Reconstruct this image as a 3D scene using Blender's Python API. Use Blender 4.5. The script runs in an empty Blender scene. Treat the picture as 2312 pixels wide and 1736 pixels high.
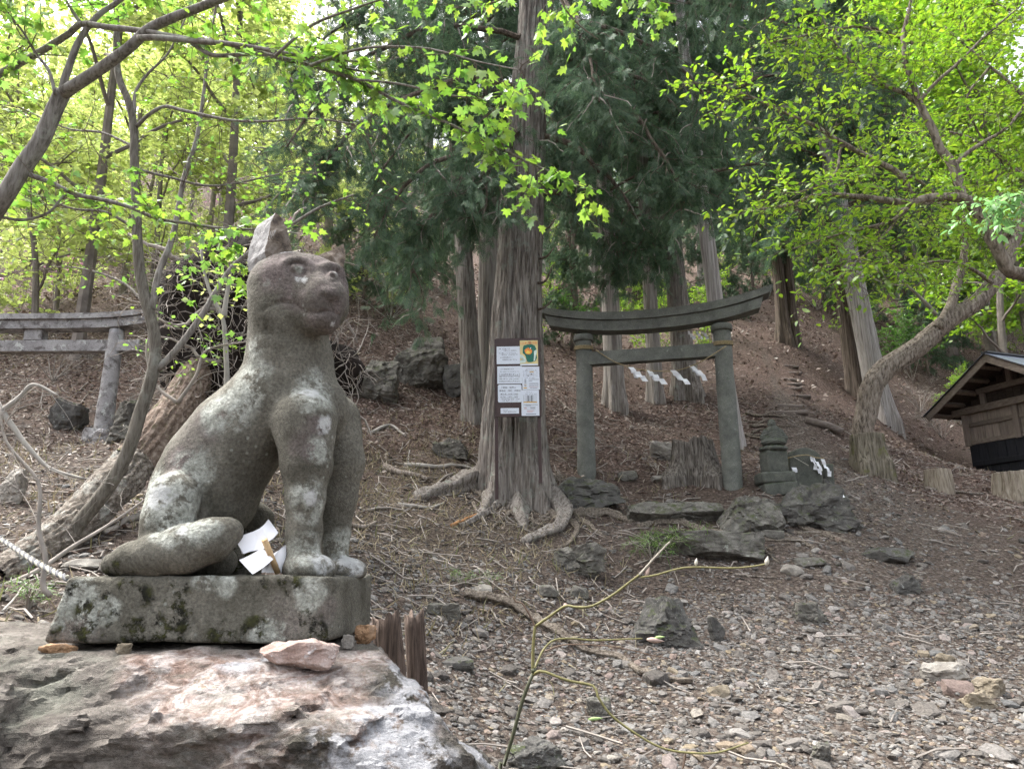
import bpy, math, random
import numpy as np
from mathutils import Vector, Matrix

R = math.radians
rng = np.random.default_rng(7)
random.seed(7)

# ------------------------------------------------------------------ camera
CAMZ = 1.55
PITCH = 14.2
FPX = 1669.0            # focal length in pixels of the 2312 px wide photograph
sc = bpy.context.scene
cam_d = bpy.data.cameras.new('camera')
cam_d.sensor_width = 36.0
cam_d.lens = 36.0 * FPX / 2312.0
cam_d.clip_start = 0.02
cam_d.clip_end = 2000
cam_d.dof.use_dof = True
cam_d.dof.focus_distance = 7.0
cam_d.dof.aperture_fstop = 16.0
cam = bpy.data.objects.new('camera', cam_d)
sc.collection.objects.link(cam)
cam.location = (0, 0, CAMZ)
cam.rotation_euler = (R(90 + PITCH), 0, 0)
sc.camera = cam

# ------------------------------------------------------------------ sky, sun, exposure
SUN_EL, SUN_AZ = 58.0, -62.0       # high, behind the left hillside (azimuth from +y towards +x)
world = bpy.data.worlds.new('World')
sc.world = world
world.use_nodes = True
wn, wl = world.node_tree.nodes, world.node_tree.links
wn.clear()
wo = wn.new('ShaderNodeOutputWorld'); wb = wn.new('ShaderNodeBackground')
sky = wn.new('ShaderNodeTexSky'); sky.sky_type = 'NISHITA'; sky.sun_disc = False
sky.sun_elevation = R(SUN_EL); sky.sun_rotation = R(SUN_AZ)
sky.air_density = 1.0; sky.dust_density = 7.0; sky.ozone_density = 1.0
hs = wn.new('ShaderNodeHueSaturation'); hs.inputs['Saturation'].default_value = 0.33
hs.inputs['Value'].default_value = 1.25
wl.new(sky.outputs[0], hs.inputs['Color']); wl.new(hs.outputs[0], wb.inputs['Color'])
wb.inputs['Strength'].default_value = 0.15
wl.new(wb.outputs[0], wo.inputs['Surface'])
sun_d = bpy.data.lights.new('sun', 'SUN'); sun_d.energy = 1.5; sun_d.angle = R(22)
sun_d.color = (1.0, 0.99, 0.96)
sun = bpy.data.objects.new('sun', sun_d); sc.collection.objects.link(sun)
sd = Vector((math.sin(R(SUN_AZ)) * math.cos(R(SUN_EL)), math.cos(R(SUN_AZ)) * math.cos(R(SUN_EL)), math.sin(R(SUN_EL))))
sun.rotation_euler = sd.to_track_quat('Z', 'Y').to_euler()
vs = sc.view_settings
vs.view_transform = 'Standard'; vs.look = 'None'; vs.gamma = 1.0; vs.use_curve_mapping = False
vs.exposure = 1.85
sc.cycles.use_denoising = True; sc.cycles.denoising_prefilter = 'NONE'
sc.cycles.use_adaptive_sampling = True; sc.cycles.adaptive_threshold = 0.03
sc.cycles.max_bounces = 7; sc.cycles.diffuse_bounces = 4; sc.cycles.transmission_bounces = 5
sc.cycles.transparent_max_bounces = 6; sc.cycles.glossy_bounces = 2
sc.cycles.sample_clamp_indirect = 8.0

# ------------------------------------------------------------------ numeric helpers
cp, sp = math.cos(R(PITCH)), math.sin(R(PITCH))

def P(px, py, d):
    """pixel of the photograph and distance along +y -> world point"""
    u = (px - 1156.0) / FPX; v = (868.0 - py) / FPX
    yy = cp - v * sp; zz = sp + v * cp
    return np.array([u * d / yy, d, CAMZ + zz * d / yy])

def PX(n, d, py=868):
    """n pixels at distance d in metres"""
    v = (868.0 - py) / FPX
    return n * d / FPX / (cp - v * sp)

def hash3(ix, iy, iz, seed):
    with np.errstate(over='ignore'):
        h = (ix.astype(np.uint32) * np.uint32(374761393) + iy.astype(np.uint32) * np.uint32(668265263)
             + iz.astype(np.uint32) * np.uint32(2246822519) + np.uint32((seed * 3266489917) & 0xffffffff))
        h = (h ^ (h >> np.uint32(13))) * np.uint32(1274126177)
        h = (h ^ (h >> np.uint32(16))) * np.uint32(2654435761)
        h = h ^ (h >> np.uint32(15))
    return h.astype(np.float64) / 4294967295.0

def vnoise(p, seed=0):
    p = np.asarray(p, float)
    i = np.floor(p).astype(np.int64); f = p - i
    f = f * f * (3 - 2 * f)
    out = 0
    for dx in (0, 1):
        wx = f[..., 0] if dx else 1 - f[..., 0]
        for dy in (0, 1):
            wy = f[..., 1] if dy else 1 - f[..., 1]
            for dz in (0, 1):
                wz = f[..., 2] if dz else 1 - f[..., 2]
                out = out + wx * wy * wz * hash3(i[..., 0] + dx, i[..., 1] + dy, i[..., 2] + dz, seed)
    return out * 2 - 1

def fbm(p, octs=4, seed=0, gain=0.5):
    a, s, o = 1.0, 0.0, 0.0
    p = np.asarray(p, float)
    for k in range(octs):
        o = o + a * vnoise(p * (2.03 ** k) + 17.3 * k, seed + k); s += a; a *= gain
    return o / s

def smooth_poly(pts, n):
    """Catmull-Rom through pts (k,m) -> n points"""
    pts = np.asarray(pts, float)
    if len(pts) == 2:
        t = np.linspace(0, 1, n)[:, None]
        return pts[0] * (1 - t) + pts[1] * t
    q = np.vstack([2 * pts[0] - pts[1], pts, 2 * pts[-1] - pts[-2]])
    seg = np.linalg.norm(np.diff(pts[:, :3], axis=0), axis=1) + 1e-9
    cum = np.concatenate([[0], np.cumsum(seg)]); cum /= cum[-1]
    t = np.linspace(0, 1, n)
    k = np.clip(np.searchsorted(cum, t, side='right') - 1, 0, len(pts) - 2)
    u = ((t - cum[k]) / (cum[k + 1] - cum[k]))[:, None]
    p0, p1, p2, p3 = q[k], q[k + 1], q[k + 2], q[k + 3]
    return 0.5 * (2 * p1 + (p2 - p0) * u + (2 * p0 - 5 * p1 + 4 * p2 - p3) * u ** 2 + (3 * p1 - p0 - 3 * p2 + p3) * u ** 3)

def facets(p, cell, seed=0):
    """piecewise planar offset: every jittered cell tilts its own way, so broken blocks with sharp edges"""
    q = p / np.asarray(cell); i = np.floor(q).astype(np.int64)
    best = np.full(len(p), 9.0); out = np.zeros(len(p))
    for dx in (-1, 0, 1):
        for dy in (-1, 0, 1):
            for dz in (-1, 0, 1):
                a, b, c = i[:, 0] + dx, i[:, 1] + dy, i[:, 2] + dz
                h0 = hash3(a, b, c, seed); h1 = hash3(a, b, c, seed + 1); h2 = hash3(a, b, c, seed + 2); h3 = hash3(a, b, c, seed + 3)
                vx, vy, vz = q[:, 0] - a - h0, q[:, 1] - b - h1, q[:, 2] - c - h2
                d = vx * vx + vy * vy + vz * vz
                m = d < best
                val = (h3 - .5) * 1.1 + (h0 - .5) * 1.6 * vx + (h1 - .5) * 1.6 * vy + (h2 - .5) * 1.6 * vz
                out = np.where(m, val, out); best = np.where(m, d, best)
    return out

class MB:
    """collects vertices and faces of one mesh"""
    def __init__(s):
        s.v, s.t, s.q, s.n = [], [], [], 0
    def add(s, V, T=None, Q=None):
        V = np.asarray(V, float)
        if T is not None and len(T): s.t.append(np.asarray(T, np.int64) + s.n)
        if Q is not None and len(Q): s.q.append(np.asarray(Q, np.int64) + s.n)
        s.v.append(V); s.n += len(V)
    def tube(s, pts, rad, n=6, caps=True):
        V, T, Q = tube(pts, rad, n, caps); s.add(V, T, Q)
    def box(s, c, size, M=None, bev=0.0):
        V, T, Q = box_geo(size, bev)
        V = V if M is None else V @ np.asarray(M).T
        s.add(V + np.asarray(c), T, Q)
    def build(s, name, mat, parent=None, smooth=False, attrs=None):
        if not s.v: return None
        V = np.vstack(s.v)
        T = np.vstack(s.t) if s.t else np.zeros((0, 3), int)
        Q = np.vstack(s.q) if s.q else np.zeros((0, 4), int)
        return mesh_obj(name, V, T, Q, mat, parent, smooth, attrs)

def make_mesh(name, V, T, Q, mat, smooth=False, attrs=None):
    me = bpy.data.meshes.new(name)
    nt, nq = len(T), len(Q)
    me.vertices.add(len(V)); me.vertices.foreach_set('co', np.asarray(V, np.float32).ravel())
    me.loops.add(nt * 3 + nq * 4)
    me.loops.foreach_set('vertex_index', np.concatenate([np.asarray(T).ravel(), np.asarray(Q).ravel()]).astype(np.int32))
    me.polygons.add(nt + nq)
    st = np.concatenate([np.arange(nt) * 3, nt * 3 + np.arange(nq) * 4]).astype(np.int32)
    me.polygons.foreach_set('loop_start', st)
    me.polygons.foreach_set('use_smooth', np.full(nt + nq, smooth, bool))
    if attrs:
        for k, a in attrs.items():
            at = me.attributes.new(k, 'FLOAT', 'POINT'); at.data.foreach_set('value', np.asarray(a, np.float32))
    me.update(calc_edges=True)
    me.validate()
    if mat is not None: me.materials.append(mat)
    return me

def link(o, parent=None):
    sc.collection.objects.link(o)
    if parent is not None: o.parent = parent
    return o

def mesh_obj(name, V, T, Q, mat, parent=None, smooth=False, attrs=None):
    """geometry in world coordinates; a parented part is stored relative to its parent's location"""
    V = np.asarray(V, float)
    if parent is not None:
        w = np.array(world_loc(parent)); V = V - w
        loc = (0, 0, 0)
    else:
        lo, hi = V.min(0), V.max(0)
        loc = np.array([(lo[0] + hi[0]) / 2, (lo[1] + hi[1]) / 2, lo[2]]); V = V - loc
    o = bpy.data.objects.new(name, make_mesh(name, V, T, Q, mat, smooth, attrs))
    o.location = loc
    return link(o, parent)

def world_loc(o):
    l = Vector(o.location)
    while o.parent is not None:
        o = o.parent; l = l + Vector(o.location)
    return l

def tag(o, label, cat, group=None, kind=None):
    if label: o['label'] = label
    if cat: o['category'] = cat
    if group: o['group'] = group
    if kind: o['kind'] = kind
    return o

def thing(name, label, cat, loc, group=None):
    o = bpy.data.objects.new(name, None); o.empty_display_size = 0.1
    o.location = [float(c) for c in loc]; link(o)
    return tag(o, label, cat, group)

def dup(root, loc, rotz=0.0, scale=1.0, label=None, keep=None):
    r = root.copy(); sc.collection.objects.link(r)
    r.location = [float(c) for c in loc]; r.rotation_euler = (0, 0, rotz); r.scale = (scale,) * 3
    if label: r['label'] = label
    for ch in list(root.children):
        c = ch.copy(); sc.collection.objects.link(c); c.parent = r
        for g in list(ch.children):
            d = g.copy(); sc.collection.objects.link(d); d.parent = c
    return r

def tube(pts, rad, n=6, caps=True):
    pts = np.asarray(pts, float); m = len(pts)
    rad = np.full(m, rad) if np.isscalar(rad) else np.asarray(rad, float)
    tg = np.gradient(pts, axis=0); tg /= np.linalg.norm(tg, axis=1)[:, None] + 1e-12
    ref = np.array([0.31, 0.17, 0.93])
    if abs(tg[0] @ ref) > 0.9: ref = np.array([0.9, 0.3, -0.1])
    nn = np.zeros_like(pts)
    a = ref - tg[0] * (ref @ tg[0]); a /= np.linalg.norm(a)
    for i in range(m):
        a = a - tg[i] * (a @ tg[i]); a /= np.linalg.norm(a) + 1e-12; nn[i] = a
    bb = np.cross(tg, nn)
    th = np.arange(n) * 2 * math.pi / n
    V = pts[:, None, :] + rad[:, None, None] * (np.cos(th)[None, :, None] * nn[:, None, :] + np.sin(th)[None, :, None] * bb[:, None, :])
    V = V.reshape(-1, 3)
    i = np.arange(m - 1)[:, None]; j = np.arange(n)[None, :]; j2 = (j + 1) % n
    Q = np.stack([i * n + j, i * n + j2, (i + 1) * n + j2, (i + 1) * n + j], -1).reshape(-1, 4)
    T = np.zeros((0, 3), int)
    if caps:
        c0, c1 = len(V), len(V) + 1
        V = np.vstack([V, pts[0], pts[-1]])
        jj = np.arange(n)
        T = np.vstack([np.stack([np.full(n, c0), (jj + 1) % n, jj], -1),
                       np.stack([np.full(n, c1), (m - 1) * n + jj, (m - 1) * n + (jj + 1) % n], -1)])
    return V, T, Q

def box_geo(size, bev=0.0):
    sx, sy, sz = [s / 2 for s in size]
    if bev <= 0:
        V = np.array([[x, y, z] for x in (-sx, sx) for y in (-sy, sy) for z in (-sz, sz)])
        Q = np.array([[0, 1, 3, 2], [4, 6, 7, 5], [0, 4, 5, 1], [2, 3, 7, 6], [0, 2, 6, 4], [1, 5, 7, 3]])
        return V, np.zeros((0, 3), int), Q
    b = min(bev, sx * .9, sy * .9, sz * .9)
    V, Q, T = [], [], []
    idx = {}
    for x in (-1, 1):
        for y in (-1, 1):
            for z in (-1, 1):
                for ax in range(3):
                    p = [x * (sx - b), y * (sy - b), z * (sz - b)]
                    p[ax] = (x * sx, y * sy, z * sz)[ax]
                    idx[(x, y, z, ax)] = len(V); V.append(p)
    for ax in range(3):
        o = [k for k in range(3) if k != ax]
        for s in (-1, 1):
            f = []
            for a, c in ((-1, -1), (1, -1), (1, 1), (-1, 1)):
                k = [0, 0, 0]; k[ax] = s; k[o[0]] = a; k[o[1]] = c
                f.append(idx[(k[0], k[1], k[2], ax)])
            Q.append(f)
        for a in (-1, 1):
            for c in (-1, 1):
                k0 = [0, 0, 0]; k0[ax] = -1; k0[o[0]] = a; k0[o[1]] = c
                k1 = list(k0); k1[ax] = 1
                Q.append([idx[(*k0, o[0])], idx[(*k1, o[0])], idx[(*k1, o[1])], idx[(*k0, o[1])]])
    for x in (-1, 1):
        for y in (-1, 1):
            for z in (-1, 1):
                T.append([idx[(x, y, z, 0)], idx[(x, y, z, 1)], idx[(x, y, z, 2)]])
    V = np.array(V, float); Q = np.array(Q); T = np.array(T)
    def fix(F):
        for f in F:
            c = V[f].mean(0); nrm = np.cross(V[f[1]] - V[f[0]], V[f[2]] - V[f[0]])
            if nrm @ c < 0: f[:] = f[::-1].copy()
    fix(Q); fix(T)
    return V, T, Q

# ---- signed distance shapes meshed by surface nets
def sdf_mesh(f, lo, hi, h):
    lo = np.asarray(lo, float); hi = np.asarray(hi, float)
    n = np.ceil((hi - lo) / h).astype(int) + 1
    ax = [lo[k] + h * np.arange(n[k]) for k in range(3)]
    X, Y, Z = np.meshgrid(*ax, indexing='ij')
    # coarse pass first, the fine grid is evaluated only near the surface
    C = 5
    nc = (n - 1) // C + 2
    axc = [lo[k] + h * C * np.arange(nc[k]) for k in range(3)]
    Dc = f(np.stack(np.meshgrid(*axc, indexing='ij'), -1).reshape(-1, 3)).reshape(nc)
    big = np.full(nc - 1, 9.0); sg = np.zeros(nc - 1)
    for a in (0, 1):
        for b in (0, 1):
            for e in (0, 1):
                q = Dc[a:nc[0] - 1 + a, b:nc[1] - 1 + b, e:nc[2] - 1 + e]
                big = np.minimum(big, np.abs(q)); sg += q
    near = big < 1.3 * C * h + .004
    up = lambda A: A.repeat(C, 0).repeat(C, 1).repeat(C, 2)[:n[0], :n[1], :n[2]]
    nearF = up(near); D = np.where(up(sg) < 0, -1.0, 1.0)
    D[nearF] = f(np.stack([X[nearF], Y[nearF], Z[nearF]], -1))
    S = D < 0
    c = np.zeros(n - 1, int)
    for a in (0, 1):
        for b in (0, 1):
            for e in (0, 1):
                c += S[a:n[0] - 1 + a, b:n[1] - 1 + b, e:n[2] - 1 + e]
    act = (c > 0) & (c < 8)
    idx = -np.ones(n - 1, int); ids = np.argwhere(act); idx[act] = np.arange(len(ids))
    acc = np.zeros((len(ids), 3)); cnt = np.zeros(len(ids))
    cor = [(a, b, e) for a in (0, 1) for b in (0, 1) for e in (0, 1)]
    for i, p in enumerate(cor):
        for q in cor[i + 1:]:
            if sum(abs(p[k] - q[k]) for k in range(3)) != 1: continue
            d0 = D[ids[:, 0] + p[0], ids[:, 1] + p[1], ids[:, 2] + p[2]]
            d1 = D[ids[:, 0] + q[0], ids[:, 1] + q[1], ids[:, 2] + q[2]]
            m = (d0 < 0) != (d1 < 0)
            t = np.where(m, d0 / np.where(m, d0 - d1, 1), 0)[:, None]
            acc += np.where(m[:, None], np.array(p) * (1 - t) + np.array(q) * t, 0); cnt += m
    V = lo + h * (ids + acc / cnt[:, None])
    Qs = []
    for k in range(3):
        a, b = [(1, 2), (2, 0), (0, 1)][k]
        s0 = [slice(None)] * 3; s1 = [slice(None)] * 3
        s0[k] = slice(0, -1); s1[k] = slice(1, None)
        ch = S[tuple(s0)] != S[tuple(s1)]
        e = np.argwhere(ch)
        e = e[(e[:, a] > 0) & (e[:, b] > 0) & (e[:, a] < n[a] - 1) & (e[:, b] < n[b] - 1)]
        flip = S[tuple(s0)][e[:, 0], e[:, 1], e[:, 2]]
        o1 = np.zeros(3, int); o1[a] = -1; o2 = np.zeros(3, int); o2[b] = -1
        g = lambda x: idx[x[:, 0], x[:, 1], x[:, 2]]
        q = np.stack([g(e), g(e + o1), g(e + o1 + o2), g(e + o2)], -1)
        q[~flip] = q[~flip][:, ::-1]
        Qs.append(q)
    Q = np.vstack(Qs); Q = Q[(Q >= 0).all(1)]
    return V, Q

def smin(a, b, k):
    hh = np.clip(0.5 + 0.5 * (b - a) / k, 0, 1)
    return b * (1 - hh) + a * hh - k * hh * (1 - hh)

def smax(a, b, k): return -smin(-a, -b, k)

def cone(p, a, b, ra, rb):
    a = np.asarray(a); b = np.asarray(b); ab = b - a
    t = np.clip(((p - a) @ ab) / (ab @ ab + 1e-12), 0, 1)
    q = p - a - t[:, None] * ab
    return np.sqrt(np.einsum('ij,ij->i', q, q)) - (ra + (rb - ra) * t)

def ell(p, c, r):
    q = (p - np.asarray(c)) / np.asarray(r)
    k0 = np.linalg.norm(q, axis=1); k1 = np.linalg.norm(q / np.asarray(r), axis=1)
    return k0 * (k0 - 1) / (k1 + 1e-9)

def normals(V, Q):
    nq = np.cross(V[Q[:, 2]] - V[Q[:, 0]], V[Q[:, 3]] - V[Q[:, 1]])
    N = np.zeros_like(V)
    for k in range(4): np.add.at(N, Q[:, k], nq)
    return N / (np.linalg.norm(N, axis=1)[:, None] + 1e-12)

_ico = {}
def ico(sub):
    if sub in _ico: return _ico[sub]
    import bmesh
    bm = bmesh.new(); bmesh.ops.create_icosphere(bm, subdivisions=sub, radius=1.0)
    V = np.array([v.co[:] for v in bm.verts]); T = np.array([[v.index for v in f.verts] for f in bm.faces])
    bm.free(); _ico[sub] = (V, T); return V, T

def rotm(ax, ang):
    return np.array(Matrix.Rotation(ang, 3, ax))

def rock(size, sub=4, seed=0, planes=14, rough=0.06, strata=0.0, jag=0.0):
    """faceted stone: star-shaped polyhedron cut by random planes, centred on 0, half-extents size"""
    r = np.random.default_rng(seed)
    D, T = ico(sub)
    nr = r.normal(size=(planes, 3)); nr /= np.linalg.norm(nr, axis=1)[:, None]
    nr = np.vstack([nr, np.eye(3), -np.eye(3)])
    of = np.concatenate([r.uniform(0.62, 1.0, planes), r.uniform(0.8, 1.0, 6)])
    k = D @ nr.T
    rad = np.min(np.where(k > 1e-3, of / np.maximum(k, 1e-3), 9.0), axis=1)
    V = D * rad[:, None]
    V = V * np.asarray(size)
    if rough > 0:
        sc_ = max(size)
        nn = fbm(V / sc_ * 2.2 + seed, 4, seed)
        V = V + D * (nn * rough * min(size) * 1.6)[:, None]
    if strata > 0:
        ly = V[:, 2] / (min(size) * 0.33) + fbm(V / max(size) * 1.5, 3, seed + 5) * 1.2
        f = (ly - np.floor(ly))
        V[:, :2] *= (1 + strata * (np.abs(f - 0.5) * 2 - 0.5))[:, None]
    if sub >= 4:
        mx = max(size)
        V = V + D * (facets(V + seed * 3.7, (mx * .55, mx * .55, mx * .30), seed) * .16 * min(size) + facets(V + seed, (mx * .2, mx * .2, mx * .12), seed + 9) * .06 * min(size))[:, None]
    if jag > 0:
        nn = np.abs(fbm(V / max(size) * 5 + 3 * seed, 3, seed + 9))
        V = V - D * (nn * jag * min(size))[:, None]
    return V, T

# ------------------------------------------------------------------ materials
def nmat(name):
    m = bpy.data.materials.new(name); m.use_nodes = True
    m.node_tree.nodes.clear()
    return m, m.node_tree.nodes, m.node_tree.links

class NT:
    def __init__(s, name):
        s.m, s.n, s.l = nmat(name)
        s.out = s.n.new('ShaderNodeOutputMaterial')
    def node(s, t, **kw):
        x = s.n.new(t)
        for k, v in kw.items(): setattr(x, k, v)
        return x
    def put(s, sock, v):
        if hasattr(v, 'is_output') or isinstance(v, bpy.types.NodeSocket): s.l.new(v, sock)
        elif isinstance(v, (tuple, list)) and len(v) == 3 and sock.type == 'RGBA': sock.default_value = (*v, 1)
        else: sock.default_value = v
    def coord(s, kind='Object', scale=(1, 1, 1), loc=(0, 0, 0)):
        if kind == 'World':
            tc = s.node('ShaderNodeNewGeometry').outputs['Position']
        else:
            tc = s.node('ShaderNodeTexCoord').outputs[kind]
        mp = s.node('ShaderNodeMapping'); s.l.new(tc, mp.inputs['Vector'])
        mp.inputs['Scale'].default_value = scale; mp.inputs['Location'].default_value = loc
        return mp.outputs[0]
    def noise(s, vec, scale, detail=4, rough=0.55, dist=0.0):
        x = s.node('ShaderNodeTexNoise'); s.l.new(vec, x.inputs['Vector'])
        x.inputs['Scale'].default_value = scale; x.inputs['Detail'].default_value = detail
        x.inputs['Roughness'].default_value = rough; x.inputs['Distortion'].default_value = dist
        return x.outputs['Fac']
    def voro(s, vec, scale, feature='F1', out='Distance'):
        x = s.node('ShaderNodeTexVoronoi', feature=feature); s.l.new(vec, x.inputs['Vector'])
        x.inputs['Scale'].default_value = scale
        return x.outputs[out]
    def ramp(s, fac, stops, interp='LINEAR'):
        x = s.node('ShaderNodeValToRGB'); x.color_ramp.interpolation = interp
        e = x.color_ramp.elements
        while len(e) < len(stops): e.new(0.5)
        for k, (p, c) in enumerate(stops):
            e[k].position = p
            e[k].color = (*c, 1) if isinstance(c, (tuple, list)) else (c, c, c, 1)
        s.put(x.inputs['Fac'], fac)
        return x.outputs['Color']
    def mix(s, fac, a, b, mode='MIX'):
        x = s.node('ShaderNodeMix', data_type='RGBA', blend_type=mode)
        s.put(x.inputs['Factor'], fac)
        for sock, v in ((x.inputs[6], a), (x.inputs[7], b)): s.put(sock, v)
        return x.outputs[2]
    def math(s, op, a, b=0.0, clamp=False):
        x = s.node('ShaderNodeMath', operation=op, use_clamp=clamp)
        s.put(x.inputs[0], a); s.put(x.inputs[1], b)
        return x.outputs[0]
    def attr(s, name):
        return s.node('ShaderNodeAttribute', attribute_name=name).outputs['Fac']
    def bump(s, h, strength=0.5, dist=0.01, normal=None):
        x = s.node('ShaderNodeBump'); x.inputs['Strength'].default_value = strength; x.inputs['Distance'].default_value = dist
        s.l.new(h, x.inputs['Height'])
        if normal is not None: s.l.new(normal, x.inputs['Normal'])
        return x.outputs[0]
    def principled(s, col, rough=0.8, normal=None, metal=0.0, spec=0.3):
        b = s.node('ShaderNodeBsdfPrincipled')
        s.put(b.inputs['Base Color'], col); s.put(b.inputs['Roughness'], rough); b.inputs['Metallic'].default_value = metal
        b.inputs['Specular IOR Level'].default_value = spec
        if normal is not None: s.l.new(normal, b.inputs['Normal'])
        s.l.new(b.outputs[0], s.out.inputs['Surface'])
        return s.m

def rand_sock(t):
    """random value per loose piece plus per object"""
    a = t.node('ShaderNodeNewGeometry').outputs['Random Per Island']
    b = t.node('ShaderNodeObjectInfo').outputs['Random']
    x = t.math('ADD', a, b)
    return t.math('FRACT', x)

def mat_leaf(name, cols, trans=0.5, gloss=0.08):
    t = NT(name)
    r = rand_sock(t)
    n = len(cols)
    col = t.ramp(r, [(k / max(n - 1, 1), c) for k, c in enumerate(cols)])
    d = t.node('ShaderNodeBsdfDiffuse'); tr = t.node('ShaderNodeBsdfTranslucent')
    t.l.new(col, d.inputs['Color'])
    tc = t.node('ShaderNodeHueSaturation'); tc.inputs['Saturation'].default_value = 1.05; tc.inputs['Value'].default_value = 1.3
    t.l.new(col, tc.inputs['Color']); t.l.new(tc.outputs[0], tr.inputs['Color'])
    m = t.node('ShaderNodeMixShader'); m.inputs[0].default_value = trans
    t.l.new(d.outputs[0], m.inputs[1]); t.l.new(tr.outputs[0], m.inputs[2])
    g = t.node('ShaderNodeBsdfGlossy'); g.inputs['Roughness'].default_value = 0.45; g.inputs['Color'].default_value = (.8, .85, .8, 1)
    m2 = t.node('ShaderNodeMixShader'); m2.inputs[0].default_value = gloss
    t.l.new(m.outputs[0], m2.inputs[1]); t.l.new(g.outputs[0], m2.inputs[2])
    t.l.new(m2.outputs[0], t.out.inputs['Surface'])
    return t.m

def mat_bark(name, c0, c1, c2, sx=30.0, sz=2.2, strength=0.8, lichen=None, kind='Object', dist=0.02):
    t = NT(name)
    co = t.coord(kind, (1, 1, sz / sx))
    n1 = t.noise(co, sx, 6, 0.65, 0.3)
    co2 = t.coord(kind)
    n2 = t.noise(co2, 3.0, 4, 0.6)
    col = t.ramp(n1, [(0.38, c0), (0.49, c1), (0.64, c2)])
    col = t.mix(t.ramp(n2, [(0.35, 0.0), (0.7, 1.0)]), col, t.mix(0.5, col, c1))
    if lichen:
        n3 = t.noise(co2, 5.0, 5, 0.7)
        col = t.mix(t.ramp(n3, [(0.56, 0.0), (0.66, 0.8)]), col, lichen)
    hgt = t.math('ADD', n1, t.math('MULTIPLY', t.noise(co, sx * 3, 3), 0.3))
    return t.principled(col, 0.9, t.bump(hgt, strength, dist), spec=0.15)

def mat_stone(name, cols, lichen=(0.42, 0.45, 0.40), lich=0.62, moss=None, scale=1.0, grain=0.5, speck=True, dark=None, kind='Object', bump=0.7):
    t = NT(name)
    co = t.coord(kind)
    n1 = t.noise(co, 4.0 * scale, 6, 0.65, 0.4)
    col = t.ramp(n1, [(0.28 + 0.44 * k / max(len(cols) - 1, 1), c) for k, c in enumerate(cols)])
    g = t.noise(co, 90.0 * scale, 3, 0.7)
    col = t.mix(grain, col, t.mix(1.0, col, t.ramp(g, [(0.3, 0.45), (0.7, 1.45)]), 'MULTIPLY'))
    if dark is not None:
        nd = t.noise(t.coord(kind, (1, 1, 1), (5, 2, 1)), 6.0 * scale, 6, 0.7, 0.5)
        col = t.mix(t.ramp(nd, [(0.5, 0.0), (0.62, 0.85)]), col, dark)
    if lichen is not None:
        n2 = t.noise(t.coord(kind, (1, 1, 1), (3, 7, 1)), 7.0 * scale, 6, 0.7, 0.2)
        col = t.mix(t.ramp(n2, [(lich, 0.0), (lich + 0.05, 0.85)]), col, lichen)
        if speck:
            v = t.voro(co, 26.0 * scale)
            sp_ = t.ramp(v, [(0.10, 1.0), (0.17, 0.0)])
            sp_ = t.math('MULTIPLY', sp_, t.ramp(t.noise(co, 8 * scale, 2), [(0.5, 0.0), (0.6, 0.9)]))
            col = t.mix(sp_, col, lichen)
    if moss is not None:
        nz = t.node('ShaderNodeNewGeometry').outputs['Normal']
        sx = t.node('ShaderNodeSeparateXYZ'); t.l.new(nz, sx.inputs[0])
        up = t.ramp(sx.outputs['Z'], [(0.1, 0.0), (0.8, 1.0)])
        n3 = t.ramp(t.noise(co, 5 * scale, 5, 0.7), [(0.5, 0.0), (0.6, 1.0)])
        col = t.mix(t.math('MULTIPLY', up, n3), col, moss)
    hgt = t.math('ADD', t.noise(co, 18 * scale, 6, 0.7), t.math('MULTIPLY', g, 0.35))
    return t.principled(col, 0.92, t.bump(hgt, bump, 0.012 / scale), spec=0.2)

def mat_plain(name, col, rough=0.7, var=0.15, scale=12.0, spec=0.25, bump=0.0):
    t = NT(name)
    co = t.coord('Object')
    n = t.noise(co, scale, 4, 0.6)
    lo = tuple(c * (1 - var) for c in col); hi = tuple(min(1, c * (1 + var)) for c in col)
    c = t.ramp(n, [(0.3, lo), (0.7, hi)])
    nb = t.bump(n, bump, 0.01) if bump else None
    return t.principled(c, rough, nb, spec=spec)

def mat_wood(name, c0, c1, axis='Z', scale=40.0, rough=0.85, bump=0.4):
    t = NT(name)
    s = {'X': (0.05, 1, 1), 'Y': (1, 0.05, 1), 'Z': (1, 1, 0.05)}[axis]
    co = t.coord('Object', s)
    ob = t.node('ShaderNodeObjectInfo').outputs['Random']
    n = t.noise(co, scale, 5, 0.65, 0.3)
    n2 = t.noise(t.coord('Object'), 2.0, 3)
    col = t.ramp(n, [(0.3, c0), (0.7, c1)])
    f = t.math('ADD', t.math('MULTIPLY', ob, 0.35), 0.8)
    f = t.math('MULTIPLY', f, t.math('ADD', t.math('MULTIPLY', n2, 0.5), 0.75))
    vm = t.node('ShaderNodeVectorMath', operation='SCALE'); t.l.new(col, vm.inputs[0]); t.l.new(f, vm.inputs['Scale'])
    return t.principled(vm.outputs[0], rough, t.bump(n, bump, 0.004), spec=0.2)

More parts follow.
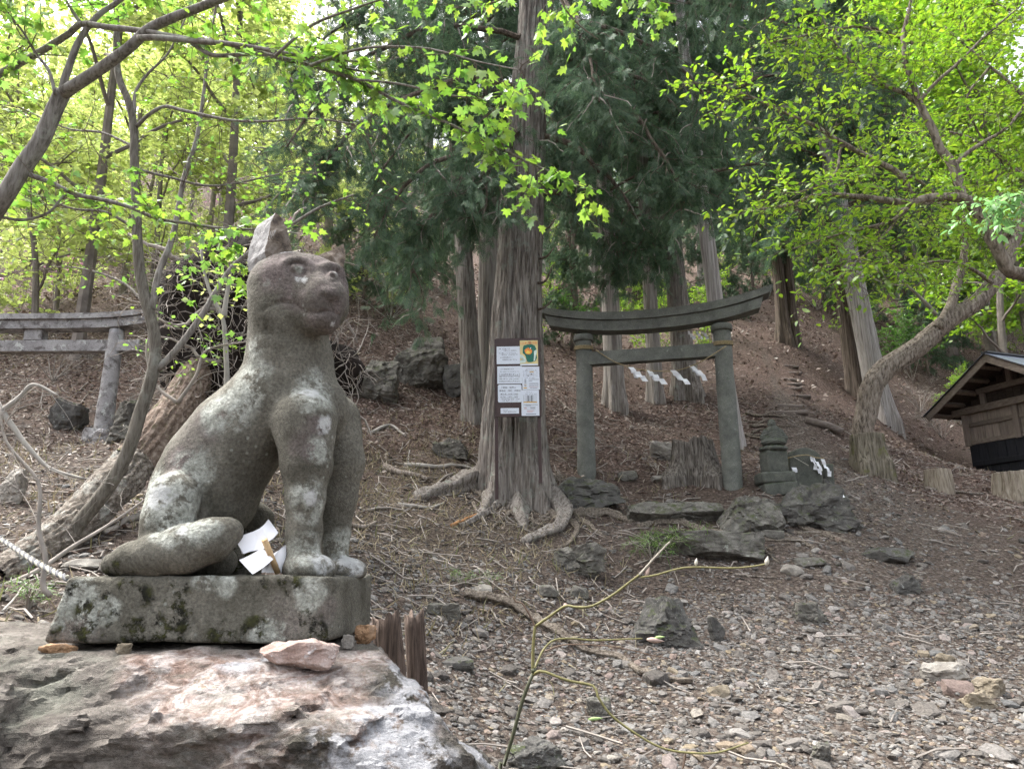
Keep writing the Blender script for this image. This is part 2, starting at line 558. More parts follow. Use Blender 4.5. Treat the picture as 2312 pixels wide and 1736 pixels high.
M = {}
M['cedar_bark'] = mat_bark('cedar_bark', (0.06, 0.05, 0.042), (0.19, 0.168, 0.146), (0.33, 0.305, 0.275), 34, 2.6, 1.0, lichen=(0.24, 0.26, 0.22))
M['cedar_bark_grey'] = mat_bark('cedar_bark_grey', (0.12, 0.10, 0.09), (0.25, 0.225, 0.20), (0.38, 0.36, 0.33), 30, 1.2, 0.8)
M['cedar_bark_dark'] = mat_bark('cedar_bark_dark', (0.05, 0.04, 0.033), (0.12, 0.095, 0.075), (0.22, 0.18, 0.15), 30, 1.2, 0.8)
M['maple_bark'] = mat_bark('maple_bark', (0.085, 0.074, 0.064), (0.185, 0.168, 0.148), (0.28, 0.262, 0.238), 60, 7, 0.5, lichen=(0.28, 0.29, 0.25), dist=0.006)
M['slender_bark'] = mat_bark('slender_bark', (0.06, 0.052, 0.042), (0.125, 0.112, 0.092), (0.20, 0.185, 0.16), 60, 7, 0.5, lichen=(0.22, 0.22, 0.19), dist=0.006)
M['furrow_bark'] = mat_bark('furrow_bark', (0.06, 0.05, 0.04), (0.21, 0.175, 0.14), (0.34, 0.30, 0.25), 22, 5.0, 1.0)
M['twig_bark'] = mat_plain('twig_bark', (0.13, 0.10, 0.08), 0.85, 0.35, 6)
M['grey_twig'] = mat_plain('grey_twig', (0.27, 0.24, 0.21), 0.85, 0.35, 6)
M['pale_twig'] = mat_plain('pale_twig', (0.30, 0.28, 0.25), 0.85, 0.3, 6)
M['root_bark'] = mat_bark('root_bark', (0.06, 0.048, 0.038), (0.15, 0.125, 0.10), (0.27, 0.24, 0.20), 40, 40, 0.8)
M['dead_wood'] = mat_bark('dead_wood', (0.07, 0.055, 0.045), (0.20, 0.17, 0.14), (0.36, 0.32, 0.28), 36, 2.0, 1.0)
M['leaf_maple'] = mat_leaf('leaf_maple', [(0.10, 0.215, 0.03), (0.175, 0.30, 0.042), (0.245, 0.355, 0.055), (0.13, 0.265, 0.055), (0.20, 0.33, 0.07)], 0.58)
M['leaf_pale'] = mat_leaf('leaf_pale', [(0.27, 0.34, 0.09), (0.35, 0.42, 0.12), (0.42, 0.47, 0.17), (0.31, 0.40, 0.13)], 0.62)
M['leaf_bright'] = mat_leaf('leaf_bright', [(0.12, 0.25, 0.024), (0.20, 0.345, 0.032), (0.28, 0.40, 0.04), (0.15, 0.30, 0.038)], 0.58)
M['leaf_mid'] = mat_leaf('leaf_mid', [(0.06, 0.15, 0.03), (0.10, 0.21, 0.04), (0.14, 0.26, 0.05)], 0.45)
M['leaf_cedar'] = mat_leaf('leaf_cedar', [(0.045, 0.085, 0.052), (0.07, 0.118, 0.072), (0.11, 0.16, 0.09), (0.08, 0.145, 0.07)], 0.38, 0.03)
M['leaf_pink'] = mat_leaf('leaf_pink', [(0.50, 0.22, 0.40), (0.60, 0.30, 0.50)], 0.5)
M['litter'] = mat_leaf('litter', [(0.085, 0.055, 0.043), (0.145, 0.10, 0.08), (0.21, 0.155, 0.128), (0.32, 0.255, 0.22), (0.12, 0.083, 0.068), (0.18, 0.115, 0.09)], 0.1, 0.06)
M['dry_grass'] = mat_leaf('dry_grass', [(0.26, 0.21, 0.14), (0.38, 0.33, 0.23), (0.16, 0.13, 0.08), (0.31, 0.26, 0.18), (0.15, 0.16, 0.07), (0.22, 0.17, 0.12)], 0.25, 0.02)
M['green_grass'] = mat_leaf('green_grass', [(0.08, 0.16, 0.03), (0.14, 0.22, 0.05)], 0.35)

# ------------------------------------------------------------------ terrain
CTRL = [(1700, 1736, 4.3), (1300, 1736, 4.2), (2250, 1736, 4.4), (1700, 1600, 5.2), (1200, 1600, 5.0), (2200, 1600, 5.4),
        (1700, 1500, 6.0), (1200, 1500, 5.7), (2250, 1480, 6.3), (1700, 1400, 6.9), (1150, 1400, 6.4), (2250, 1370, 7.3),
        (1700, 1300, 7.8), (1200, 1300, 7.4), (2200, 1290, 8.1), (1500, 1205, 8.9), (1200, 1200, 8.8), (1950, 1200, 9.0),
        (2280, 1200, 9.4), (1325, 1075, 10.7), (1660, 1097, 10.4), (1950, 1115, 10.5), (2250, 1125, 11.3), (1800, 1090, 10.6),
        (1500, 1045, 11.6), (1500, 1000, 12.8), (1500, 900, 15), (1500, 800, 19), (1500, 700, 26), (1500, 600, 40), (1500, 500, 80),
        (1900, 1000, 13.3), (1800, 925, 14.5), (1800, 770, 20), (1800, 660, 29), (2210, 1088, 17.3), (2400, 1088, 16.5), (2050, 1010, 15.5),
        (2120, 985, 19.5), (2100, 850, 25), (2100, 650, 45), (2100, 520, 80), (1900, 830, 20),
        (950, 1550, 4.8), (900, 1400, 5.6), (850, 1250, 7.2), (850, 1100, 9.0), (850, 1000, 10.5), (850, 900, 12), (850, 760, 14.0),
        (850, 600, 22), (850, 450, 50), (1090, 1110, 9.6), (1110, 960, 11.6), (1000, 1130, 9.0), (1180, 850, 15), (1180, 700, 24),
        (150, 1245, 5.0), (100, 1110, 6.6), (100, 1010, 8.8), (230, 1005, 9.3), (100, 850, 11.5), (100, 700, 16), (100, 600, 22),
        (100, 420, 45), (100, 340, 80), (400, 1150, 6.3), (500, 950, 8.8), (50, 1400, 3.7), (500, 620, 18), (500, 460, 42), (600, 1230, 5.6),
        (650, 800, 12.5), (500, 360, 80), (1500, 470, 110), (-600, 900, 9), (-600, 500, 30), (-600, 340, 80), (2900, 1100, 12), (2900, 900, 30), (2900, 560, 80)]
CP = np.array([P(*c) for c in CTRL])
NEAR = np.array([(0, 0, 0.0), (1.5, 0.5, .02), (-.6, 1.5, .22), (-2, 1.5, .55), (0, -4, -.6), (2, 2.6, .25), (-.9, 2.9, .6), (4, 0, .05), (-4, 0, .45),
                 (3.5, 3.0, .30), (-6, 3, 1.1), (8, 3, .4), (0, 1.6, .1), (0, 3.2, .33), (-8, -5, -.2), (8, -6, -.6), (12, 8, 1.3), (14, 12, 2.2),
                 (-70, 150, 62), (0, 150, 68), (90, 150, 62), (-70, 60, 34), (80, 60, 30), (-30, 10, 6), (30, 12, 4)])
CP = np.vstack([CP, NEAR])
def _tpsk(r2): return np.where(r2 > 1e-9, r2 * np.log(r2 + 1e-12) * 0.5, 0)
def _wp(x, y):     # work in log-ish depth so near and far control points weigh alike
    s = 6.0 / (6.0 + np.maximum(y, -3))
    return np.stack([x * s, np.log(6.0 + np.maximum(y, -5.5)) * 6.0], -1)
def _lin(x, y): return 0.45 * np.maximum(y - 4, 0)
_cw = _wp(CP[:, 0], CP[:, 1]); _n = len(CP)
_K = _tpsk(((_cw[:, None] - _cw[None]) ** 2).sum(-1)) + 0.01 * np.eye(_n)
_A = np.zeros((_n + 3, _n + 3)); _A[:_n, :_n] = _K
_A[:_n, _n] = 1; _A[:_n, _n + 1:] = _cw; _A[_n:, :_n] = _A[:_n, _n:].T
_w = np.linalg.solve(_A, np.concatenate([CP[:, 2] - _lin(CP[:, 0], CP[:, 1]), np.zeros(3)]))

def path_mask(x, y):
    """1 on the trodden gravel path, 0 off it"""
    cx = np.interp(y, [-6, 2, 4.3, 6, 8, 9.3, 10.5, 12, 14, 20, 26], [.6, .9, 1.5, 2.6, 3.7, 4.6, 4.9, 5.0, 5.4, 7.0, 8.6])
    hw = np.interp(y, [-6, 2, 4.3, 6, 8, 9.3, 10.5, 12, 14, 16, 20], [1.5, 1.6, 2.2, 2.3, 1.9, 1.6, 1.2, .9, .5, .1, .01])
    return np.clip(1.25 - np.abs(x - cx) / hw, 0, 1)

def H(x, y, fine=True):
    x = np.asarray(x, float); y = np.asarray(y, float)
    sh = x.shape; x = x.ravel(); y = y.ravel()
    out = np.empty(len(x))
    for a in range(0, len(x), 20000):
        xs, ys = x[a:a + 20000], y[a:a + 20000]
        w = _wp(xs, ys)
        k = _tpsk(((w[:, None] - _cw[None]) ** 2).sum(-1))
        z = k @ _w[:_n] + _w[_n] + w @ _w[_n + 1:] + _lin(xs, ys)
        if fine:
            p3 = np.stack([xs, ys, np.zeros_like(xs)], -1)
            pm = path_mask(xs, ys)
            amp = np.clip(ys / 9, 0.25, 1)
            z = z + fbm(p3 * 0.7, 3, 3) * 0.16 * amp * (1 - 0.75 * pm) + fbm(p3 * 3.1, 3, 11) * 0.045 * (1 - .6 * pm) + fbm(p3 * 11, 2, 21) * 0.012
        out[a:a + 20000] = z
    return out.reshape(sh)

def Hs(x, y): return float(H(np.array([x]), np.array([y]))[0])

_dl = np.geomspace(1.5, 120, 1500)
def G(px, py):
    """where the view ray through a pixel meets the ground"""
    q = np.array([P(px, py, 1.0) - np.array([0, 0, CAMZ])])
    pts = _dl[:, None] * q + np.array([0, 0, CAMZ])
    h = H(pts[:, 0], pts[:, 1])
    below = np.nonzero(pts[:, 2] < h)[0]
    k = below[0] if len(below) else len(pts) - 1
    return np.array([pts[k, 0], pts[k, 1], h[k]])

def build_ground():
    ys = [-8.0]
    while ys[-1] < 150: ys.append(ys[-1] + (0.06 if 3 < ys[-1] < 11 else (0.11 if -1 < ys[-1] < 16 else 0.12 + 0.03 * abs(ys[-1] - 8))))
    xs = [0.0]
    while xs[-1] < 110: xs.append(xs[-1] + 0.065 + 0.0035 * xs[-1] ** 1.7)
    xs = np.array(sorted([-x for x in xs[1:]] + xs)); ys = np.array(ys)
    X, Y = np.meshgrid(xs, ys, indexing='ij')
    Z = H(X, Y)
    nx, ny = X.shape
    i = np.arange(nx - 1)[:, None]; j = np.arange(ny - 1)[None]
    Q = np.stack([i * ny + j, (i + 1) * ny + j, (i + 1) * ny + j + 1, i * ny + j + 1], -1).reshape(-1, 4)
    V = np.stack([X, Y, Z], -1).reshape(-1, 3)
    p3 = np.stack([V[:, 0], V[:, 1], 0 * V[:, 0]], -1)
    nz = fbm(p3 * 1.1, 4, 31)
    gravel = np.clip(path_mask(V[:, 0], V[:, 1]) + nz * .5, 0, 1)
    litter = np.clip((V[:, 1] - 8.7) / 2.5 + nz * 0.9, 0, 1) * (1 - .8 * gravel)
    litter = litter * np.where(V[:, 0] < -2.2, np.clip((V[:, 1] - 5) / 2, 0.3, 1), 1)
    grass = np.clip(1.1 - np.abs(V[:, 0] + 1.2) / 1.8, 0, 1) * np.clip(1.2 - np.abs(V[:, 1] - 9.5) / 3, 0, 1) + np.clip(nz - .25, 0, 1)
    grass = np.clip(grass, 0, 1) * (1 - gravel)
    t = NT('forest_ground')
    co = t.coord('World')
    n1 = t.noise(co, 2.5, 8, 0.7); n2 = t.noise(co, 28, 5, 0.7); n3 = t.noise(co, 120, 3, 0.7)
    soil = t.ramp(n2, [(0.36, (0.032, 0.024, 0.02)), (0.5, (0.078, 0.06, 0.049)), (0.66, (0.16, 0.13, 0.108))])
    v = t.node('ShaderNodeTexVoronoi'); t.l.new(co, v.inputs['Vector']); v.inputs['Scale'].default_value = 26
    bw = t.node('ShaderNodeSeparateColor'); t.l.new(v.outputs['Color'], bw.inputs[0])
    peb = t.ramp(bw.outputs[0], [(0, (0.075, 0.06, 0.05)), (.45, (0.145, 0.12, 0.10)), (.85, (0.22, 0.19, 0.165)), (1, (0.30, 0.26, 0.21))])
    peb = t.mix(t.ramp(v.outputs['Distance'], [(0.25, 0.0), (0.6, 0.95)]), peb, soil)
    v2 = t.node('ShaderNodeTexVoronoi'); t.l.new(t.coord('World', (1, 1.7, 1)), v2.inputs['Vector']); v2.inputs['Scale'].default_value = 24
    bw2 = t.node('ShaderNodeSeparateColor'); t.l.new(v2.outputs['Color'], bw2.inputs[0])
    lit = t.ramp(bw2.outputs[0], [(0, (0.055, 0.037, 0.03)), (.4, (0.11, 0.074, 0.06)), (.8, (0.17, 0.122, 0.10)), (1, (0.26, 0.20, 0.17))])
    lit = t.mix(t.ramp(v2.outputs['Distance'], [(0.35, 0.0), (0.8, 0.8)]), lit, (0.05, 0.034, 0.026))
    gr = t.ramp(n2, [(0.36, (0.04, 0.032, 0.024)), (0.5, (0.085, 0.068, 0.05)), (0.66, (0.16, 0.132, 0.095))])
    col = t.mix(t.attr('grass'), soil, gr)
    col = t.mix(t.attr('litter'), col, lit)
    col = t.mix(t.math('MULTIPLY', t.attr('gravel'), t.ramp(n1, [(0.3, 0.55), (0.6, 1.0)])), col, peb)
    hgt = t.math('ADD', t.math('MULTIPLY', v.outputs['Distance'], -0.5), t.math('ADD', n2, t.math('MULTIPLY', n3, 0.4)))
    m = t.principled(col, 0.95, t.bump(hgt, 0.9, 0.03), spec=0.15)
    o = mesh_obj('ground', V, np.zeros((0, 3), int), Q, m, None, True, {'gravel': gravel, 'litter': litter, 'grass': grass})
    tag(o, 'sloping forest ground of soil, gravel and dead leaves', None, None, 'structure')
build_ground()

# ------------------------------------------------------------------ boulder under the statue
M['boulder'] = None
def mat_boulder():
    t = NT('boulder_stone')
    co = t.coord('World'); lay = t.coord('World', (1.0, 1.0, 3.2))
    n1 = t.noise(lay, 7, 7, 0.65, 0.8)
    col = t.ramp(n1, [(0.34, (0.055, 0.047, 0.041)), (0.46, (0.12, 0.106, 0.092)), (0.56, (0.16, 0.143, 0.125)), (0.68, (0.215, 0.197, 0.175))])
    n2 = t.noise(t.coord('World', (1, 1, 1), (4, 1, 3)), 6, 6, .7)
    col = t.mix(t.ramp(n2, [(0.5, 0.0), (0.66, 0.6)]), col, (0.17, 0.18, 0.145))
    f = t.math('MULTIPLY', t.attr('fresh'), t.ramp(t.noise(lay, 14, 6, 0.7, 0.6), [(0.32, 0.15), (0.55, 1.0)]))
    n3 = t.noise(t.coord('World', (1, 1, 2.2), (2, 2, 2)), 16, 6, 0.75, 1.2)
    fresh = t.ramp(n3, [(0.34, (0.10, 0.066, 0.052)), (0.43, (0.21, 0.15, 0.125)), (0.5, (0.30, 0.245, 0.22)), (0.58, (0.42, 0.385, 0.365)), (0.68, (0.25, 0.175, 0.11))])
    col = t.mix(f, col, fresh)
    d = t.math('MULTIPLY', t.attr('dark'), t.ramp(t.noise(co, 20, 6, 0.75), [(0.42, 0.0), (0.54, 1.0)]))
    col = t.mix(d, col, (0.055, 0.05, 0.04))
    w = t.math('MULTIPLY', t.attr('white'), t.ramp(t.noise(co, 11, 6, 0.75), [(0.44, 0.0), (0.5, 1.0)]))
    col = t.mix(w, col, (0.34, 0.34, 0.35))
    hgt = t.noise(lay, 24, 8, 0.75, 0.5)
    g = t.noise(co, 130, 3, .7); col = t.mix(.7, col, t.mix(1.0, col, t.ramp(g, [(.3, .5), (.7, 1.4)]), 'MULTIPLY'))
    return t.principled(col, 0.9, t.bump(hgt, .85, 0.016), spec=0.15)

def spheres_attr(V, lst, soft=1.0, seed=5, wob=0.35):
    """sum of soft blobs at world points (x,y,z,r) with ragged rims"""
    a = np.zeros(len(V))
    for (c, r) in lst:
        dd = np.linalg.norm(V - c, axis=1) / r
        dd = dd + wob * fbm(V / r * 1.8, 3, seed)
        a = np.maximum(a, np.clip((1.15 - dd) * 3.0 / soft, 0, 1))
    return a

def build_boulder():
    top = P(450, 1452, 1.36)[2] - 0.012
    r = np.random.default_rng(3)
    # planes: (point, normal)
    pl = []
    def plane(p, n): n = np.array(n, float); pl.append((np.array(p, float), n / np.linalg.norm(n)))
    plane((-.6, 1.36, top), (0.02, -0.05, 1))                      # flat top under the plinth
    plane(P(150, 1488, 1.28), (-0.02, -0.62, 1))                   # narrow rounded ledge at the left
    plane(P(560, 1500, 1.25), (0.22, -0.55, 1))                    # tilted fresh face in front
    plane(P(800, 1590, 1.20), (0.50, -0.62, 1))                    # shoulder towards the right
    plane(P(870, 1500, 1.42), (0.80, 0.22, 0.78))                  # right flank, falling away at the back
    plane(P(1040, 1680, 1.28), (1.0, 0.05, 0.55))
    plane(P(250, 1560, 1.16), (-0.04, -1, 0.22))                   # front face
    plane(P(700, 1690, 1.08), (0.35, -1, 0.30))
    plane((-1.55, 1.4, .9), (-1, -.1, .25)); plane((-.6, 1.80, 1.2), (0, 1, .35))
    def f(p):
        d = np.full(len(p), -9.0)
        q = p
        for (o, n) in pl: d = smax(d, (q - o) @ n, 0.012)
        mk = np.nonzero((np.abs(d) < .075) & (p[:, 2] > 1.0))[0]      # broken blocks only near the surface
        pp = p[mk]
        w = pp + .03 * np.stack([vnoise(pp * 6, 31), vnoise(pp * 6, 32), vnoise(pp * 6, 33)], -1)
        tl = w @ rotm('Y', .22).T
        d[mk] += (0.034 * facets(tl, (.32, .28, .09), 5) + 0.013 * facets(tl, (.12, .11, .04), 15)) * np.clip((top - pp[:, 2]) * 16 + .25, 0, 1) - 0.006 * fbm(pp * 22, 2, 6)
        return np.maximum(d, p[:, 2] * -1 + (-0.1))
    V, Q = sdf_mesh(f, (-1.75, 0.85, -0.15), (0.25, 1.95, top + .06), 0.009)
    N = normals(V, Q)
    V = V + N * (0.003 * fbm(V * 38, 3, 14) + .004 * facets(V @ rotm('Y', .22).T, (.05, .05, .02), 25))[:, None]
    fresh = spheres_attr(V, [(P(520, 1510, 1.22), .14), (P(640, 1540, 1.20), .16), (P(760, 1590, 1.18), .16), (P(860, 1560, 1.28), .13), (P(400, 1480, 1.25), .10), (P(330, 1530, 1.15), .07)], 1.6)
    dark = spheres_attr(V, [(P(930, 1580, 1.3), .10), (P(1000, 1660, 1.25), .12), (P(1060, 1730, 1.25), .12), (P(880, 1520, 1.42), .06), (P(680, 1700, 1.08), .08)], 1.5, 9)
    white = spheres_attr(V, [(P(880, 1690, 1.14), .09), (P(800, 1720, 1.1), .07), (P(950, 1620, 1.25), .05), (P(900, 1560, 1.3), .05), (P(1040, 1690, 1.26), .06), (P(560, 1470, 1.28), .05)], 1.0, 15, .6)
    o = mesh_obj('boulder', V, np.zeros((0, 3), int), Q, mat_boulder(), None, False, {'fresh': fresh, 'dark': dark, 'white': white})
    tag(o, 'large layered boulder with pinkish fresh face carrying the wolf statue', 'boulder')
build_boulder()

# ------------------------------------------------------------------ wolf statue
def mat_statue():
    t = NT('statue_stone')
    co = t.coord('World')
    n1 = t.noise(co, 9, 6, 0.6, 0.3)
    col = t.ramp(n1, [(0.34, (0.083, 0.078, 0.062)), (0.5, (0.124, 0.117, 0.096)), (0.66, (0.168, 0.159, 0.132))])
    n2 = t.noise(co, 14, 6, 0.7)
    col = t.mix(t.math('MULTIPLY', t.attr('purple'), t.ramp(n2, [(0.34, 0.35), (0.55, 1.0)])), col, t.ramp(n2, [(0.36, (0.082, 0.068, 0.063)), (0.64, (0.17, 0.142, 0.133))]))
    lichc = t.ramp(t.noise(co, 40, 4, .7), [(0.38, (0.21, 0.215, 0.185)), (0.62, (0.36, 0.37, 0.33))])
    lf = t.math('MULTIPLY', t.attr('lichen'), t.ramp(t.noise(co, 26, 6, 0.75), [(0.42, 0.0), (0.50, 1.0)]))
    col = t.mix(lf, col, lichc)
    g = t.noise(co, 170, 3, 0.75)
    col = t.mix(0.75, col, t.mix(1.0, col, t.ramp(g, [(0.34, 0.55), (0.66, 1.45)]), 'MULTIPLY'))
    v = t.voro(co, 55)
    spk = t.math('MULTIPLY', t.ramp(v, [(0.13, 1.0), (0.22, 0.0)]), t.ramp(t.noise(co, 10, 3), [(0.55, 0.0), (0.63, 0.6)]))
    col = t.mix(spk, col, (0.34, 0.36, 0.32))
    wf = t.math('MULTIPLY', t.attr('white'), t.ramp(t.noise(co, 45, 5, 0.7), [(0.38, 0.0), (0.5, 1.0)]))
    col = t.mix(wf, col, (0.44, 0.445, 0.43))
    mf = t.math('MULTIPLY', t.attr('moss'), t.ramp(t.noise(co, 34, 6, 0.75), [(0.50, 0.0), (0.56, 1.0)]))
    col = t.mix(mf, col, t.ramp(t.noise(co, 60, 3), [(0.4, (0.016, 0.016, 0.012)), (0.68, (0.06, 0.062, 0.022))]))
    hgt = t.math('ADD', t.noise(co, 60, 5, 0.7), t.math('ADD', t.math('MULTIPLY', g, 0.5), t.math('MULTIPLY', mf, 0.5)))
    return t.principled(col, 0.95, t.bump(hgt, 0.85, 0.006), spec=0.15)
M['statue'] = mat_statue()

def build_statue():
    ztop = P(450, 1300, 1.36)[2]
    root = thing('wolf_statue', 'weathered grey stone wolf seated with raised head on mossy stone plinth', 'statue', (-.6, 1.52, ztop - .14))
    def rp(n, d): return PX(n, d)
    prim = []   # (a, b, ra, rb, k)
    def chain(pts, k=0.018):
        for (x0, y0, d0, r0), (x1, y1, d1, r1) in zip(pts[:-1], pts[1:]):
            prim.append((P(x0, y0, d0), P(x1, y1, d1), rp(r0, d0), rp(r1, d1), k))
    chain([(700, 925, 1.53, 84), (612, 912, 1.53, 92), (540, 985, 1.53, 100), (486, 1060, 1.53, 104), (458, 1125, 1.53, 104), (418, 1195, 1.53, 90)], .03)
    chain([(645, 905, 1.53, 96), (655, 840, 1.525, 88), (652, 790, 1.515, 84), (648, 735, 1.51, 84)], .03)
    # near front leg, far front leg
    chain([(688, 955, 1.46, 72), (692, 1050, 1.45, 53), (690, 1125, 1.445, 41), (686, 1200, 1.445, 37), (684, 1275, 1.445, 38)], .016)
    chain([(752, 950, 1.60, 60), (768, 1045, 1.60, 51), (762, 1125, 1.605, 41), (756, 1200, 1.605, 32), (753, 1270, 1.605, 29)], .012)
    # haunch, feet
    chain([(395, 1125, 1.43, 58), (392, 1175, 1.43, 64), (372, 1255, 1.44, 60)], .012)
    chain([(400, 1235, 1.45, 55), (500, 1270, 1.46, 34)], .015)
    chain([(560, 1170, 1.63, 44), (575, 1175, 1.63, 40)], .012); chain([(565, 1190, 1.63, 36), (560, 1275, 1.63, 34)], .012)
    chain([(480, 1230, 1.60, 70), (540, 1265, 1.62, 38)], .02)
    tail = [(258, 1274, 1.40, 25), (300, 1262, 1.39, 37), (350, 1254, 1.385, 45), (420, 1239, 1.38, 50), (480, 1219, 1.385, 45), (516, 1202, 1.395, 31)]
    feats = []
    def body(p):
        d = np.full(len(p), 9.0)
        for (a, b, ra, rb, k) in prim: d = smin(d, cone(p, a, b, ra, rb), k)
        # paws
        for (x, y, dd, rx, rz) in ((699, 1284, 1.43, 57, 33), (776, 1288, 1.59, 48, 28)):
            s = rp(1, dd); d = smin(d, ell(p, P(x, y, dd), (rx * s, 48 * s, rz * s)), .010)
        # head
        s = rp(1, 1.5)
        h = ell(p, P(663, 652, 1.50), (104 * s, 96 * s, 84 * s))
        h = smin(h, ell(p, P(652, 700, 1.50), (88 * s, 88 * s, 66 * s)), .02)
        h = smin(h, ell(p, P(722, 655, 1.515), (66 * s, 76 * s, 66 * s)), .025)
        h = smin(h, ell(p, P(728, 690, 1.485), (60 * s, 78 * s, 54 * s)), .025)
        h = smin(h, cone(p, P(692, 676, 1.475), P(728, 682, 1.435), 62 * s, 50 * s), .03)
        h = smin(h, cone(p, P(690, 714, 1.46), P(730, 720, 1.43), 46 * s, 36 * s), .014)
        h = smin(h, cone(p, P(712, 620, 1.465), P(738, 658, 1.430), 30 * s, 24 * s), .03)
        h = smin(h, ell(p, P(640, 720, 1.452), (56 * s, 34 * s, 38 * s)), .025)
        d = smin(d, h, .016)
        tl = np.full(len(p), 9.0)
        for (x0, y0, d0, r0), (x1, y1, d1, r1) in zip(tail[:-1], tail[1:]):
            tl = smin(tl, cone(p, P(x0, y0, d0), P(x1, y1, d1), rp(r0, d0), rp(r1, d1)), .012)
        d = smin(d, tl, .004)
        for (kind, a, b, r, k) in feats:
            m = np.nonzero((np.abs(p - (a + b) / 2) < np.abs(a - b) / 2 + r + k + .012).all(1))[0]
            if len(m) == 0: continue
            e = cone(p[m], a, b, r, r)
            d[m] = smin(d[m], e, k) if kind == '+' else smax(d[m], -e, k)
        return np.maximum(d, (ztop - .004) - p[:, 2])
    def surf(px, py, push=0.0):
        dd = np.linspace(1.3, 1.62, 160)
        pts = np.array([0, 0, CAMZ]) + dd[:, None] * (P(px, py, 1.0) - np.array([0, 0, CAMZ]))
        v = body(pts); k = np.argmax(v < 0)
        if not (v < 0).any(): k = 80
        return P(px, py, dd[k] + push)
    s = rp(1, 1.45)
    new = []
    def groove(pl, r, k=.0025, sign='-', push=0.0):
        q = [surf(x, y, push) for x, y in smooth_poly(np.array(pl, float), max(4, len(pl) * 3))]
        for a, b in zip(q[:-1], q[1:]): new.append((sign, a, b, r * s, k))
    def ring(cx, cy, rx, ry, tilt=0.0):
        return [(cx + rx * math.cos(a) * math.cos(tilt) - ry * math.sin(a) * math.sin(tilt), cy + rx * math.cos(a) * math.sin(tilt) + ry * math.sin(a) * math.cos(tilt)) for a in np.linspace(0, 2 * math.pi, 13)]
    # brows first, then eyes, nose and mouth
    groove([(636, 604), (652, 593), (674, 588), (692, 595), (703, 612)], 4.5, .012, '+', .004)
    groove([(724, 606), (742, 601), (762, 608), (772, 622)], 4.2, .012, '+', .004)
    feats.extend(new); new.clear()
    groove(ring(673, 607, 20, 12.5, .15), 3.0)
    groove(ring(750, 623, 16, 14, .3), 3.2)
    feats.extend(new); new.clear()
    groove([(664, 606), (682, 609)], 9, .003, '+', .003); groove([(746, 622), (754, 625)], 9, .003, '+', .003)
    groove([(734, 663), (752, 667)], 10, .010, '+', .005)
    feats.extend(new); new.clear()
    groove([(673, 608), (674, 609)], 3.2); groove([(750, 624), (751, 625)], 3)
    groove([(732, 671), (733, 672)], 2.6); groove([(757, 676), (758, 677)], 2.6)
    groove([(592, 702), (604, 692), (621, 685), (640, 682), (657, 684), (672, 691), (682, 702)], 3.4)
    groove([(680, 700), (700, 706), (718, 707), (738, 702), (752, 704), (766, 712)], 3.4)
    groove([(745, 680), (746, 698)], 1.8)
    groove([(602, 728), (600, 745), (612, 758)], 2.2, .006)
    for x in (716, 735): groove([(x - 4, 1272), (x + 6, 1284), (x + 8, 1296)], 3.2, .005)
    for x in (785, 800): groove([(x - 4, 1276), (x + 4, 1288)], 2.8, .005)
    groove([(462, 1100), (467, 1125), (462, 1150), (452, 1172)], 5.0, .008)
    feats.extend(new)
    lo = np.array([P(215, 1290, 1.42)[0] - .03, 1.22, ztop - .006]); hi = np.array([P(840, 1000, 1.62)[0] + .02, 1.78, P(640, 560, 1.5)[2] + .02])
    V, Q = sdf_mesh(body, lo, hi, 0.0046)
    N = normals(V, Q)
    V = V + N * (0.0016 * fbm(V * 45, 4, 3) + 0.0022 * fbm(V * 13, 2, 4))[:, None]
    purple = spheres_attr(V, [(P(650, 610, 1.45), .075), (P(720, 620, 1.45), .07), (P(745, 680, 1.41), .055), (P(690, 650, 1.42), .05), (P(775, 640, 1.5), .05), (P(740, 720, 1.42), .04),
                              (P(460, 975, 1.45), .05), (P(425, 1045, 1.44), .045), (P(700, 1000, 1.40), .04), (P(715, 960, 1.4), .03), (P(500, 940, 1.46), .035)], 1.6)
    lichen = spheres_attr(V, [(P(575, 855, 1.45), .045), (P(510, 925, 1.43), .055), (P(430, 1065, 1.42), .05), (P(375, 1120, 1.38), .065), (P(700, 905, 1.44), .045), (P(735, 830, 1.45), .03),
                              (P(560, 890, 1.44), .04), (P(705, 1130, 1.40), .045), (P(395, 1180, 1.36), .05), (P(340, 1110, 1.45), .05), (P(730, 1010, 1.40), .035), (P(715, 870, 1.45), .04), (P(590, 790, 1.46), .03),
                              (P(400, 1195, 1.34), .035), (P(450, 1180, 1.34), .04), (P(775, 1230, 1.58), .04), (P(690, 1250, 1.41), .04), (P(750, 623, 1.44), .010), (P(674, 608, 1.41), .009), (P(570, 680, 1.5), .03), (P(610, 640, 1.43), .015)], 1.2, 21)
    white = spheres_attr(V, [(P(735, 1262, 1.40), .026), (P(790, 1275, 1.57), .030), (P(668, 622, 1.40), .012), (P(682, 626, 1.40), .010), (P(645, 574, 1.45), .012), (P(410, 1192, 1.34), .012), (P(755, 735, 1.41), .010), (P(700, 905, 1.44), .024), (P(738, 960, 1.42), .018), (P(706, 1128, 1.40), .020), (P(360, 1120, 1.38), .026), (P(745, 840, 1.45), .016)], .8, 33, .5)
    moss = spheres_attr(V, [(P(268, 1292, 1.37), .030), (P(248, 1290, 1.40), .02), (P(650, 1296, 1.41), .02), (P(560, 1240, 1.6), .05)], 1.2, 41)
    bo = mesh_obj('body', V, np.zeros((0, 3), int), Q, M['statue'], root, True, {'purple': purple, 'lichen': lichen, 'white': white, 'moss': moss})

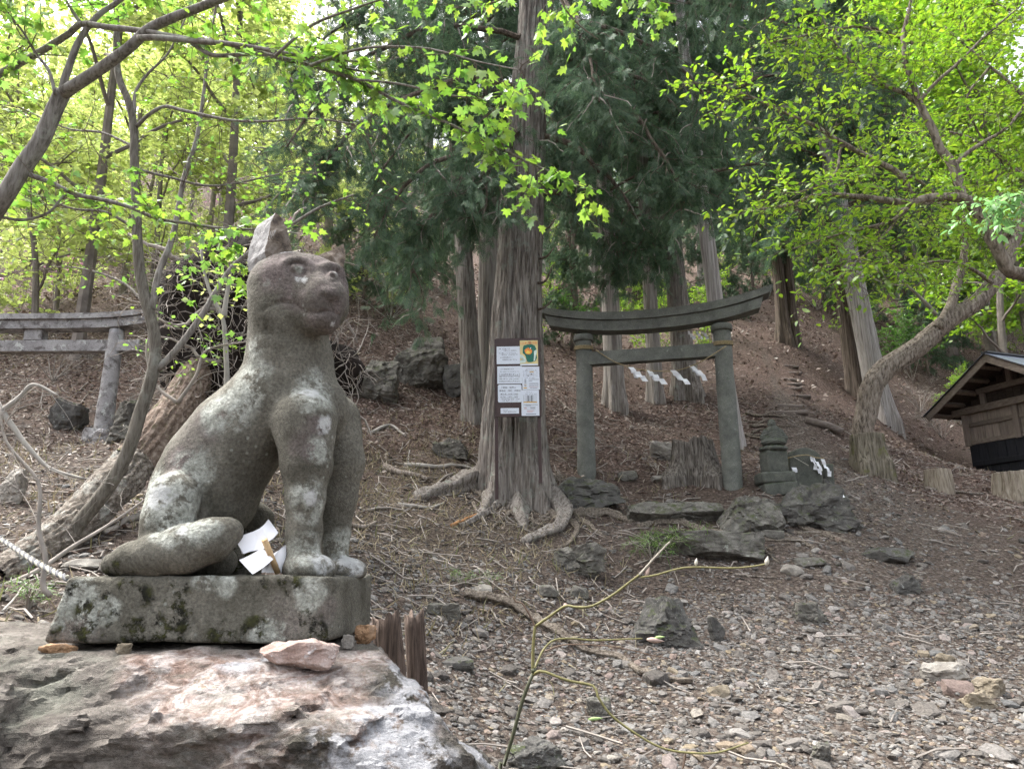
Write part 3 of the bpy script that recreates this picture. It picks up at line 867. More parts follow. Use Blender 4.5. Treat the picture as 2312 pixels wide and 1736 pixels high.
    # carved eyeballs, paler than the face
    eye_mat = mat_stone('eye_stone', [(0.16, 0.155, 0.14), (0.23, 0.225, 0.205), (0.30, 0.295, 0.275)], (0.42, 0.43, 0.41), .6, None, 8.0, .6, kind='World')
    for (ex, ey, rx, ry) in ((673, 607, 14, 9), (751, 623, 12, 10.5)):
        E, T_ = ico(3); c = surf(ex, ey, .004)
        E = E * np.array([rx * s, 7 * s, ry * s]) + .0006 * fbm(E * 6, 2, 3)[:, None]
        mesh_obj('eye', E + c, T_, np.zeros((0, 4), int), eye_mat, bo, True)
    # plinth carved with the figure
    bl, br = P(150, 1300, 1.36)[0], P(757, 1300, 1.36)[0]
    yb = 1.36; yf = 1.73; zb = P(450, 1452, 1.36)[2]
    xm = (bl + br) / 2
    # the plinth slopes outwards at its left foot
    def pf(p):
        q = p.copy()
        wx = (br - bl) / 2 + np.clip((ztop - p[:, 2]), 0, 1) * np.where(p[:, 0] < xm, .22, 0.0)
        dx = np.abs(q[:, 0] - xm) - wx
        dy = np.maximum(yb - q[:, 1] - 0.04 * (ztop - q[:, 2]), q[:, 1] - yf)
        dz = np.maximum(q[:, 2] - ztop, zb - q[:, 2])
        d = smax(smax(dx, dy, .012), dz, .010)
        a = P(760, 1440, 1.36); n = np.array([.42, -.06, -1.0]); n /= np.linalg.norm(n)
        d = smax(d, (p - a) @ n, .012)
        d = smax(d, (p - np.array([br, yb, 0])) @ np.array([.72, -.69, 0]) + .010, .008)
        d = d + .004 * fbm(p * 22, 3, 3) + 0.010 * np.maximum(fbm(p * 9, 2, 5) - .35, 0)
        for (x0, y0, x1, y1, r) in ((640, 1335, 560, 1440, 9), (575, 1385, 600, 1440, 7), (372, 1345, 362, 1425, 4), (500, 1352, 470, 1370, 5), (540, 1395, 505, 1405, 5)):
            d = smax(d, -cone(p, P(x0 - 150, y0, yb - .005), P(x1 - 150, y1, yb - .005), rp(r, 1.36) * .7, rp(r, 1.36)), .006)
        return d
    V, Q = sdf_mesh(pf, (bl - .08, yb - .04, zb - .02), (br + .05, yf + .04, ztop + .02), 0.0042)
    moss = spheres_attr(V, [(P(x, y, 1.36), r) for x, y, r in ((165, 1328, .014), (190, 1375, .022), (240, 1342, .012), (225, 1410, .022), (285, 1320, .014), (268, 1388, .016), (325, 1345, .02), (300, 1435, .03), (340, 1420, .03),
            (385, 1420, .035), (400, 1325, .022), (395, 1385, .03), (420, 1440, .025), (580, 1315, .018), (655, 1310, .02), (575, 1415, .022), (700, 1405, .022), (720, 1430, .02), (780, 1415, .015), (560, 1450, .02), (660, 1340, .012), (500, 1440, .03), (180, 1435, .02), (130, 1440, .02))], 1.2, 51, .6)
    lichen = spheres_attr(V, [(P(x, y, 1.36), r) for x, y, r in ((165, 1380, .04), (185, 1345, .03), (190, 1400, .03), (510, 1320, .02), (600, 1425, .025), (590, 1440, .02), (240, 1380, .025), (700, 1340, .03), (820, 1350, .03), (460, 1310, .02), (640, 1425, .015))], 1.0, 61)
    purple = spheres_attr(V, [(P(130, 1440, 1.36), .05), (P(180, 1440, 1.36), .05), (P(740, 1380, 1.36), .03), (P(650, 1400, 1.36), .05)], 2.0, 71) * .5
    mesh_obj('plinth', V, np.zeros((0, 3), int), Q, M['statue'], root, True, {'purple': purple, 'lichen': lichen, 'white': 0 * moss, 'moss': moss})

    # ears: two split stones set on the head
    def ear(name, pts_front, back_off, mats, label):
        F = [np.array(q) for q in pts_front]
        n = len(F)
        V = F + [q + back_off for q in F]
        c0, c1 = len(V), len(V) + 1
        V += [np.mean(F, 0) + np.array([0, -.006, 0]), np.mean(F, 0) + back_off]
        T = []
        for i in range(n):
            j = (i + 1) % n
            T += [(c0, i, j), (c1, n + j, n + i), (i, n + i, j), (j, n + i, n + j)]
        V = np.array(V, float); T = np.array(T)
        for it in range(3):     # subdivide for chipped edges
            E = {}; nv = [v for v in V]; nT = []
            def mid(a, b):
                k = (min(a, b), max(a, b))
                if k not in E: E[k] = len(nv); nv.append((V[a] + V[b]) / 2)
                return E[k]
            for a, b, c in T:
                x, y, z = mid(a, b), mid(b, c), mid(c, a); nT += [(a, x, z), (x, b, y), (z, y, c), (x, y, z)]
            V = np.array(nv); T = np.array(nT)
        V = V + 0.004 * np.stack([fbm(V * 40, 3, 61), fbm(V * 40, 3, 62), fbm(V * 40, 3, 63)], -1)
        o = mesh_obj(name, V, T, np.zeros((0, 4), int), mats, root, False)
        o['label'] = label
    def mat_ear(k=1.0):
        t = NT('ear_stone'); co = t.coord('World')
        n = t.noise(co, 40, 6, .7, .4)
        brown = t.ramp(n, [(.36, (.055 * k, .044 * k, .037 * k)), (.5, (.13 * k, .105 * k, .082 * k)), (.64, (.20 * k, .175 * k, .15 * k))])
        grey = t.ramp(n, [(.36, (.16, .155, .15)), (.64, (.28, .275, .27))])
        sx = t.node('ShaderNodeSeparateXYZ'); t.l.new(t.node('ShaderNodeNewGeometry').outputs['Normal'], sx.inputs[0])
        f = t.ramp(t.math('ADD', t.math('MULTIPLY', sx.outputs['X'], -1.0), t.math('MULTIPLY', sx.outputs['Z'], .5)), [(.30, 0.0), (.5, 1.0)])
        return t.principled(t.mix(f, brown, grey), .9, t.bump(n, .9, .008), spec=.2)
    ear_mat = mat_ear()
    ear('ear', [P(602, 590, 1.44), P(598, 566, 1.44), P(614, 492, 1.455), P(622, 479, 1.46), P(632, 488, 1.46), P(648, 515, 1.455), P(664, 585, 1.45)], np.array([-.055, .05, -.006]), ear_mat, 'tall split stone standing as the left ear')
    ear('ear', [P(708, 590, 1.49), P(712, 580, 1.49), P(768, 554, 1.50), P(776, 552, 1.505), P(780, 582, 1.505), P(777, 625, 1.505)], np.array([-.045, .035, -.012]), mat_ear(1.7), 'low broken stone forming the right ear')
build_statue()

# ------------------------------------------------------------------ more materials
M['torii'] = mat_stone('torii_stone', [(0.092, 0.096, 0.086), (0.15, 0.155, 0.138), (0.205, 0.21, 0.186)], (0.29, 0.31, 0.275), .64, (0.075, 0.095, 0.04), 1.2, .6)
M['torii_pale'] = mat_stone('torii_pale_stone', [(0.20, 0.19, 0.19), (0.29, 0.28, 0.275), (0.38, 0.37, 0.36)], (0.46, 0.47, 0.44), .57, None, 1.2, .5, dark=(0.09, 0.08, 0.075))
M['shrine_stone'] = mat_stone('shrine_stone', [(0.06, 0.063, 0.055), (0.10, 0.104, 0.09), (0.145, 0.146, 0.125)], (0.26, 0.29, 0.25), .68, (0.05, 0.065, 0.03), 2.0, .6)
M['rock'] = mat_stone('grey_rock', [(0.085, 0.080, 0.07), (0.145, 0.137, 0.12), (0.21, 0.20, 0.175)], (0.28, 0.29, 0.255), .62, (0.055, 0.065, 0.028), 1.6, .6, dark=(0.06, 0.054, 0.047))
M['rock_dark'] = mat_stone('dark_rock', [(0.055, 0.053, 0.049), (0.095, 0.091, 0.084), (0.15, 0.144, 0.13)], (0.26, 0.27, 0.25), .63, (0.05, 0.06, 0.025), 1.6, .6)
M['rock_pale'] = mat_stone('pale_rock', [(0.16, 0.145, 0.125), (0.27, 0.25, 0.22), (0.36, 0.335, 0.295)], (0.42, 0.42, 0.40), .66, None, 2.0, .5)
M['rock_ochre'] = mat_stone('ochre_rock', [(0.15, 0.125, 0.09), (0.22, 0.185, 0.135), (0.28, 0.245, 0.19)], (0.42, 0.40, 0.36), .66, None, 3.0, .5)
M['rock_rust'] = mat_stone('rust_rock', [(0.22, 0.12, 0.07), (0.34, 0.21, 0.12), (0.46, 0.36, 0.28)], (0.5, 0.47, 0.42), .62, None, 4.0, .5)
M['paper'] = mat_plain('paper', (0.82, 0.83, 0.86), 0.6, 0.03, 30)
M['straw'] = mat_plain('straw_rope', (0.30, 0.24, 0.14), 0.9, 0.3, 60)
M['rope_white'] = mat_plain('rope_white', (0.36, 0.345, 0.285), 0.85, 0.15, 60)
M['rope_dark'] = mat_plain('rope_dark', (0.12, 0.12, 0.125), 0.85, 0.2, 60)
M['stick_wood'] = mat_wood('stick_wood', (0.40, 0.27, 0.14), (0.58, 0.42, 0.25), 'Z', 80)
M['board_brown'] = mat_plain('board_brown', (0.040, 0.020, 0.018), 0.5, 0.2, 20, 0.4)
M['ink'] = mat_plain('ink', (0.03, 0.03, 0.035), 0.7, 0.1)
M['ink_red'] = mat_plain('ink_red', (0.45, 0.10, 0.07), 0.7, 0.1)
M['ink_orange'] = mat_plain('ink_orange', (0.55, 0.33, 0.04), 0.7, 0.1)
M['sheet'] = mat_plain('sheet_paper', (0.60, 0.64, 0.70), 0.45, 0.03, 30)
M['poster_cream'] = mat_plain('poster_cream', (0.60, 0.50, 0.24), 0.45, 0.12, 12)
M['poster_green'] = mat_plain('poster_green', (0.02, 0.13, 0.09), 0.5, 0.2, 30)
M['poster_flame'] = mat_plain('poster_flame', (0.72, 0.24, 0.05), 0.5, 0.25, 30)
M['poster_yellow'] = mat_plain('poster_yellow', (0.75, 0.55, 0.10), 0.5, 0.1, 30)
M['poster_pale'] = mat_plain('poster_pale', (0.55, 0.66, 0.60), 0.5, 0.1, 30)
M['log_wood'] = mat_wood('log_wood', (0.09, 0.072, 0.062), (0.23, 0.195, 0.17), 'X', 30)
M['shed_wood'] = mat_wood('shed_wood', (0.14, 0.112, 0.094), (0.29, 0.245, 0.215), 'Z', 30)
M['shed_beam'] = mat_wood('shed_beam', (0.115, 0.092, 0.076), (0.24, 0.20, 0.17), 'Y', 30)
M['shed_dark'] = mat_wood('shed_dark', (0.03, 0.023, 0.019), (0.065, 0.05, 0.042), 'Y', 30)
M['black_board'] = mat_wood('black_board', (0.006, 0.007, 0.010), (0.018, 0.019, 0.024), 'Z', 30, .6)
M['roof_metal'] = mat_plain('roof_metal', (0.16, 0.18, 0.23), 0.35, 0.1, 8, 0.5)
M['roof_edge'] = mat_plain('roof_edge', (0.03, 0.03, 0.034), 0.5, 0.1, 8, 0.4)

M['stump_wood'] = mat_bark('stump_wood', (0.035, 0.03, 0.026), (0.12, 0.105, 0.09), (0.25, 0.23, 0.205), 40, 2.5, 1.0)
M['cut_wood'] = mat_bark('cut_wood', (0.14, 0.115, 0.085), (0.27, 0.23, 0.18), (0.38, 0.34, 0.28), 30, 2.0, 0.8)
M['stump_moss'] = mat_bark('stump_moss', (0.06, 0.05, 0.038), (0.17, 0.15, 0.115), (0.28, 0.25, 0.20), 30, 2.5, 0.9, lichen=(0.13, 0.13, 0.05))
M['pink_rock'] = mat_stone('pink_rock', [(0.22, 0.14, 0.11), (0.36, 0.27, 0.235), (0.48, 0.42, 0.39)], (0.58, 0.55, 0.54), .58, None, 4.0, .5)
M['post_wood'] = mat_wood('post_wood', (0.025, 0.018, 0.014), (0.16, 0.118, 0.095), 'Z', 150, .9, 1.0)
Z3 = np.zeros((0, 3), int); Z4 = np.zeros((0, 4), int)

# ------------------------------------------------------------------ torii gates
def frame_beam(A, B, cz, hgt, dep, t0, t1, curve, n=18, over=0.0, slant=0.0):
    """beam section along A->B (world xy), t in metres from the middle; returns V,Q closed"""
    ax = (B - A); L = np.linalg.norm(ax[:2]); ax = np.array([ax[0] / L, ax[1] / L, 0]); ay = np.array([-ax[1], ax[0], 0])
    mid = (A + B) / 2
    t = np.linspace(t0, t1, n)
    V = []
    for k, tt in enumerate(t):
        z = cz + curve(tt)
        for (sy, sz) in ((-1, -1), (1, -1), (1, 1), (-1, 1)):
            sl = slant * (1 if sz > 0 else 0) * (tt / max(abs(t0), abs(t1)))
            V.append(np.array([mid[0], mid[1], 0]) + ax * (tt + sl) + ay * sy * dep / 2 + np.array([0, 0, z + sz * hgt / 2]))
    V = np.array(V); Q = []
    for k in range(n - 1):
        for j in range(4):
            Q.append((k * 4 + j, k * 4 + (j + 1) % 4, (k + 1) * 4 + (j + 1) % 4, (k + 1) * 4 + j))
    Q += [(3, 2, 1, 0), ((n - 1) * 4, (n - 1) * 4 + 1, (n - 1) * 4 + 2, (n - 1) * 4 + 3)]
    V = V + 0.004 * np.stack([fbm(V * 6, 2, 5), fbm(V * 6, 2, 6), fbm(V * 6, 2, 7)], -1)
    return V, np.array(Q)

def lathe(c, prof, n=28, wob=0.0):
    """prof = [(radius, z)...] world z, c=(x,y)"""
    th = np.arange(n) * 2 * math.pi / n
    V = np.array([[c[0] + r * math.cos(a), c[1] + r * math.sin(a), z] for r, z in prof for a in th])
    if wob: V[:, :2] += wob * np.stack([fbm(V * 5, 2, 3), fbm(V * 5, 2, 4)], -1)
    m = len(prof)
    i = np.arange(m - 1)[:, None]; j = np.arange(n)[None]; j2 = (j + 1) % n
    Q = np.stack([i * n + j, i * n + j2, (i + 1) * n + j2, (i + 1) * n + j], -1).reshape(-1, 4)
    V = np.vstack([V, [c[0], c[1], prof[0][1]], [c[0], c[1], prof[-1][1]]])
    jj = np.arange(n)
    T = np.vstack([np.stack([np.full(n, m * n), (jj + 1) % n, jj], -1), np.stack([np.full(n, m * n + 1), (m - 1) * n + jj, (m - 1) * n + (jj + 1) % n], -1)])
    return V, T, Q

def prof_lin(r0, z0, r1, z1, n=12): return [(r0 + (r1 - r0) * k / n, z0 + (z1 - z0) * k / n) for k in range(n + 1)]

TA, TB = P(1325, 1076, 10.7), P(1655, 1099, 10.2)
TA[2] = min(TA[2], Hs(TA[0], TA[1])); TB[2] = min(TB[2], Hs(TB[0], TB[1]))
def build_torii():
    root = thing('torii_gate', 'dark grey stone torii gate with upswept top beam on the slope', 'torii', (TA + TB) / 2)
    ztA, ztB = P(1331, 752, 10.7)[2], P(1624, 742, 10.2)[2]
    zt = (ztA + ztB) / 2
    for c, r0, r1 in ((TA, PX(20.5, 10.7), PX(18, 10.7)), (TB, PX(21.5, 10.2), PX(19.5, 10.2))):
        V, T, Q = lathe(c, prof_lin(r0, c[2] - .15, r1, zt - .02, 30), 32, .008); mesh_obj('pillar', V, T, Q, M['torii'], root, True)
        rc = r1 * 1.26
        V, T, Q = lathe(c, [(rc * .93, zt - .095), (rc, zt - .085), (rc, zt - .02), (rc * .95, zt)], 32, .004); mesh_obj('collar', V, T, Q, M['torii'], root, True)
    L = np.linalg.norm((TB - TA)[:2])
    cur = lambda t: 0.22 * (abs(t) / 1.66) ** 2.4
    h1, h2 = PX(25, 10.4), PX(19, 10.4)
    for t0, t1 in ((-1.52, .02), (.023, 1.55)):
        V, Q = frame_beam(TA, TB, zt + h1 / 2, h1, .235, t0, t1, cur, slant=.06); mesh_obj('lower_top_beam', V, Z3, Q, M['torii'], root)
    for t0, t1 in ((-1.66, .13), (.133, 1.70)):
        V, Q = frame_beam(TA, TB, zt + h1 + h2 / 2 + .002, h2, .30, t0, t1, cur, slant=.06); mesh_obj('upper_top_beam', V, Z3, Q, M['torii'], root)
    zn = (P(1480, 788, 10.45)[2] + P(1480, 816, 10.45)[2]) / 2
    V, Q = frame_beam(TA, TB, zn, PX(30, 10.4), .15, -L / 2 - .02, L / 2 + .02, lambda t: 0); mesh_obj('tie_beam', V, Z3, Q, M['torii'], root)
build_torii()

def build_torii_left():
    A, B = P(-420, 1010, 9.45), P(228, 1006, 9.4)
    A[2] = Hs(A[0], A[1]); B[2] = Hs(B[0], B[1])
    root = thing('torii_gate', 'pale lichen-spotted stone torii gate behind the slender tree at left', 'torii', (A + B) / 2)
    zt = P(232, 746, 9.4)[2]
    for c in (A, B):
        V, T, Q = lathe(c, prof_lin(PX(20, 9.4), c[2] - .15, PX(16, 9.4), zt, 24), 28, .008); mesh_obj('pillar', V, T, Q, M['torii_pale'], root, True)
    L = np.linalg.norm((B - A)[:2])
    cur = lambda t: 0.09 * (abs(t) / (L / 2 + .5)) ** 6
    V, Q = frame_beam(A, B, zt + .06, .12, .20, -L / 2 - .50, L / 2 + .47, cur, slant=.05); mesh_obj('lower_top_beam', V, Z3, Q, M['torii_pale'], root)
    V, Q = frame_beam(A, B, zt + .122 + .038, .075, .27, -L / 2 - .56, L / 2 + .53, cur, slant=.05); mesh_obj('upper_top_beam', V, Z3, Q, M['torii_pale'], root)
    zn = P(100, 788, 9.5)[2]
    V, Q = frame_beam(A, B, zn, PX(26, 9.4), .14, -L / 2 - .38, L / 2 + .36, lambda t: 0); mesh_obj('tie_beam', V, Z3, Q, M['torii_pale'], root)
    tm = np.linalg.norm((P(100, 770, 9.65) - (A + B) / 2)[:2])
    V, Q = frame_beam(A, B, (zt + zn + PX(14.5, 9.4)) / 2, zt - zn - PX(14.5, 9.4) - .002, .13, tm - .12, tm + .12, lambda t: 0); mesh_obj('centre_strut', V, Z3, Q, M['torii_pale'], root)
    V, T = rock((.27, .25, .20), 4, 12, 12, .14)
    o = mesh_obj('foot_stone', V + np.array([B[0], B[1], Hs(B[0], B[1]) - .06]), T, Z4, M['torii_pale'], root)
build_torii_left()

def shide_strip(mb, p, w, h, n, side, rnd, blow=(0, 0, 0)):
    """a folded zigzag paper streamer hanging from p"""
    p = np.array(p, float); down = np.array([0, 0, -1.0]) + np.array(blow); down /= np.linalg.norm(down)
    lat = np.array([math.cos(side), math.sin(side), 0.0])
    off = 0.0
    for k in range(n):
        a = p + down * (h * 0.72 * k) + lat * off
        tw = rnd.uniform(-.5, .5); l2 = lat * math.cos(tw) + np.array([-lat[1], lat[0], 0.25]) * math.sin(tw)
        l2 /= np.linalg.norm(l2)
        d2 = down + rnd.uniform(-.25, .25, 3); d2 /= np.linalg.norm(d2)
        nn = np.cross(l2, d2); nn /= np.linalg.norm(nn); nn *= 0.0008
        bend = np.cross(l2, d2) * rnd.uniform(-.15, .15) * h
        q = [a, a + l2 * w, a + l2 * w + d2 * h * .5 + bend, a + d2 * h * .5 + bend, a + l2 * w + d2 * h, a + d2 * h]
        V = np.array([x + nn for x in q] + [x - nn for x in q])
        Q = [(0, 3, 2, 1), (3, 5, 4, 2), (6, 7, 8, 9), (9, 8, 10, 11), (0, 1, 7, 6), (1, 2, 8, 7), (2, 4, 10, 8), (4, 5, 11, 10), (5, 3, 9, 11), (3, 0, 6, 9)]
        mb.add(V, None, Q)
        off += w * (0.55 if k % 2 == 0 else 0.45)

def build_ropes():
    rnd = np.random.default_rng(5)
    dA, dB = 10.7, 10.2
    pa, pb = P(1345, 790, dA - .14), P(1640, 781, dB - .2)
    root = thing('straw_rope', 'thin straw rope with four paper streamers sagging across the torii', 'rope', P(1500, 838, 10.2))
    mb = MB()
    for c, px, py, d, r in ((TA, 1331, 787, dA, PX(19.5, dA)), (TB, 1630, 777, dB, PX(21, dB))):
        zc = P(px, py, d)[2]
        t = np.linspace(0, 2 * math.pi * 4, 90)
        mb.tube(np.stack([c[0] + (r + .012) * np.cos(t), c[1] + (r + .012) * np.sin(t), zc - .03 + .06 * t / t[-1] + .02 * np.sin(t)], -1), .008, 5)
    pts = smooth_poly([pa, P(1390, 818, 10.45), P(1440, 833, 10.35), P(1490, 838, 10.3), P(1530, 836, 10.25), P(1580, 818, 10.15), pb], 40)
    mb.tube(pts, .0085, 6)
    mb.build('cord', M['straw'], root, True)
    for (px, py) in ((1418, 829), (1460, 836), (1512, 836), (1555, 826)):
        m = MB(); q = P(px, py, 10.3 if px < 1500 else 10.2)
        shide_strip(m, q, .085, .10, 3, 0.0, rnd, (.5, 0, 0.1))
        shide_strip(m, q + np.array([.01, .01, 0]), .075, .09, 2, .5, rnd, (.4, .1, .1))
        m.build('paper_streamer', M['paper'], root)
    root = thing('straw_rope', 'short cord with three small paper streamers under the torii top beam', 'rope', P(1570, 752, 10.5))
    mb = MB(); mb.tube(smooth_poly([P(1530, 749, 10.42), P(1555, 746, 10.44), P(1580, 746, 10.42), P(1606, 752, 10.28)], 14), .006, 5); mb.build('cord', M['straw'], root, True)
    for px in (1553, 1570, 1582):
        m = MB(); shide_strip(m, P(px, 747, 10.42), .045, .055, 3, rnd.uniform(-.4, .4), rnd, (.25, 0, 0)); m.build('paper_streamer', M['paper'], root)

    # twisted black and white rope by the plinth
    root = thing('twisted_rope', 'black and white twisted rope running to the plinth corner at left', 'rope', P(80, 1262, 1.9))
    a, b = P(-260, 1120, 2.6), P(153, 1306, 1.52)
    base = smooth_poly([a, P(-60, 1185, 2.2), P(10, 1222, 2.0), P(80, 1268, 1.72), b], 700)
    L = np.concatenate([[0], np.cumsum(np.linalg.norm(np.diff(base, axis=0), axis=1))])
    for k, (mt) in enumerate(('rope_white', 'rope_dark')):
        ph = L / .0085 + k * math.pi
        mb = MB(); mb.tube(base + .0032 * np.stack([np.cos(ph) * .6, np.cos(ph) * .5, np.sin(ph)], -1), .0038, 7); mb.build('strand', M[mt], root, True)
build_ropes()

# ------------------------------------------------------------------ gohei wand between the paws
def build_gohei():
    root = thing('paper_wand', 'white folded paper wand on wooden stick beside the wolf statue paws', 'paper wand', P(590, 1290, 1.40))
    mb = MB(); a, b = P(597, 1218, 1.362), P(627, 1292, 1.41)
    mb.tube(np.array([a, a * .5 + b * .5, b]), .0055, 12); o = mb.build('stick', M['stick_wood'], root, True)
    def sheet(pts, bend):
        p = [np.array(P(*q)) for q in pts]
        n = np.cross(p[1] - p[0], p[3] - p[0]); n /= np.linalg.norm(n)
        N = 6; V = []
        for off in (0.0004, -0.0004):
            for i in range(N + 1):
                for j in range(N + 1):
                    u, v = i / N, j / N
                    q = p[0] * (1 - u) * (1 - v) + p[1] * u * (1 - v) + p[2] * u * v + p[3] * (1 - u) * v
                    V.append(q + n * (off + bend * (math.sin(u * math.pi) + .5 * math.sin(v * 3))))
        k = (N + 1) ** 2; Q = []
        for i in range(N):
            for j in range(N):
                a_ = i * (N + 1) + j; f = (a_, a_ + N + 1, a_ + N + 2, a_ + 1)
                Q.append(f); Q.append(tuple(k + x for x in f[::-1]))
        m = MB(); m.add(np.array(V), None, Q); m.build('paper_fold', M['paper'], root, True)
    sheet([(530, 1216, 1.40), (592, 1190, 1.42), (602, 1228, 1.41), (550, 1250, 1.40)], .004)
    sheet([(583, 1195, 1.43), (606, 1172, 1.43), (628, 1202, 1.43), (606, 1222, 1.42)], .003)
    sheet([(530, 1213, 1.415), (546, 1250, 1.41), (601, 1236, 1.40), (593, 1192, 1.415)], -.004)
    sheet([(540, 1264, 1.375), (592, 1236, 1.385), (617, 1262, 1.375), (570, 1296, 1.365)], .003)
    sheet([(590, 1292, 1.39), (615, 1262, 1.39), (646, 1230, 1.42), (642, 1294, 1.42)], .010)
    sheet([(612, 1252, 1.405), (646, 1229, 1.425), (645, 1290, 1.425), (600, 1293, 1.40)], -.005)
build_gohei()

# ------------------------------------------------------------------ rocks
def place_rock(box, mat, label, seed=1, ratio=.7, sub=4, rough=.10, planes=13, strata=.0, tilt=0.0, sink=0.12, name='rock', dd=0.0, jag=.1, taper=0.0):
    x0, y0, x1, y1 = box
    g = G((x0 + x1) / 2, y1)
    d = g[1] + dd
    w = PX(x1 - x0, d, y0) / 2; h = PX(y1 - y0, d, y0) / 2 * (1 + sink); dp = w * ratio
    c = P((x0 + x1) / 2, (y0 + y1) / 2, d + dp * .6); c[2] -= h * sink
    V, T = rock((w * 1.12, dp * 1.1, h * 1.15), sub, seed, planes, rough, strata, jag)
    if tilt: V = V @ rotm('Y', tilt).T
    if taper: V[:, :2] *= (1 - taper * (V[:, 2:3] / h))
    o = mesh_obj(name, V + c, T, Z4, M[mat], None, False)
    tag(o, label, 'rock')
    return o
place_rock((1419, 1136, 1619, 1182), 'rock', 'long flat grey slab lying between the torii and the lower slab', 2, .45, 5, .09, 10, .012, name='flat_rock')
place_rock((1451, 1202, 1731, 1266), 'rock', 'longest flat slab with broken edge below the torii', 3, .38, 5, .10, 9, .012, name='flat_rock')
place_rock((1624, 1119, 1752, 1202), 'rock', 'angular brown-grey rock right of the upper slab', 14, .6, 5, .10, 8, taper=.15)
place_rock((1752, 1098, 1912, 1195), 'rock_dark', 'large lichen-covered boulder in front of the little stone shrine', 5, .7, 5, .10, 16, taper=.28)
place_rock((1246, 1074, 1398, 1146), 'rock_dark', 'dark boulder between the board tree and the left torii pillar', 6, .6, 5, .12, 14, taper=.25)
place_rock((1716, 1196, 1768, 1222), 'rock', 'small wedge-shaped stone among roots below the lichen boulder', 7, .7, 3)
place_rock((1764, 1273, 1812, 1302), 'rock_pale', 'pale cream stone on path below the lichen boulder', 8, .8, 3)
place_rock((1790, 1258, 1856, 1280), 'rock', 'flat grey-brown stone behind the pale cream stone', 9, .9, 3)
place_rock((1444, 1350, 1566, 1462), 'rock_dark', 'dark grey pyramidal rock half buried beside the path', 10, .7, 5, .08, 9, taper=.38)
place_rock((1598, 1396, 1638, 1450), 'rock_dark', 'narrow upright dark stone right of the pyramidal rock', 11, .6, 4, .08, 9)
place_rock((1797, 1364, 1868, 1410), 'rock', 'rounded bluish stone standing in the path', 12, .8, 4)
place_rock((2015, 1300, 2080, 1342), 'rock_dark', 'dark flat-faced stone in the upper path at right', 13, .6, 4)
place_rock((2074, 1497, 2184, 1545), 'rock_pale', 'broad pale slab of stone at the right edge of path', 21, .8, 4)
place_rock((2192, 1530, 2268, 1570), 'rock_ochre', 'ochre flat stone nearest the right bank', 15, .8, 4)
place_rock((2172, 1560, 2248, 1600), 'rock_ochre', 'yellow-brown wedge stone with shadowed underside at right', 16, .8, 4)
place_rock((2108, 1474, 2156, 1502), 'rock_ochre', 'small golden stone behind the broad pale slab', 17, .8, 3)
place_rock((1596, 1543, 1656, 1574), 'rock_ochre', 'yellowish flat stone in the middle of path', 18, .8, 3)
place_rock((1322, 1577, 1380, 1624), 'rock', 'upright brownish stone beside the budding sapling', 19, .6, 4)
place_rock((1830, 1678, 1876, 1718), 'rock', 'grey-green block at the bottom of the path', 20, .8, 4)
place_rock((1150, 1674, 1268, 1745), 'rock_dark', 'mottled rock at the foot of the budding sapling', 22, .8, 5)
place_rock((1250, 1230, 1358, 1298), 'rock', 'mossy ribbed rock below the board tree roots', 23, .7, 5, .16, 10)
place_rock((1932, 1236, 2062, 1268), 'rock_dark', 'wide low dark rock in the upper path', 24, .7, 4)
place_rock((1280, 1320, 1330, 1352), 'rock', 'grey block left of the sapling fork', 25, .8, 3)
place_rock((1212, 1318, 1262, 1348), 'rock', 'bluish block above the long surface root', 26, .8, 3)
place_rock((955, 1362, 1044, 1396), 'rock', 'flat layered slab behind the split wooden post', 27, .7, 4, .08, 10, .015)
place_rock((1065, 1318, 1110, 1346), 'rock_pale', 'tan stone at the head of the long surface root', 28, .8, 3)
place_rock((1000, 1480, 1070, 1512), 'rock_dark', 'flat blackish stone on soil right of the rope knot', 29, .9, 3)
place_rock((975, 990, 1060, 1034), 'rock', 'bluish outcrop left of the board tree trunk', 30, .7, 5, .14, 9)
place_rock((1465, 1000, 1530, 1040), 'rock_pale', 'lichen-white rock left of the big stump', 31, .7, 4)
place_rock((1395, 1062, 1440, 1086), 'rock', 'mossy stone inside the torii opening', 32, .7, 3)
place_rock((1470, 1074, 1522, 1088), 'rock_pale', 'flat tan stone on path under the torii', 33, .7, 3)
place_rock((770, 810, 900, 905), 'rock', 'tilted grey outcrop on bank right of the statue chest', 34, .6, 5, .10, 8)
place_rock((880, 760, 1010, 880), 'rock', 'broad cracked outcrop on the bank behind the statue', 35, .5, 5, .12, 10)
place_rock((1000, 820, 1056, 900), 'rock_dark', 'dark outcrop against the slender cedar trunk', 36, .5, 5, .12, 9)
place_rock((240, 960, 300, 1000), 'rock', 'grey rock beside the pale torii pillar foot', 37, .7, 4)
place_rock((260, 905, 345, 965), 'rock', 'bluish rock on the slope right of pale torii pillar', 38, .6, 4)
place_rock((0, 1060, 60, 1135), 'rock_pale', 'lichen-mottled rock at the left edge of photo', 39, .7, 5, .18)
place_rock((115, 900, 200, 975), 'rock_dark', 'dark rock on leaf slope left of pale torii pillar', 40, .6, 4)
place_rock((150, 1262, 232, 1284), 'rock_pale', 'flat pale stone at the foot of the slender tree', 41, .8, 3)
place_rock((360, 600, 420, 640), 'rock_pale', 'pale rock high on the left hillside', 42, .6, 3)

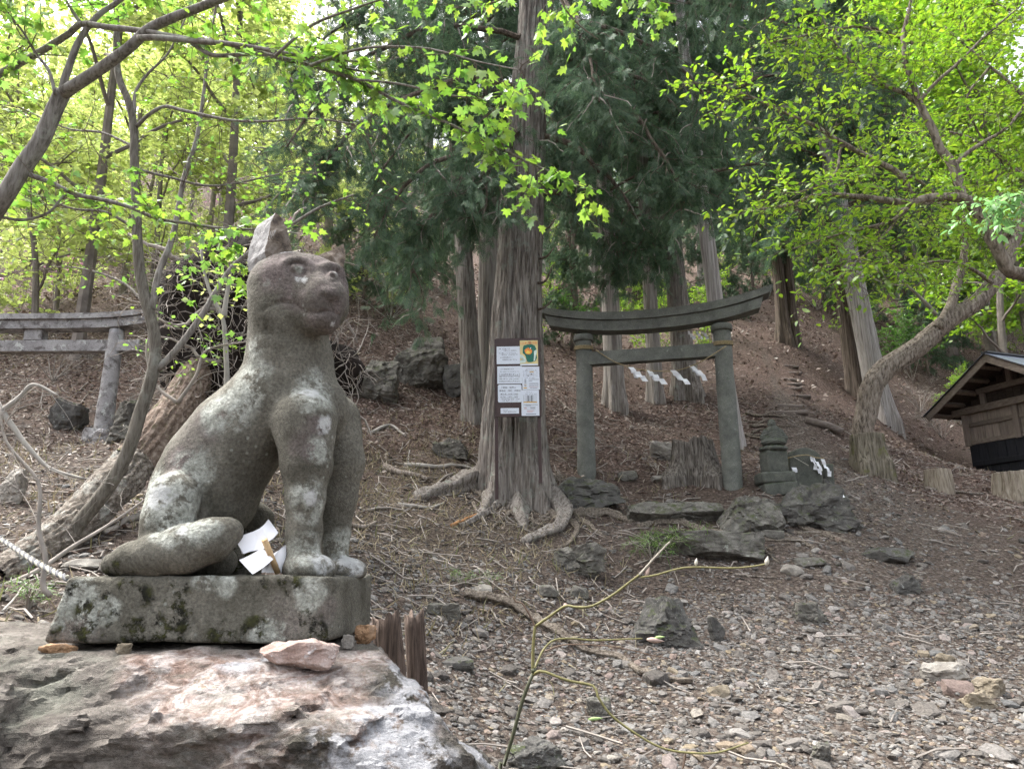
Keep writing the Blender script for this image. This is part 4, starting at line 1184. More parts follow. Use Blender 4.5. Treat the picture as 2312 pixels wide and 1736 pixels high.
def stone_on_boulder(box, d, mat, label, seed, ratio=.6):
    x0, y0, x1, y1 = box
    w, h = PX(x1 - x0, d, 1400) / 2, PX(y1 - y0, d, 1400) / 2
    V, T = rock((w * 1.1, w * ratio, h * 1.2), 4, seed, 12, .12)
    o = mesh_obj('stone', V + P((x0 + x1) / 2, (y0 + y1) / 2, d), T, Z4, M[mat], None, False); tag(o, label, 'stone')
stone_on_boulder((578, 1448, 762, 1505), 1.27, 'pink_rock' if 'pink_rock' in M else 'rock_rust', 'long pinkish stone wedged under the plinth front edge', 3, .45)
stone_on_boulder((92, 1452, 160, 1486), 1.35, 'rock_rust', 'ochre stone wedged under the left end of plinth', 4)
stone_on_boulder((800, 1412, 850, 1452), 1.46, 'rock_rust', 'purplish stone propping the right end of plinth', 5)
stone_on_boulder((770, 1436, 800, 1462), 1.40, 'rock_pale', 'small prop stone under the chipped plinth corner', 6)
stone_on_boulder((258, 1455, 292, 1476), 1.34, 'rock_ochre', 'tiny yellow pebble under the plinth middle', 7)

# ------------------------------------------------------------------ split wooden post with rope beside the boulder
def build_post():
    root = thing('wooden_post', 'split rotten wooden post leaning right of the statue plinth', 'post', (P(950, 1560, 1.95)[0], 1.95, Hs(P(950, 1560, 1.95)[0], 1.95)))
    base = P(1010, 1900, 1.95); base[2] = Hs(base[0], base[1]) - .05
    for (top, w, lab) in (((872, 1392, 1.93), 30, None), ((920, 1385, 1.99), 23, None)):
        a = P(*top); n, m = 40, 48
        s = np.linspace(0, 1, m); axis = base + (a - base) * s[:, None]
        if top[0] > 900: axis = axis + np.array([.015, .012, 0])
        th = np.arange(n) * 2 * math.pi / n
        rad = PX(w, 1.95) * (1.0 - .06 * s)
        ax1 = np.array([1, 0, 0.2]); ax2 = np.array([0, 1, 0])
        U = np.stack([np.cos(th), np.sin(th)], -1)
        nn = fbm(np.stack([np.tile(np.cos(th) * 3.0, m), np.tile(np.sin(th) * 3.0, m), np.repeat(s * 2.2, n)], -1), 4, 7 + w).reshape(m, n)
        rr = rad[:, None] * (1 + .22 * nn)
        V = axis[:, None, :] + rr[..., None] * (U[None, :, :1] * ax1 + U[None, :, 1:] * ax2 * .8)
        jag = .028 * fbm(np.stack([np.cos(th) * 3, np.sin(th) * 3, 0 * th], -1), 3, 17 + w)
        V[-4:, :, 2] += jag * np.array([.3, .6, .9, 1.])[:, None]
        V = V.reshape(-1, 3)
        i = np.arange(m - 1)[:, None]; j = np.arange(n)[None]; j2 = (j + 1) % n
        Q = np.stack([i * n + j, i * n + j2, (i + 1) * n + j2, (i + 1) * n + j], -1).reshape(-1, 4)
        c = V[-n:].mean(0) - np.array([0, 0, .012]); V = np.vstack([V, c]); jj = np.arange(n)
        T = np.stack([np.full(n, len(V) - 1), (m - 1) * n + jj, (m - 1) * n + (jj + 1) % n], -1)
        mesh_obj('timber', V, T, Q, M['post_wood'], root, True)
    rr = thing('twisted_rope', 'frayed rope knotted round the split wooden post', 'rope', P(985, 1545, 1.9))
    mb = MB()
    c = base + (P(900, 1392, 1.95) - base) * .62
    for k in range(3):
        t = np.linspace(0, 2 * math.pi, 40)
        for q in range(2):
            mb.tube(np.stack([c[0] + .052 * np.cos(t) + .004 * np.cos(14 * t + q * 3.14), c[1] + .05 * np.sin(t), c[2] + .012 * k - .02 * np.cos(t) + .004 * np.sin(14 * t + q * 3.14)], -1), .005, 6)
    mb.build('coil', M['rope_white'], rr, True)
    mb = MB()
    for k in range(4):
        e = c + np.array([.05, -.03, 0]); t = np.linspace(0, 1, 12)[:, None]
        mb.tube(e + t * np.array([.03 + .012 * k, -.02, -.07 - .03 * k]) + .006 * np.sin(t * 12 + k) * np.array([1, 0, 0]), .0045, 6)
    mb.build('loose_end', M['rope_dark'], rr, True)
build_post()

# ------------------------------------------------------------------ notice board
def text_geo(s, size):
    cu = bpy.data.curves.new('txt', 'FONT'); cu.body = s; cu.size = size; cu.resolution_u = 1
    o = bpy.data.objects.new('txt', cu); sc.collection.objects.link(o)
    dg = bpy.context.evaluated_depsgraph_get(); me = bpy.data.meshes.new_from_object(o.evaluated_get(dg))
    V = np.array([v.co[:] for v in me.vertices]); 
    me.calc_loop_triangles(); T = np.array([t.vertices[:] for t in me.loop_triangles])
    bpy.data.objects.remove(o); bpy.data.curves.remove(cu); bpy.data.meshes.remove(me)
    return V, T

def build_board():
    d = 8.92
    k = .1325 * d / FPX / (cp - (868 - 855) / FPX * sp)          # metres per pixel of the enlarged crop
    TL = P(1120, 765, d)
    yaw = R(-3)
    ux = np.array([math.cos(yaw), math.sin(yaw), 0.0]); uz = np.array([-.012, 0.02, 1.0]); uz /= np.linalg.norm(uz)
    un = np.cross(ux, uz)                                          # away from the viewer is +y: normal towards viewer = un (x cross z = -y)
    X0, Y0 = 150, 110
    def L(cx, cy, off): return TL + ux * (cx - X0) * k - uz * (cy - Y0) * k + un * off
    base = TL.copy(); base[2] = Hs(TL[0], TL[1])
    root = thing('notice_board', 'brown notice board with paper notices in front of the big cedar', 'notice board', base)
    def slab(name, x0, y0, x1, y1, z0, z1, mat, parent):
        V = np.array([L(x, y, z) for z in (z0, z1) for x, y in ((x0, y0), (x1, y0), (x1, y1), (x0, y1))])
        Q = [(0, 1, 2, 3), (7, 6, 5, 4), (0, 4, 5, 1), (1, 5, 6, 2), (2, 6, 7, 3), (3, 7, 4, 0)]
        return mesh_obj(name, V, Z3, np.array(Q), mat, parent)
    slab('panel', 150, 110, 905, 1492, -.012, .008, M['board_brown'], root)
    for (x0, x1, yb) in ((118, 172, 2860), (836, 890, 2600)):
        slab('post', x0, 108, x1, yb, -.05, -.014, M['board_brown'], root)
    def poly(name, pts, off, mat, parent):
        V = np.array([L(x, y, off) for x, y in pts]); c = V.mean(0); V = np.vstack([V, c]); n = len(pts)
        T = np.array([(n, (i + 1) % n, i) for i in range(n)])
        return mesh_obj(name, V, T, Z4, mat, parent)
    def sheet(x0, y0, x1, y1, mat='sheet', z=.009):
        return slab('notice_sheet', x0, y0, x1, y1, z, z + .0025, M[mat], root)
    def lettering(parent, lines, off, mat='ink'):
        mb = MB()
        for (s, cx, cy, h, w) in lines:
            V, T = text_geo(s, 1.0)
            if len(T) == 0: continue
            x0, x1 = V[:, 0].min(), V[:, 0].max(); sx = w / (x1 - x0)
            pts = np.array([L(cx + (v[0] - x0) * sx, cy - v[1] * h, off) for v in V]); mb.add(pts, T)
        mb.build('lettering', M[mat], parent)['kind'] = 'stuff'
    def rules(parent, rects, off, mat='ink', name='table_lines'):
        mb = MB()
        for (x0, y0, x1, y1) in rects:
            V = np.array([L(x, y, off) for x, y in ((x0, y0), (x1, y0), (x1, y1), (x0, y1))]); mb.add(V, None, [(3, 2, 1, 0)])
        mb.build(name, M[mat], parent)['kind'] = 'stuff'
    f = .0125
    s1 = sheet(160, 258, 558, 572)
    lettering(s1, [('貴方（登山者）から', 195, 312, 26, 195), ('お客さんの 皆様方に', 280, 342, 24, 225), ('良い事を しているつもりが', 205, 388, 24, 285), ('誰も見る （水源を知ろう）', 245, 415, 24, 275),
                   ('山は 登山者だけの', 220, 462, 26, 210), ('所有物では ありません', 258, 505, 26, 248)], f)
    s2 = sheet(168, 612, 590, 920)
    lettering(s2, [('山の 環境保護のため', 228, 672, 26, 225), ('（野生の動植物のためにも持ち帰りください）', 215, 715, 18, 330), ('ごみは持ち帰りましょう', 200, 772, 40, 355), ('飲食物・空きカン・ペットボトル・ビニール袋', 198, 812, 20, 350), ('飲食物・紙類・たばこの吸殻・その他の物など', 198, 845, 20, 358), ('山の自然は、とても美しく、守りましょう。', 198, 880, 20, 350)], f)
    rules(s2, [(200, 780, 556, 785), (198, 885, 560, 888)], f)
    s3 = poly('notice_sheet', [(195, 935), (560, 935), (578, 953), (578, 1228), (560, 1246), (195, 1246), (176, 1228), (176, 953)], .0115, M['sheet'], root)
    lettering(s3, [('上野国　鳴神山', 225, 1000, 34, 255), ('雷神岳　神社　例祭日', 200, 1058, 38, 360), ('春例大祭　五月第一土曜日', 220, 1110, 24, 295), ('夏 例祭　八月第一土曜日', 220, 1160, 24, 295), ('＊神社行事は 梅田（雷神岳）の世話人', 220, 1200, 20, 330), ('川原　桐生の みどりの 会', 248, 1225, 20, 260)], f)
    rules(s3, [(220, 1116, 515, 1119), (220, 1166, 515, 1169)], f)
    s4 = sheet(220, 1345, 528, 1440)
    lettering(s4, [('NPO法人', 262, 1384, 18, 80), ('鳴神の自然を守る会', 270, 1420, 28, 215)], f)
    # coloured poster
    s5 = sheet(560, 155, 868, 605, 'poster_cream')
    poly('green_blot', [(610, 300), (625, 245), (690, 228), (760, 222), (815, 250), (842, 310), (838, 400), (850, 470), (820, 530), (745, 548), (690, 545), (668, 500), (655, 440), (640, 410), (605, 380)], .0126, M['poster_green'], s5)
    poly('flame', [(635, 330), (655, 320), (668, 290), (685, 310), (703, 275), (720, 308), (742, 288), (750, 320), (770, 330), (765, 375), (735, 405), (695, 408), (655, 390)], .0132, M['poster_flame'], s5)
    poly('flame_core', [(660, 365), (682, 345), (700, 330), (718, 350), (742, 360), (728, 392), (695, 398), (668, 388)], .0138, M['poster_yellow'], s5)
    poly('pale_arc', [(560, 400), (605, 420), (645, 460), (668, 510), (650, 552), (560, 560), (560, 520), (610, 525), (632, 500), (610, 470), (560, 465)], .0132, M['poster_pale'], s5)
    poly('moon', [(742 + 12 * math.cos(a), 295 + 12 * math.sin(a)) for a in np.linspace(0, 6.0, 12)], .0138, M['sheet'], s5)
    poly('pale_arc', [(800, 350), (845, 320), (852, 360), (830, 430), (815, 520), (790, 530), (800, 430)], .0134, M['poster_pale'], s5)
    rules(s5, [(562, 575, 862, 603)], .0128, 'sheet', 'bottom_strip')
    lettering(s5, [('山火', 572, 225, 62, 128)], .0142, 'poster_flame'); lettering(s5, [('事', 700, 225, 62, 62)], .0143, 'ink_red'); lettering(s5, [('予防', 768, 225, 62, 95)], .0142, 'poster_flame')
    # timetables
    s6 = sheet(590, 625, 885, 815); s7 = sheet(592, 812, 888, 1030, z=.0118); s8 = sheet(572, 1034, 870, 1480)
    lettering(s6, [('おりひめバス', 668, 668, 20, 100), ('梅田線　おりひめバス　時刻', 645, 695, 16, 190)], f)
    rules(s6, [(612, 705, 845, 707), (612, 745, 845, 747), (612, 772, 845, 774), (612, 800, 845, 802), (612, 705, 614, 802), (668, 705, 670, 802), (725, 705, 727, 802), (780, 705, 782, 802), (843, 705, 845, 802), (680, 778, 705, 790), (738, 748, 765, 756), (738, 762, 765, 770)], f)
    rules(s6, [(718, 710, 788, 724)], f + .0004, 'ink_orange', 'highlight')
    lettering(s7, [('おりひめバス　吾妻線', 635, 836, 18, 165)], .0152)
    rules(s7, [(700, 850, 870, 856), (700, 878, 760, 884), (705, 918, 860, 923), (705, 938, 865, 943), (705, 962, 860, 967), (720, 1000, 845, 1006)] + [(628, 850 + 22 * q, 660, 858 + 22 * q) for q in range(6)], .0152)
    rules(s7, [(612, 990, 668, 1008), (625, 940, 662, 948)], .0156, 'ink_orange', 'highlight'); rules(s7, [(705, 982, 865, 985)], .0156, 'ink_red', 'red_line')
    lettering(s8, [('おりひめバス', 658, 1082, 18, 105), ('梅田線　おりひめバス　時刻表', 640, 1110, 15, 190)], f)
    rules(s8, [(605, 1125 + 14 * q, 825, 1126.5 + 14 * q) for q in range(9)] + [(605, 1125, 606.5, 1270), (660, 1125, 661.5, 1270), (712, 1125, 713.5, 1270), (770, 1125, 771.5, 1270), (824, 1125, 825.5, 1270)] + [(672, 1130 + 14 * q, 702, 1136 + 14 * q) for q in range(8)] + [(730, 1130 + 14 * q, 760, 1136 + 14 * q) for q in range(8)] + [(605, 1288, 850, 1294), (640, 1302, 735, 1308), (600, 1328, 812, 1330), (600, 1370, 812, 1372), (720, 1338, 805, 1343), (720, 1352, 805, 1357), (645, 1448, 815, 1456)], f)
    rules(s8, [(605, 1240, 830, 1256)], f + .0004, 'ink_orange', 'highlight'); rules(s8, [(660, 1390, 780, 1396), (660, 1410, 765, 1416), (615, 1340, 660, 1345), (615, 1355, 660, 1360)], f + .0004, 'ink_red', 'red_line')
build_board()

# ------------------------------------------------------------------ little stone shrine
def block_mesh(name, c, size, mat, parent, yaw=0.0, roll=0.0, bev=.012, seed=0, rough=.004):
    """worn cut block: subdivided rounded box"""
    h = min(size) / 7
    hs_ = np.array(size) / 2
    Mx = rotm('Z', yaw) @ rotm('Y', roll)
    def f(p):
        q = np.abs(p) - (hs_ - bev)
        return np.linalg.norm(np.maximum(q, 0), axis=1) + np.minimum(q.max(1), 0) - bev + rough * fbm(p * 14, 3, seed)
    V, Q = sdf_mesh(f, -hs_ - .02, hs_ + .02, max(h, .012))
    return mesh_obj(name, V @ Mx.T + np.asarray(c), Z3, Q, mat, parent, True)

def build_shrine():
    d = 10.05
    px = lambda n: PX(n, d, 1050)
    g = P(1755, 1119, d)
    root = thing('stone_figure', 'small seated stone buddha on stacked pedestal beside the torii', 'statue', g)
    block_mesh('base_block', P(1756, 1105, d), (px(76), .34, px(30)), M['shrine_stone'], root, 0, R(-7), .012, 1)
    block_mesh('base_block', P(1750, 1080, d), (px(78), .34, px(26)), M['shrine_stone'], root, 0, R(-2), .03, 2)
    block_mesh('shaft', P(1747, 1044, d), (px(50), .24, px(52)), M['shrine_stone'], root, R(12), 0, .012, 3)
    s = px(1)
    def lotus(p):
        q = p - P(1746, 1013, d); a = np.arctan2(q[:, 1], q[:, 0])
        return ell(p, P(1746, 1014, d), (33 * s, 30 * s, 10 * s)) + .012 * np.abs(np.sin(a * 6)) + .004 * fbm(p * 30, 2, 3)
    V, Q = sdf_mesh(lotus, P(1746, 1014, d) - np.array([.25, .24, .09]), P(1746, 1014, d) + np.array([.25, .24, .09]), .009); mesh_obj('lotus_seat', V, Z3, Q, M['shrine_stone'], root, True)
    def fig(p):
        f = ell(p, P(1747, 999, d - .02), (29 * s, 22 * s, 9 * s))                       # folded legs
        f = smin(f, cone(p, P(1748, 995, d + .02), P(1745, 976, d + .02), 21 * s, 17 * s), .02)
        for sg in (-1, 1):
            f = smin(f, cone(p, P(1745 + sg * 15, 975, d + .02), P(1747 + sg * 24, 989, d), 8 * s, 7.5 * s), .012)
            f = smin(f, cone(p, P(1747 + sg * 24, 989, d), P(1746 + sg * 4, 995, d - .10), 7 * s, 5 * s), .012)
        f = smin(f, cone(p, P(1744, 970, d + .02), P(1743, 964, d + .01), 5 * s, 5 * s), .008)
        f = smin(f, ell(p, P(1742, 957, d), (9.2 * s, 9.2 * s, 11 * s)), .004)
        f = smin(f, ell(p, P(1742, 957, d - .05), (1.6 * s, 2 * s, 2.5 * s)), .006)
        for sg in (-1, 1): f = smin(f, ell(p, P(1742 + sg * 8.3, 958, d + .005), (1.4 * s, 2 * s, 4.5 * s)), .004)
        z = P(1746, 985, d)[2]
        return f + .0035 * np.sin((p[:, 2] - z) * 190 + 60 * np.abs(p[:, 0] - P(1746, 985, d)[0])) * (p[:, 2] < P(1742, 970, d)[2]) + .004 * fbm(p * 40, 2, 9)
    V, Q = sdf_mesh(fig, P(1746, 975, d) - np.array([.22, .22, .22]), P(1746, 975, d) + np.array([.22, .22, .2]), .0065)
    mesh_obj('figure', V, Z3, Q, M['shrine_stone'], root, True)
    # stele
    d2 = 10.35; c = P(1815, 1058, d2); w, hh, th = PX(72, d2, 1050), PX(94, d2, 1050), .16
    def st(p):
        q = p - c
        dx = np.abs(q[:, 0]) - w / 2
        topz = hh / 2 - .11 * (q[:, 0] / (w / 2)) ** 2
        d_ = smax(smax(dx, np.abs(q[:, 1]) - th / 2, .015), np.maximum(q[:, 2] - topz, -hh / 2 - .15 - q[:, 2]), .02)
        return d_ + .006 * fbm(p * 12, 3, 5)
    V, Q = sdf_mesh(st, c - np.array([w / 2 + .03, th, hh / 2 + .2]), c + np.array([w / 2 + .03, th, hh / 2 + .05]), .014)
    tag(mesh_obj('stone_stele', V, Z3, Q, M['shrine_stone'], None, True), 'dark round-topped stone stele right of the small buddha', 'stele')
    o = block_mesh('stone_pillar', P(1868, 1076, 10.45), (PX(24, 10.4), .16, PX(56, 10.4)), M['shrine_stone'], None, 0, R(2), .03, 6); tag(o, 'short rounded stone pillar at the right end of shrine', 'stone pillar')
    V, T = rock((PX(15, 10), .09, PX(20, 10)), 4, 8, 14, .12); tag(mesh_obj('stone', V + P(1866, 1100, 10.1), T, Z4, M['rock_dark'], None), 'blackened round stone in front of the short pillar', 'stone')
    V, T = rock((PX(20, 9.9), .1, PX(26, 9.9)), 4, 9, 10, .14); tag(mesh_obj('stone', V + P(1895, 1132, 9.95), T, Z4, M['rock_dark'], None), 'dark jagged stone behind the lichen boulder edge', 'stone')
    rnd = np.random.default_rng(9)
    r2 = thing('straw_rope', 'yellowish straw rope with paper streamers across the stone stele', 'rope', P(1815, 1034, 10.2))
    mb = MB(); mb.tube(smooth_poly([P(1771, 1036, 10.24), P(1795, 1030, 10.2), P(1822, 1027, 10.2), P(1842, 1033, 10.2), P(1860, 1034, 10.26)], 20), .008, 6); mb.build('cord', M['straw'], r2, True)
    for q, (a, b) in enumerate(((1829, 1030), (1836, 1033), (1853, 1036))):
        m = MB(); shide_strip(m, P(a, b, 10.19), .05, .075, 4, rnd.uniform(-.6, .6), rnd, (.1, 0, 0)); m.build('paper_streamer', M['paper'], r2)
    mb = MB(); mb.tube(smooth_poly([P(1792, 1031, 10.18), P(1812, 1043, 10.17), P(1826, 1051, 10.17)], 10), .006, 5); mb.build('loose_cord', M['rope_white'], r2, True)
    m = MB(); shide_strip(m, P(1787, 1055, 10.24), .08, .07, 1, .2, rnd); tag(m.build('paper_scrap', M['paper'], None), 'torn paper scrap stuck on the stone stele', 'paper')
    m = MB(); shide_strip(m, P(1880, 1108, 9.9), .11, .11, 1, -.2, rnd, (.3, -.3, 0)); shide_strip(m, P(1884, 1106, 9.92), .09, .09, 1, .5, rnd, (.4, -.2, 0))
    tag(m.build('paper_scrap', M['paper'], None), 'crumpled white paper lying on the dark stone right of shrine', 'paper')
build_shrine()

# ------------------------------------------------------------------ wooden shed
def build_shed():
    C = np.array([10.94, 17.5, 0.0]); a = np.array([.316, -.949, 0]); n = np.array([.949, .316, 0]); up = np.array([0, 0, 1.0])
    zg = Hs(C[0], C[1]); z0 = P(2205, 1085, 17.5)[2] - .12
    zb = P(2187, 1006, 17.5)[2]; zt = P(2180, 930, 17.5)[2]
    root = thing('shed', 'weathered wooden shed with gable roof and black lower boards', 'shed', (C[0] + 1.2, C[1], min(z0, zg)))
    W, D = 2.54, 3.0
    def bx(name, t0, t1, n0, n1, za, zc, mat, parent=root, bev=.006):
        V, T, Q = box_geo((t1 - t0, n1 - n0, zc - za), bev)
        c = C + a * (t0 + t1) / 2 + n * (n0 + n1) / 2
        R_ = np.stack([a, n, up], 1)
        return mesh_obj(name, V @ R_.T + np.array([c[0], c[1], (za + zc) / 2]), T, Q, mat, parent)
    # inner core walls
    bx('back_wall', 0.03, W - .03, .10, D, z0 - .5, zt, M['shed_dark'], bev=0)
    # black boards on the foot
    nb = 11
    for k in range(nb):
        bx('black_board', W * k / nb + .004, W * (k + 1) / nb - .004, 0.0 - .004 * (k % 2), .10, z0 - .5, zb, M['black_board'])
    bx('black_rail', .05, W - .05, -.05, -.006, zb - .52, zb - .40, M['black_board'])
    # posts
    for t in (0, W / 2, W):
        bx('post', t - .07, t + .07, -.045, .10, zb - .02, zt, M['shed_wood'])
    # upright planks between the posts
    for s in range(2):
        p0, p1 = s * W / 2 + .072, (s + 1) * W / 2 - .072
        k = 6
        for q in range(k):
            w_ = (p1 - p0) / k
            bx('plank', p0 + w_ * q + .003, p0 + w_ * (q + 1) - .003, .02 - .006 * (q % 2), .09, zb + .02, zt - .36, M['shed_wood'])
        bx('sill', p0, p1, -.02, .018, zb, zb + .10, M['shed_beam'])
        bx('rail', p0, p1, -.012, .05, zt - .40, zt - .30, M['shed_beam'])
        bx('upper_board', p0, p1, .012, .07, zt - .30, zt - .09, M['shed_wood'])
    bx('wall_beam', -.28, W + .28, -.09, .10, zt - .088, zt + .07, M['shed_beam'])
    # gable
    ridge = P(2235, 799, 16.1)[2]; half = W / 2 + .52; rise = ridge - P(2105, 938, 17.78)[2]
    eave = ridge - rise
    zz = lambda t: ridge - rise * abs(t - W / 2) / half
    k = 14
    for q in range(k):
        t0, t1 = W * q / k, W * (q + 1) / k
        top = min(zz(t0), zz(t1)) - .16
        if top > zt + .09: bx('gable_board', t0 + .003, t1 - .003, .03, .09, zt + .072, top, M['shed_dark'])
    bx('gable_tie', .42, W - .42, -.06, .028, zt + .33, zt + .46, M['shed_beam'])
    bx('gable_post', W / 2 - .06, W / 2 + .06, -.05, .025, zt + .462, ridge - .2, M['shed_wood'])
    for t in (.55, W - .55): bx('gable_post', t - .06, t + .06, -.05, .025, zt + .072, zt + .328, M['shed_wood'])
    # roof: two slopes with barge boards, purlins and metal sheets
    o_, L_ = .62, D + .5
    for sgn in (-1, 1):
        dirv = a * sgn * half + up * (-rise); ln = np.linalg.norm(dirv); dv = dirv / ln
        nv = np.cross(dv, n); nv = nv / np.linalg.norm(nv); nv = nv if nv[2] > 0 else -nv
        apex = C + a * W / 2 + up * ridge
        def sl(name, s0, s1, m0, m1, h0, h1, mat, parent=root):
            V, T, Q = box_geo((s1 - s0, m1 - m0, h1 - h0), .004)
            R_ = np.stack([dv, n, nv], 1)
            c = apex + dv * (s0 + s1) / 2 + n * (m0 + m1) / 2 + nv * (h0 + h1) / 2
            c[2] = c[2]
            return mesh_obj(name, V @ R_.T + np.array([c[0] , c[1], c[2]]), T, Q, mat, parent)
        s_off = .02
        sl('roof_deck', s_off, ln, -o_, L_, -.05, -.012, M['shed_dark'])
        sl('barge_board', s_off, ln + .02, -o_ - .04, -o_ - .003, -.17, -.008, M['shed_beam'])
        rp_ = sl('roof', s_off - .02, ln + .06, -o_ - .07, L_, -.006, .012, M['roof_edge'])
        for q in range(9):
            m0 = -o_ - .07 + (L_ + o_ + .05) * q / 9
            sl('metal_sheet', s_off, ln + .05, m0 + .004, m0 + (L_ + o_ + .05) / 9 - .004, .0125, .022, M['roof_metal'], rp_)
        for q in range(5):
            s0 = .3 + (ln - .4) * q / 4
            sl('purlin', s0 - .05, s0 + .05, -o_ + .02, .05, -.13, -.052, M['shed_beam'])
    V, T, Q = box_geo((.16, L_ + o_ + .1, .05), .01); R_ = np.stack([a, n, up], 1)
    c = C + a * W / 2 + n * ((L_ - o_) / 2) + up * (ridge + .03); mesh_obj('ridge_cap', V @ R_.T + c, T, Q, M['roof_edge'], root)
build_shed()

# ------------------------------------------------------------------ log steps up the hill
STEPS = [(300, 440, 808), (262, 430, 850), (300, 440, 880), (318, 440, 912), (305, 495, 950), (270, 470, 1015), (215, 475, 1052), (290, 420, 765)]
STEP_LAB = ['eighth', 'seventh', 'sixth', 'fifth', 'fourth', 'third', 'second', 'first', 'lowest', 'ninth', 'tenth']
def build_steps():
    order = sorted(range(len(STEPS)), key=lambda k: -STEPS[k][2])
    names = ['lowest', 'second lowest', 'third lowest', 'fourth from the bottom', 'fifth from the bottom', 'sixth from the bottom', 'seventh from the bottom', 'eighth from the bottom', 'ninth from the bottom', 'tenth from the bottom', 'topmost']
    for i, k in enumerate(order):
        x0, x1, y = STEPS[k]
        p = G(1650 + (x0 + x1) / 2 * .3612, 550 + y * .3612)
        w = PX((x1 - x0) * .3612, p[1]) ; h = .085
        rnd = np.random.default_rng(k)
        ang = rnd.uniform(-.12, .12); tilt = rnd.uniform(-.05, .05)
        t = np.linspace(-.5, .5, 14); pts = np.stack([t * w, 0 * t, 0 * t], -1)
        V, T, Q = tube(pts, h * .55 * (1 + .08 * rnd.normal(size=14)), 10)
        V[:, 2] *= 1.0; V[:, 1] *= 1.3; V += .012 * np.stack([0 * V[:, 0], fbm(V * 8, 2, k), fbm(V * 8, 2, k + 5)], -1)
        V = V @ rotm('Y', tilt).T @ rotm('Z', ang).T
        root = thing('log_step', f'{names[i]} log step of the stair on the hillside', 'step', p, 'log steps of the hillside stair')
        mesh_obj('log', V + p + np.array([0, 0, -.02]), T, Q, M['log_wood'], root, True)
    p = G(1850, 962); mb = MB(); e = G(1890, 985)
    mb.tube(np.array([p + [-.25, 0, .10], (p + e) / 2 + [0, 0, .10], e + [.1, 0, .08]]), .075, 8); tag(mb.build('timber_log', M['log_wood'], None, True), 'dark loose timber lying right of the log stair', 'log')
build_steps()

# ------------------------------------------------------------------ trunks and stumps
def trunk_mesh(pts, radii, nth=90, nz=160, ridge=.10, kth=9.0, kz=1.0, flare=0.0, fh=.5, lobes=5, seed=0, cap=True, jagtop=0.0, twist=0.0, bury=0.0):
    """fibrous trunk following pts with radii; flare widens the foot into root lobes"""
    P4 = smooth_poly(np.column_stack([np.asarray(pts, float), radii]), nz)
    ax, rad = P4[:, :3], P4[:, 3]
    tg = np.gradient(ax, axis=0); tg /= np.linalg.norm(tg, axis=1)[:, None]
    e1 = np.cross(np.tile([0, 1.0, 0], (nz, 1)), tg); e1 /= np.linalg.norm(e1, axis=1)[:, None] + 1e-9
    e2 = np.cross(tg, e1)
    th = np.arange(nth) * 2 * math.pi / nth
    s = np.concatenate([[0], np.cumsum(np.linalg.norm(np.diff(ax, axis=0), axis=1))])
    TH, S = np.meshgrid(th, s); THt = TH + twist * S
    r0 = rad.mean()
    n = fbm(np.stack([np.cos(THt) * kth * .5, np.sin(THt) * kth * .5, S * kz], -1), 4, seed, .6)
    n2 = fbm(np.stack([np.cos(THt) * kth * 1.6, np.sin(THt) * kth * 1.6, S * kz * 1.5 + 5], -1), 3, seed + 3)
    rr = rad[:, None] * (1 + ridge * (-np.abs(n) * 2.2 + .6) + ridge * .5 * n2)
    if flare:
        r_ = np.random.default_rng(seed); ph = r_.uniform(0, 6.28)
        lob = .5 + .5 * np.cos(TH * lobes + ph + .8 * np.sin(TH * 2 + ph) + .5 * fbm(np.stack([np.cos(TH) * 2, np.sin(TH) * 2, S * 1.2], -1), 2, seed + 7))
        rr = rr * (1 + flare * np.exp(-np.maximum(S - bury, 0) / fh) * (.15 + 1.15 * lob ** 1.6))
    V = ax[:, None] + rr[..., None] * (np.cos(TH)[..., None] * e1[:, None] + np.sin(TH)[..., None] * e2[:, None])
    if jagtop:
        jg = jagtop * fbm(np.stack([np.cos(th) * 4, np.sin(th) * 4, 0 * th], -1), 3, seed + 11)
        wgt = np.clip((S / s[-1] - .7) / .3, 0, 1)
        V[..., 2] += wgt * jg[None]
    V = V.reshape(-1, 3)
    i = np.arange(nz - 1)[:, None]; j = np.arange(nth)[None]; j2 = (j + 1) % nth
    Q = np.stack([i * nth + j, i * nth + j2, (i + 1) * nth + j2, (i + 1) * nth + j], -1).reshape(-1, 4)
    T = Z3
    if cap:
        c = V[-nth:].mean(0) - tg[-1] * .02; V = np.vstack([V, c]); jj = np.arange(nth)
        T = np.stack([np.full(nth, len(V) - 1), (nz - 1) * nth + jj, (nz - 1) * nth + (jj + 1) % nth], -1)
    return V, T, Q

def build_stump(px, py_top, py_base, wpx, label, mat='dead_wood', flare=.9, lobes=5, seed=1, jag=.06, lean=0.0, dd=.0, group=None):
    g = G(px, py_base); d = g[1] + dd
    r = PX(wpx, d) / 2; hgt = PX(py_base - py_top, d, py_top)
    b = np.array([g[0], d, g[2] - .45])
    root = thing('tree_stump', label, 'stump', g)
    V, T, Q = trunk_mesh([b, b + [0, 0, .4], b + [lean * .5, 0, hgt * .5 + .42], b + [lean, 0, hgt + .45]], [r * 1.05, r * 1.03, r, r * .93], 120, 60, .15, 9, 1.2, flare, hgt * .3, lobes, seed, True, jag, bury=.42)
    mesh_obj('stump_wood', V, T, Q, M[mat], root, True)
    return root
build_stump(1570, 1000, 1080, 92, 'big weathered grey stump with spreading roots behind the torii', 'stump_wood', seed=4, flare=.75, lobes=5, jag=.10)
build_stump(1945, 988, 1052, 70, 'mossy old stump at the foot of the leaning tree', 'stump_moss' if 'stump_moss' in M else 'dead_wood', .35, 4, 6, .03, 0, -.3)
build_stump(2122, 1062, 1108, 52, 'small cut stump with orange streak in the leaf litter', 'cut_wood' if 'cut_wood' in M else 'dead_wood', .08, 3, 7, .01)
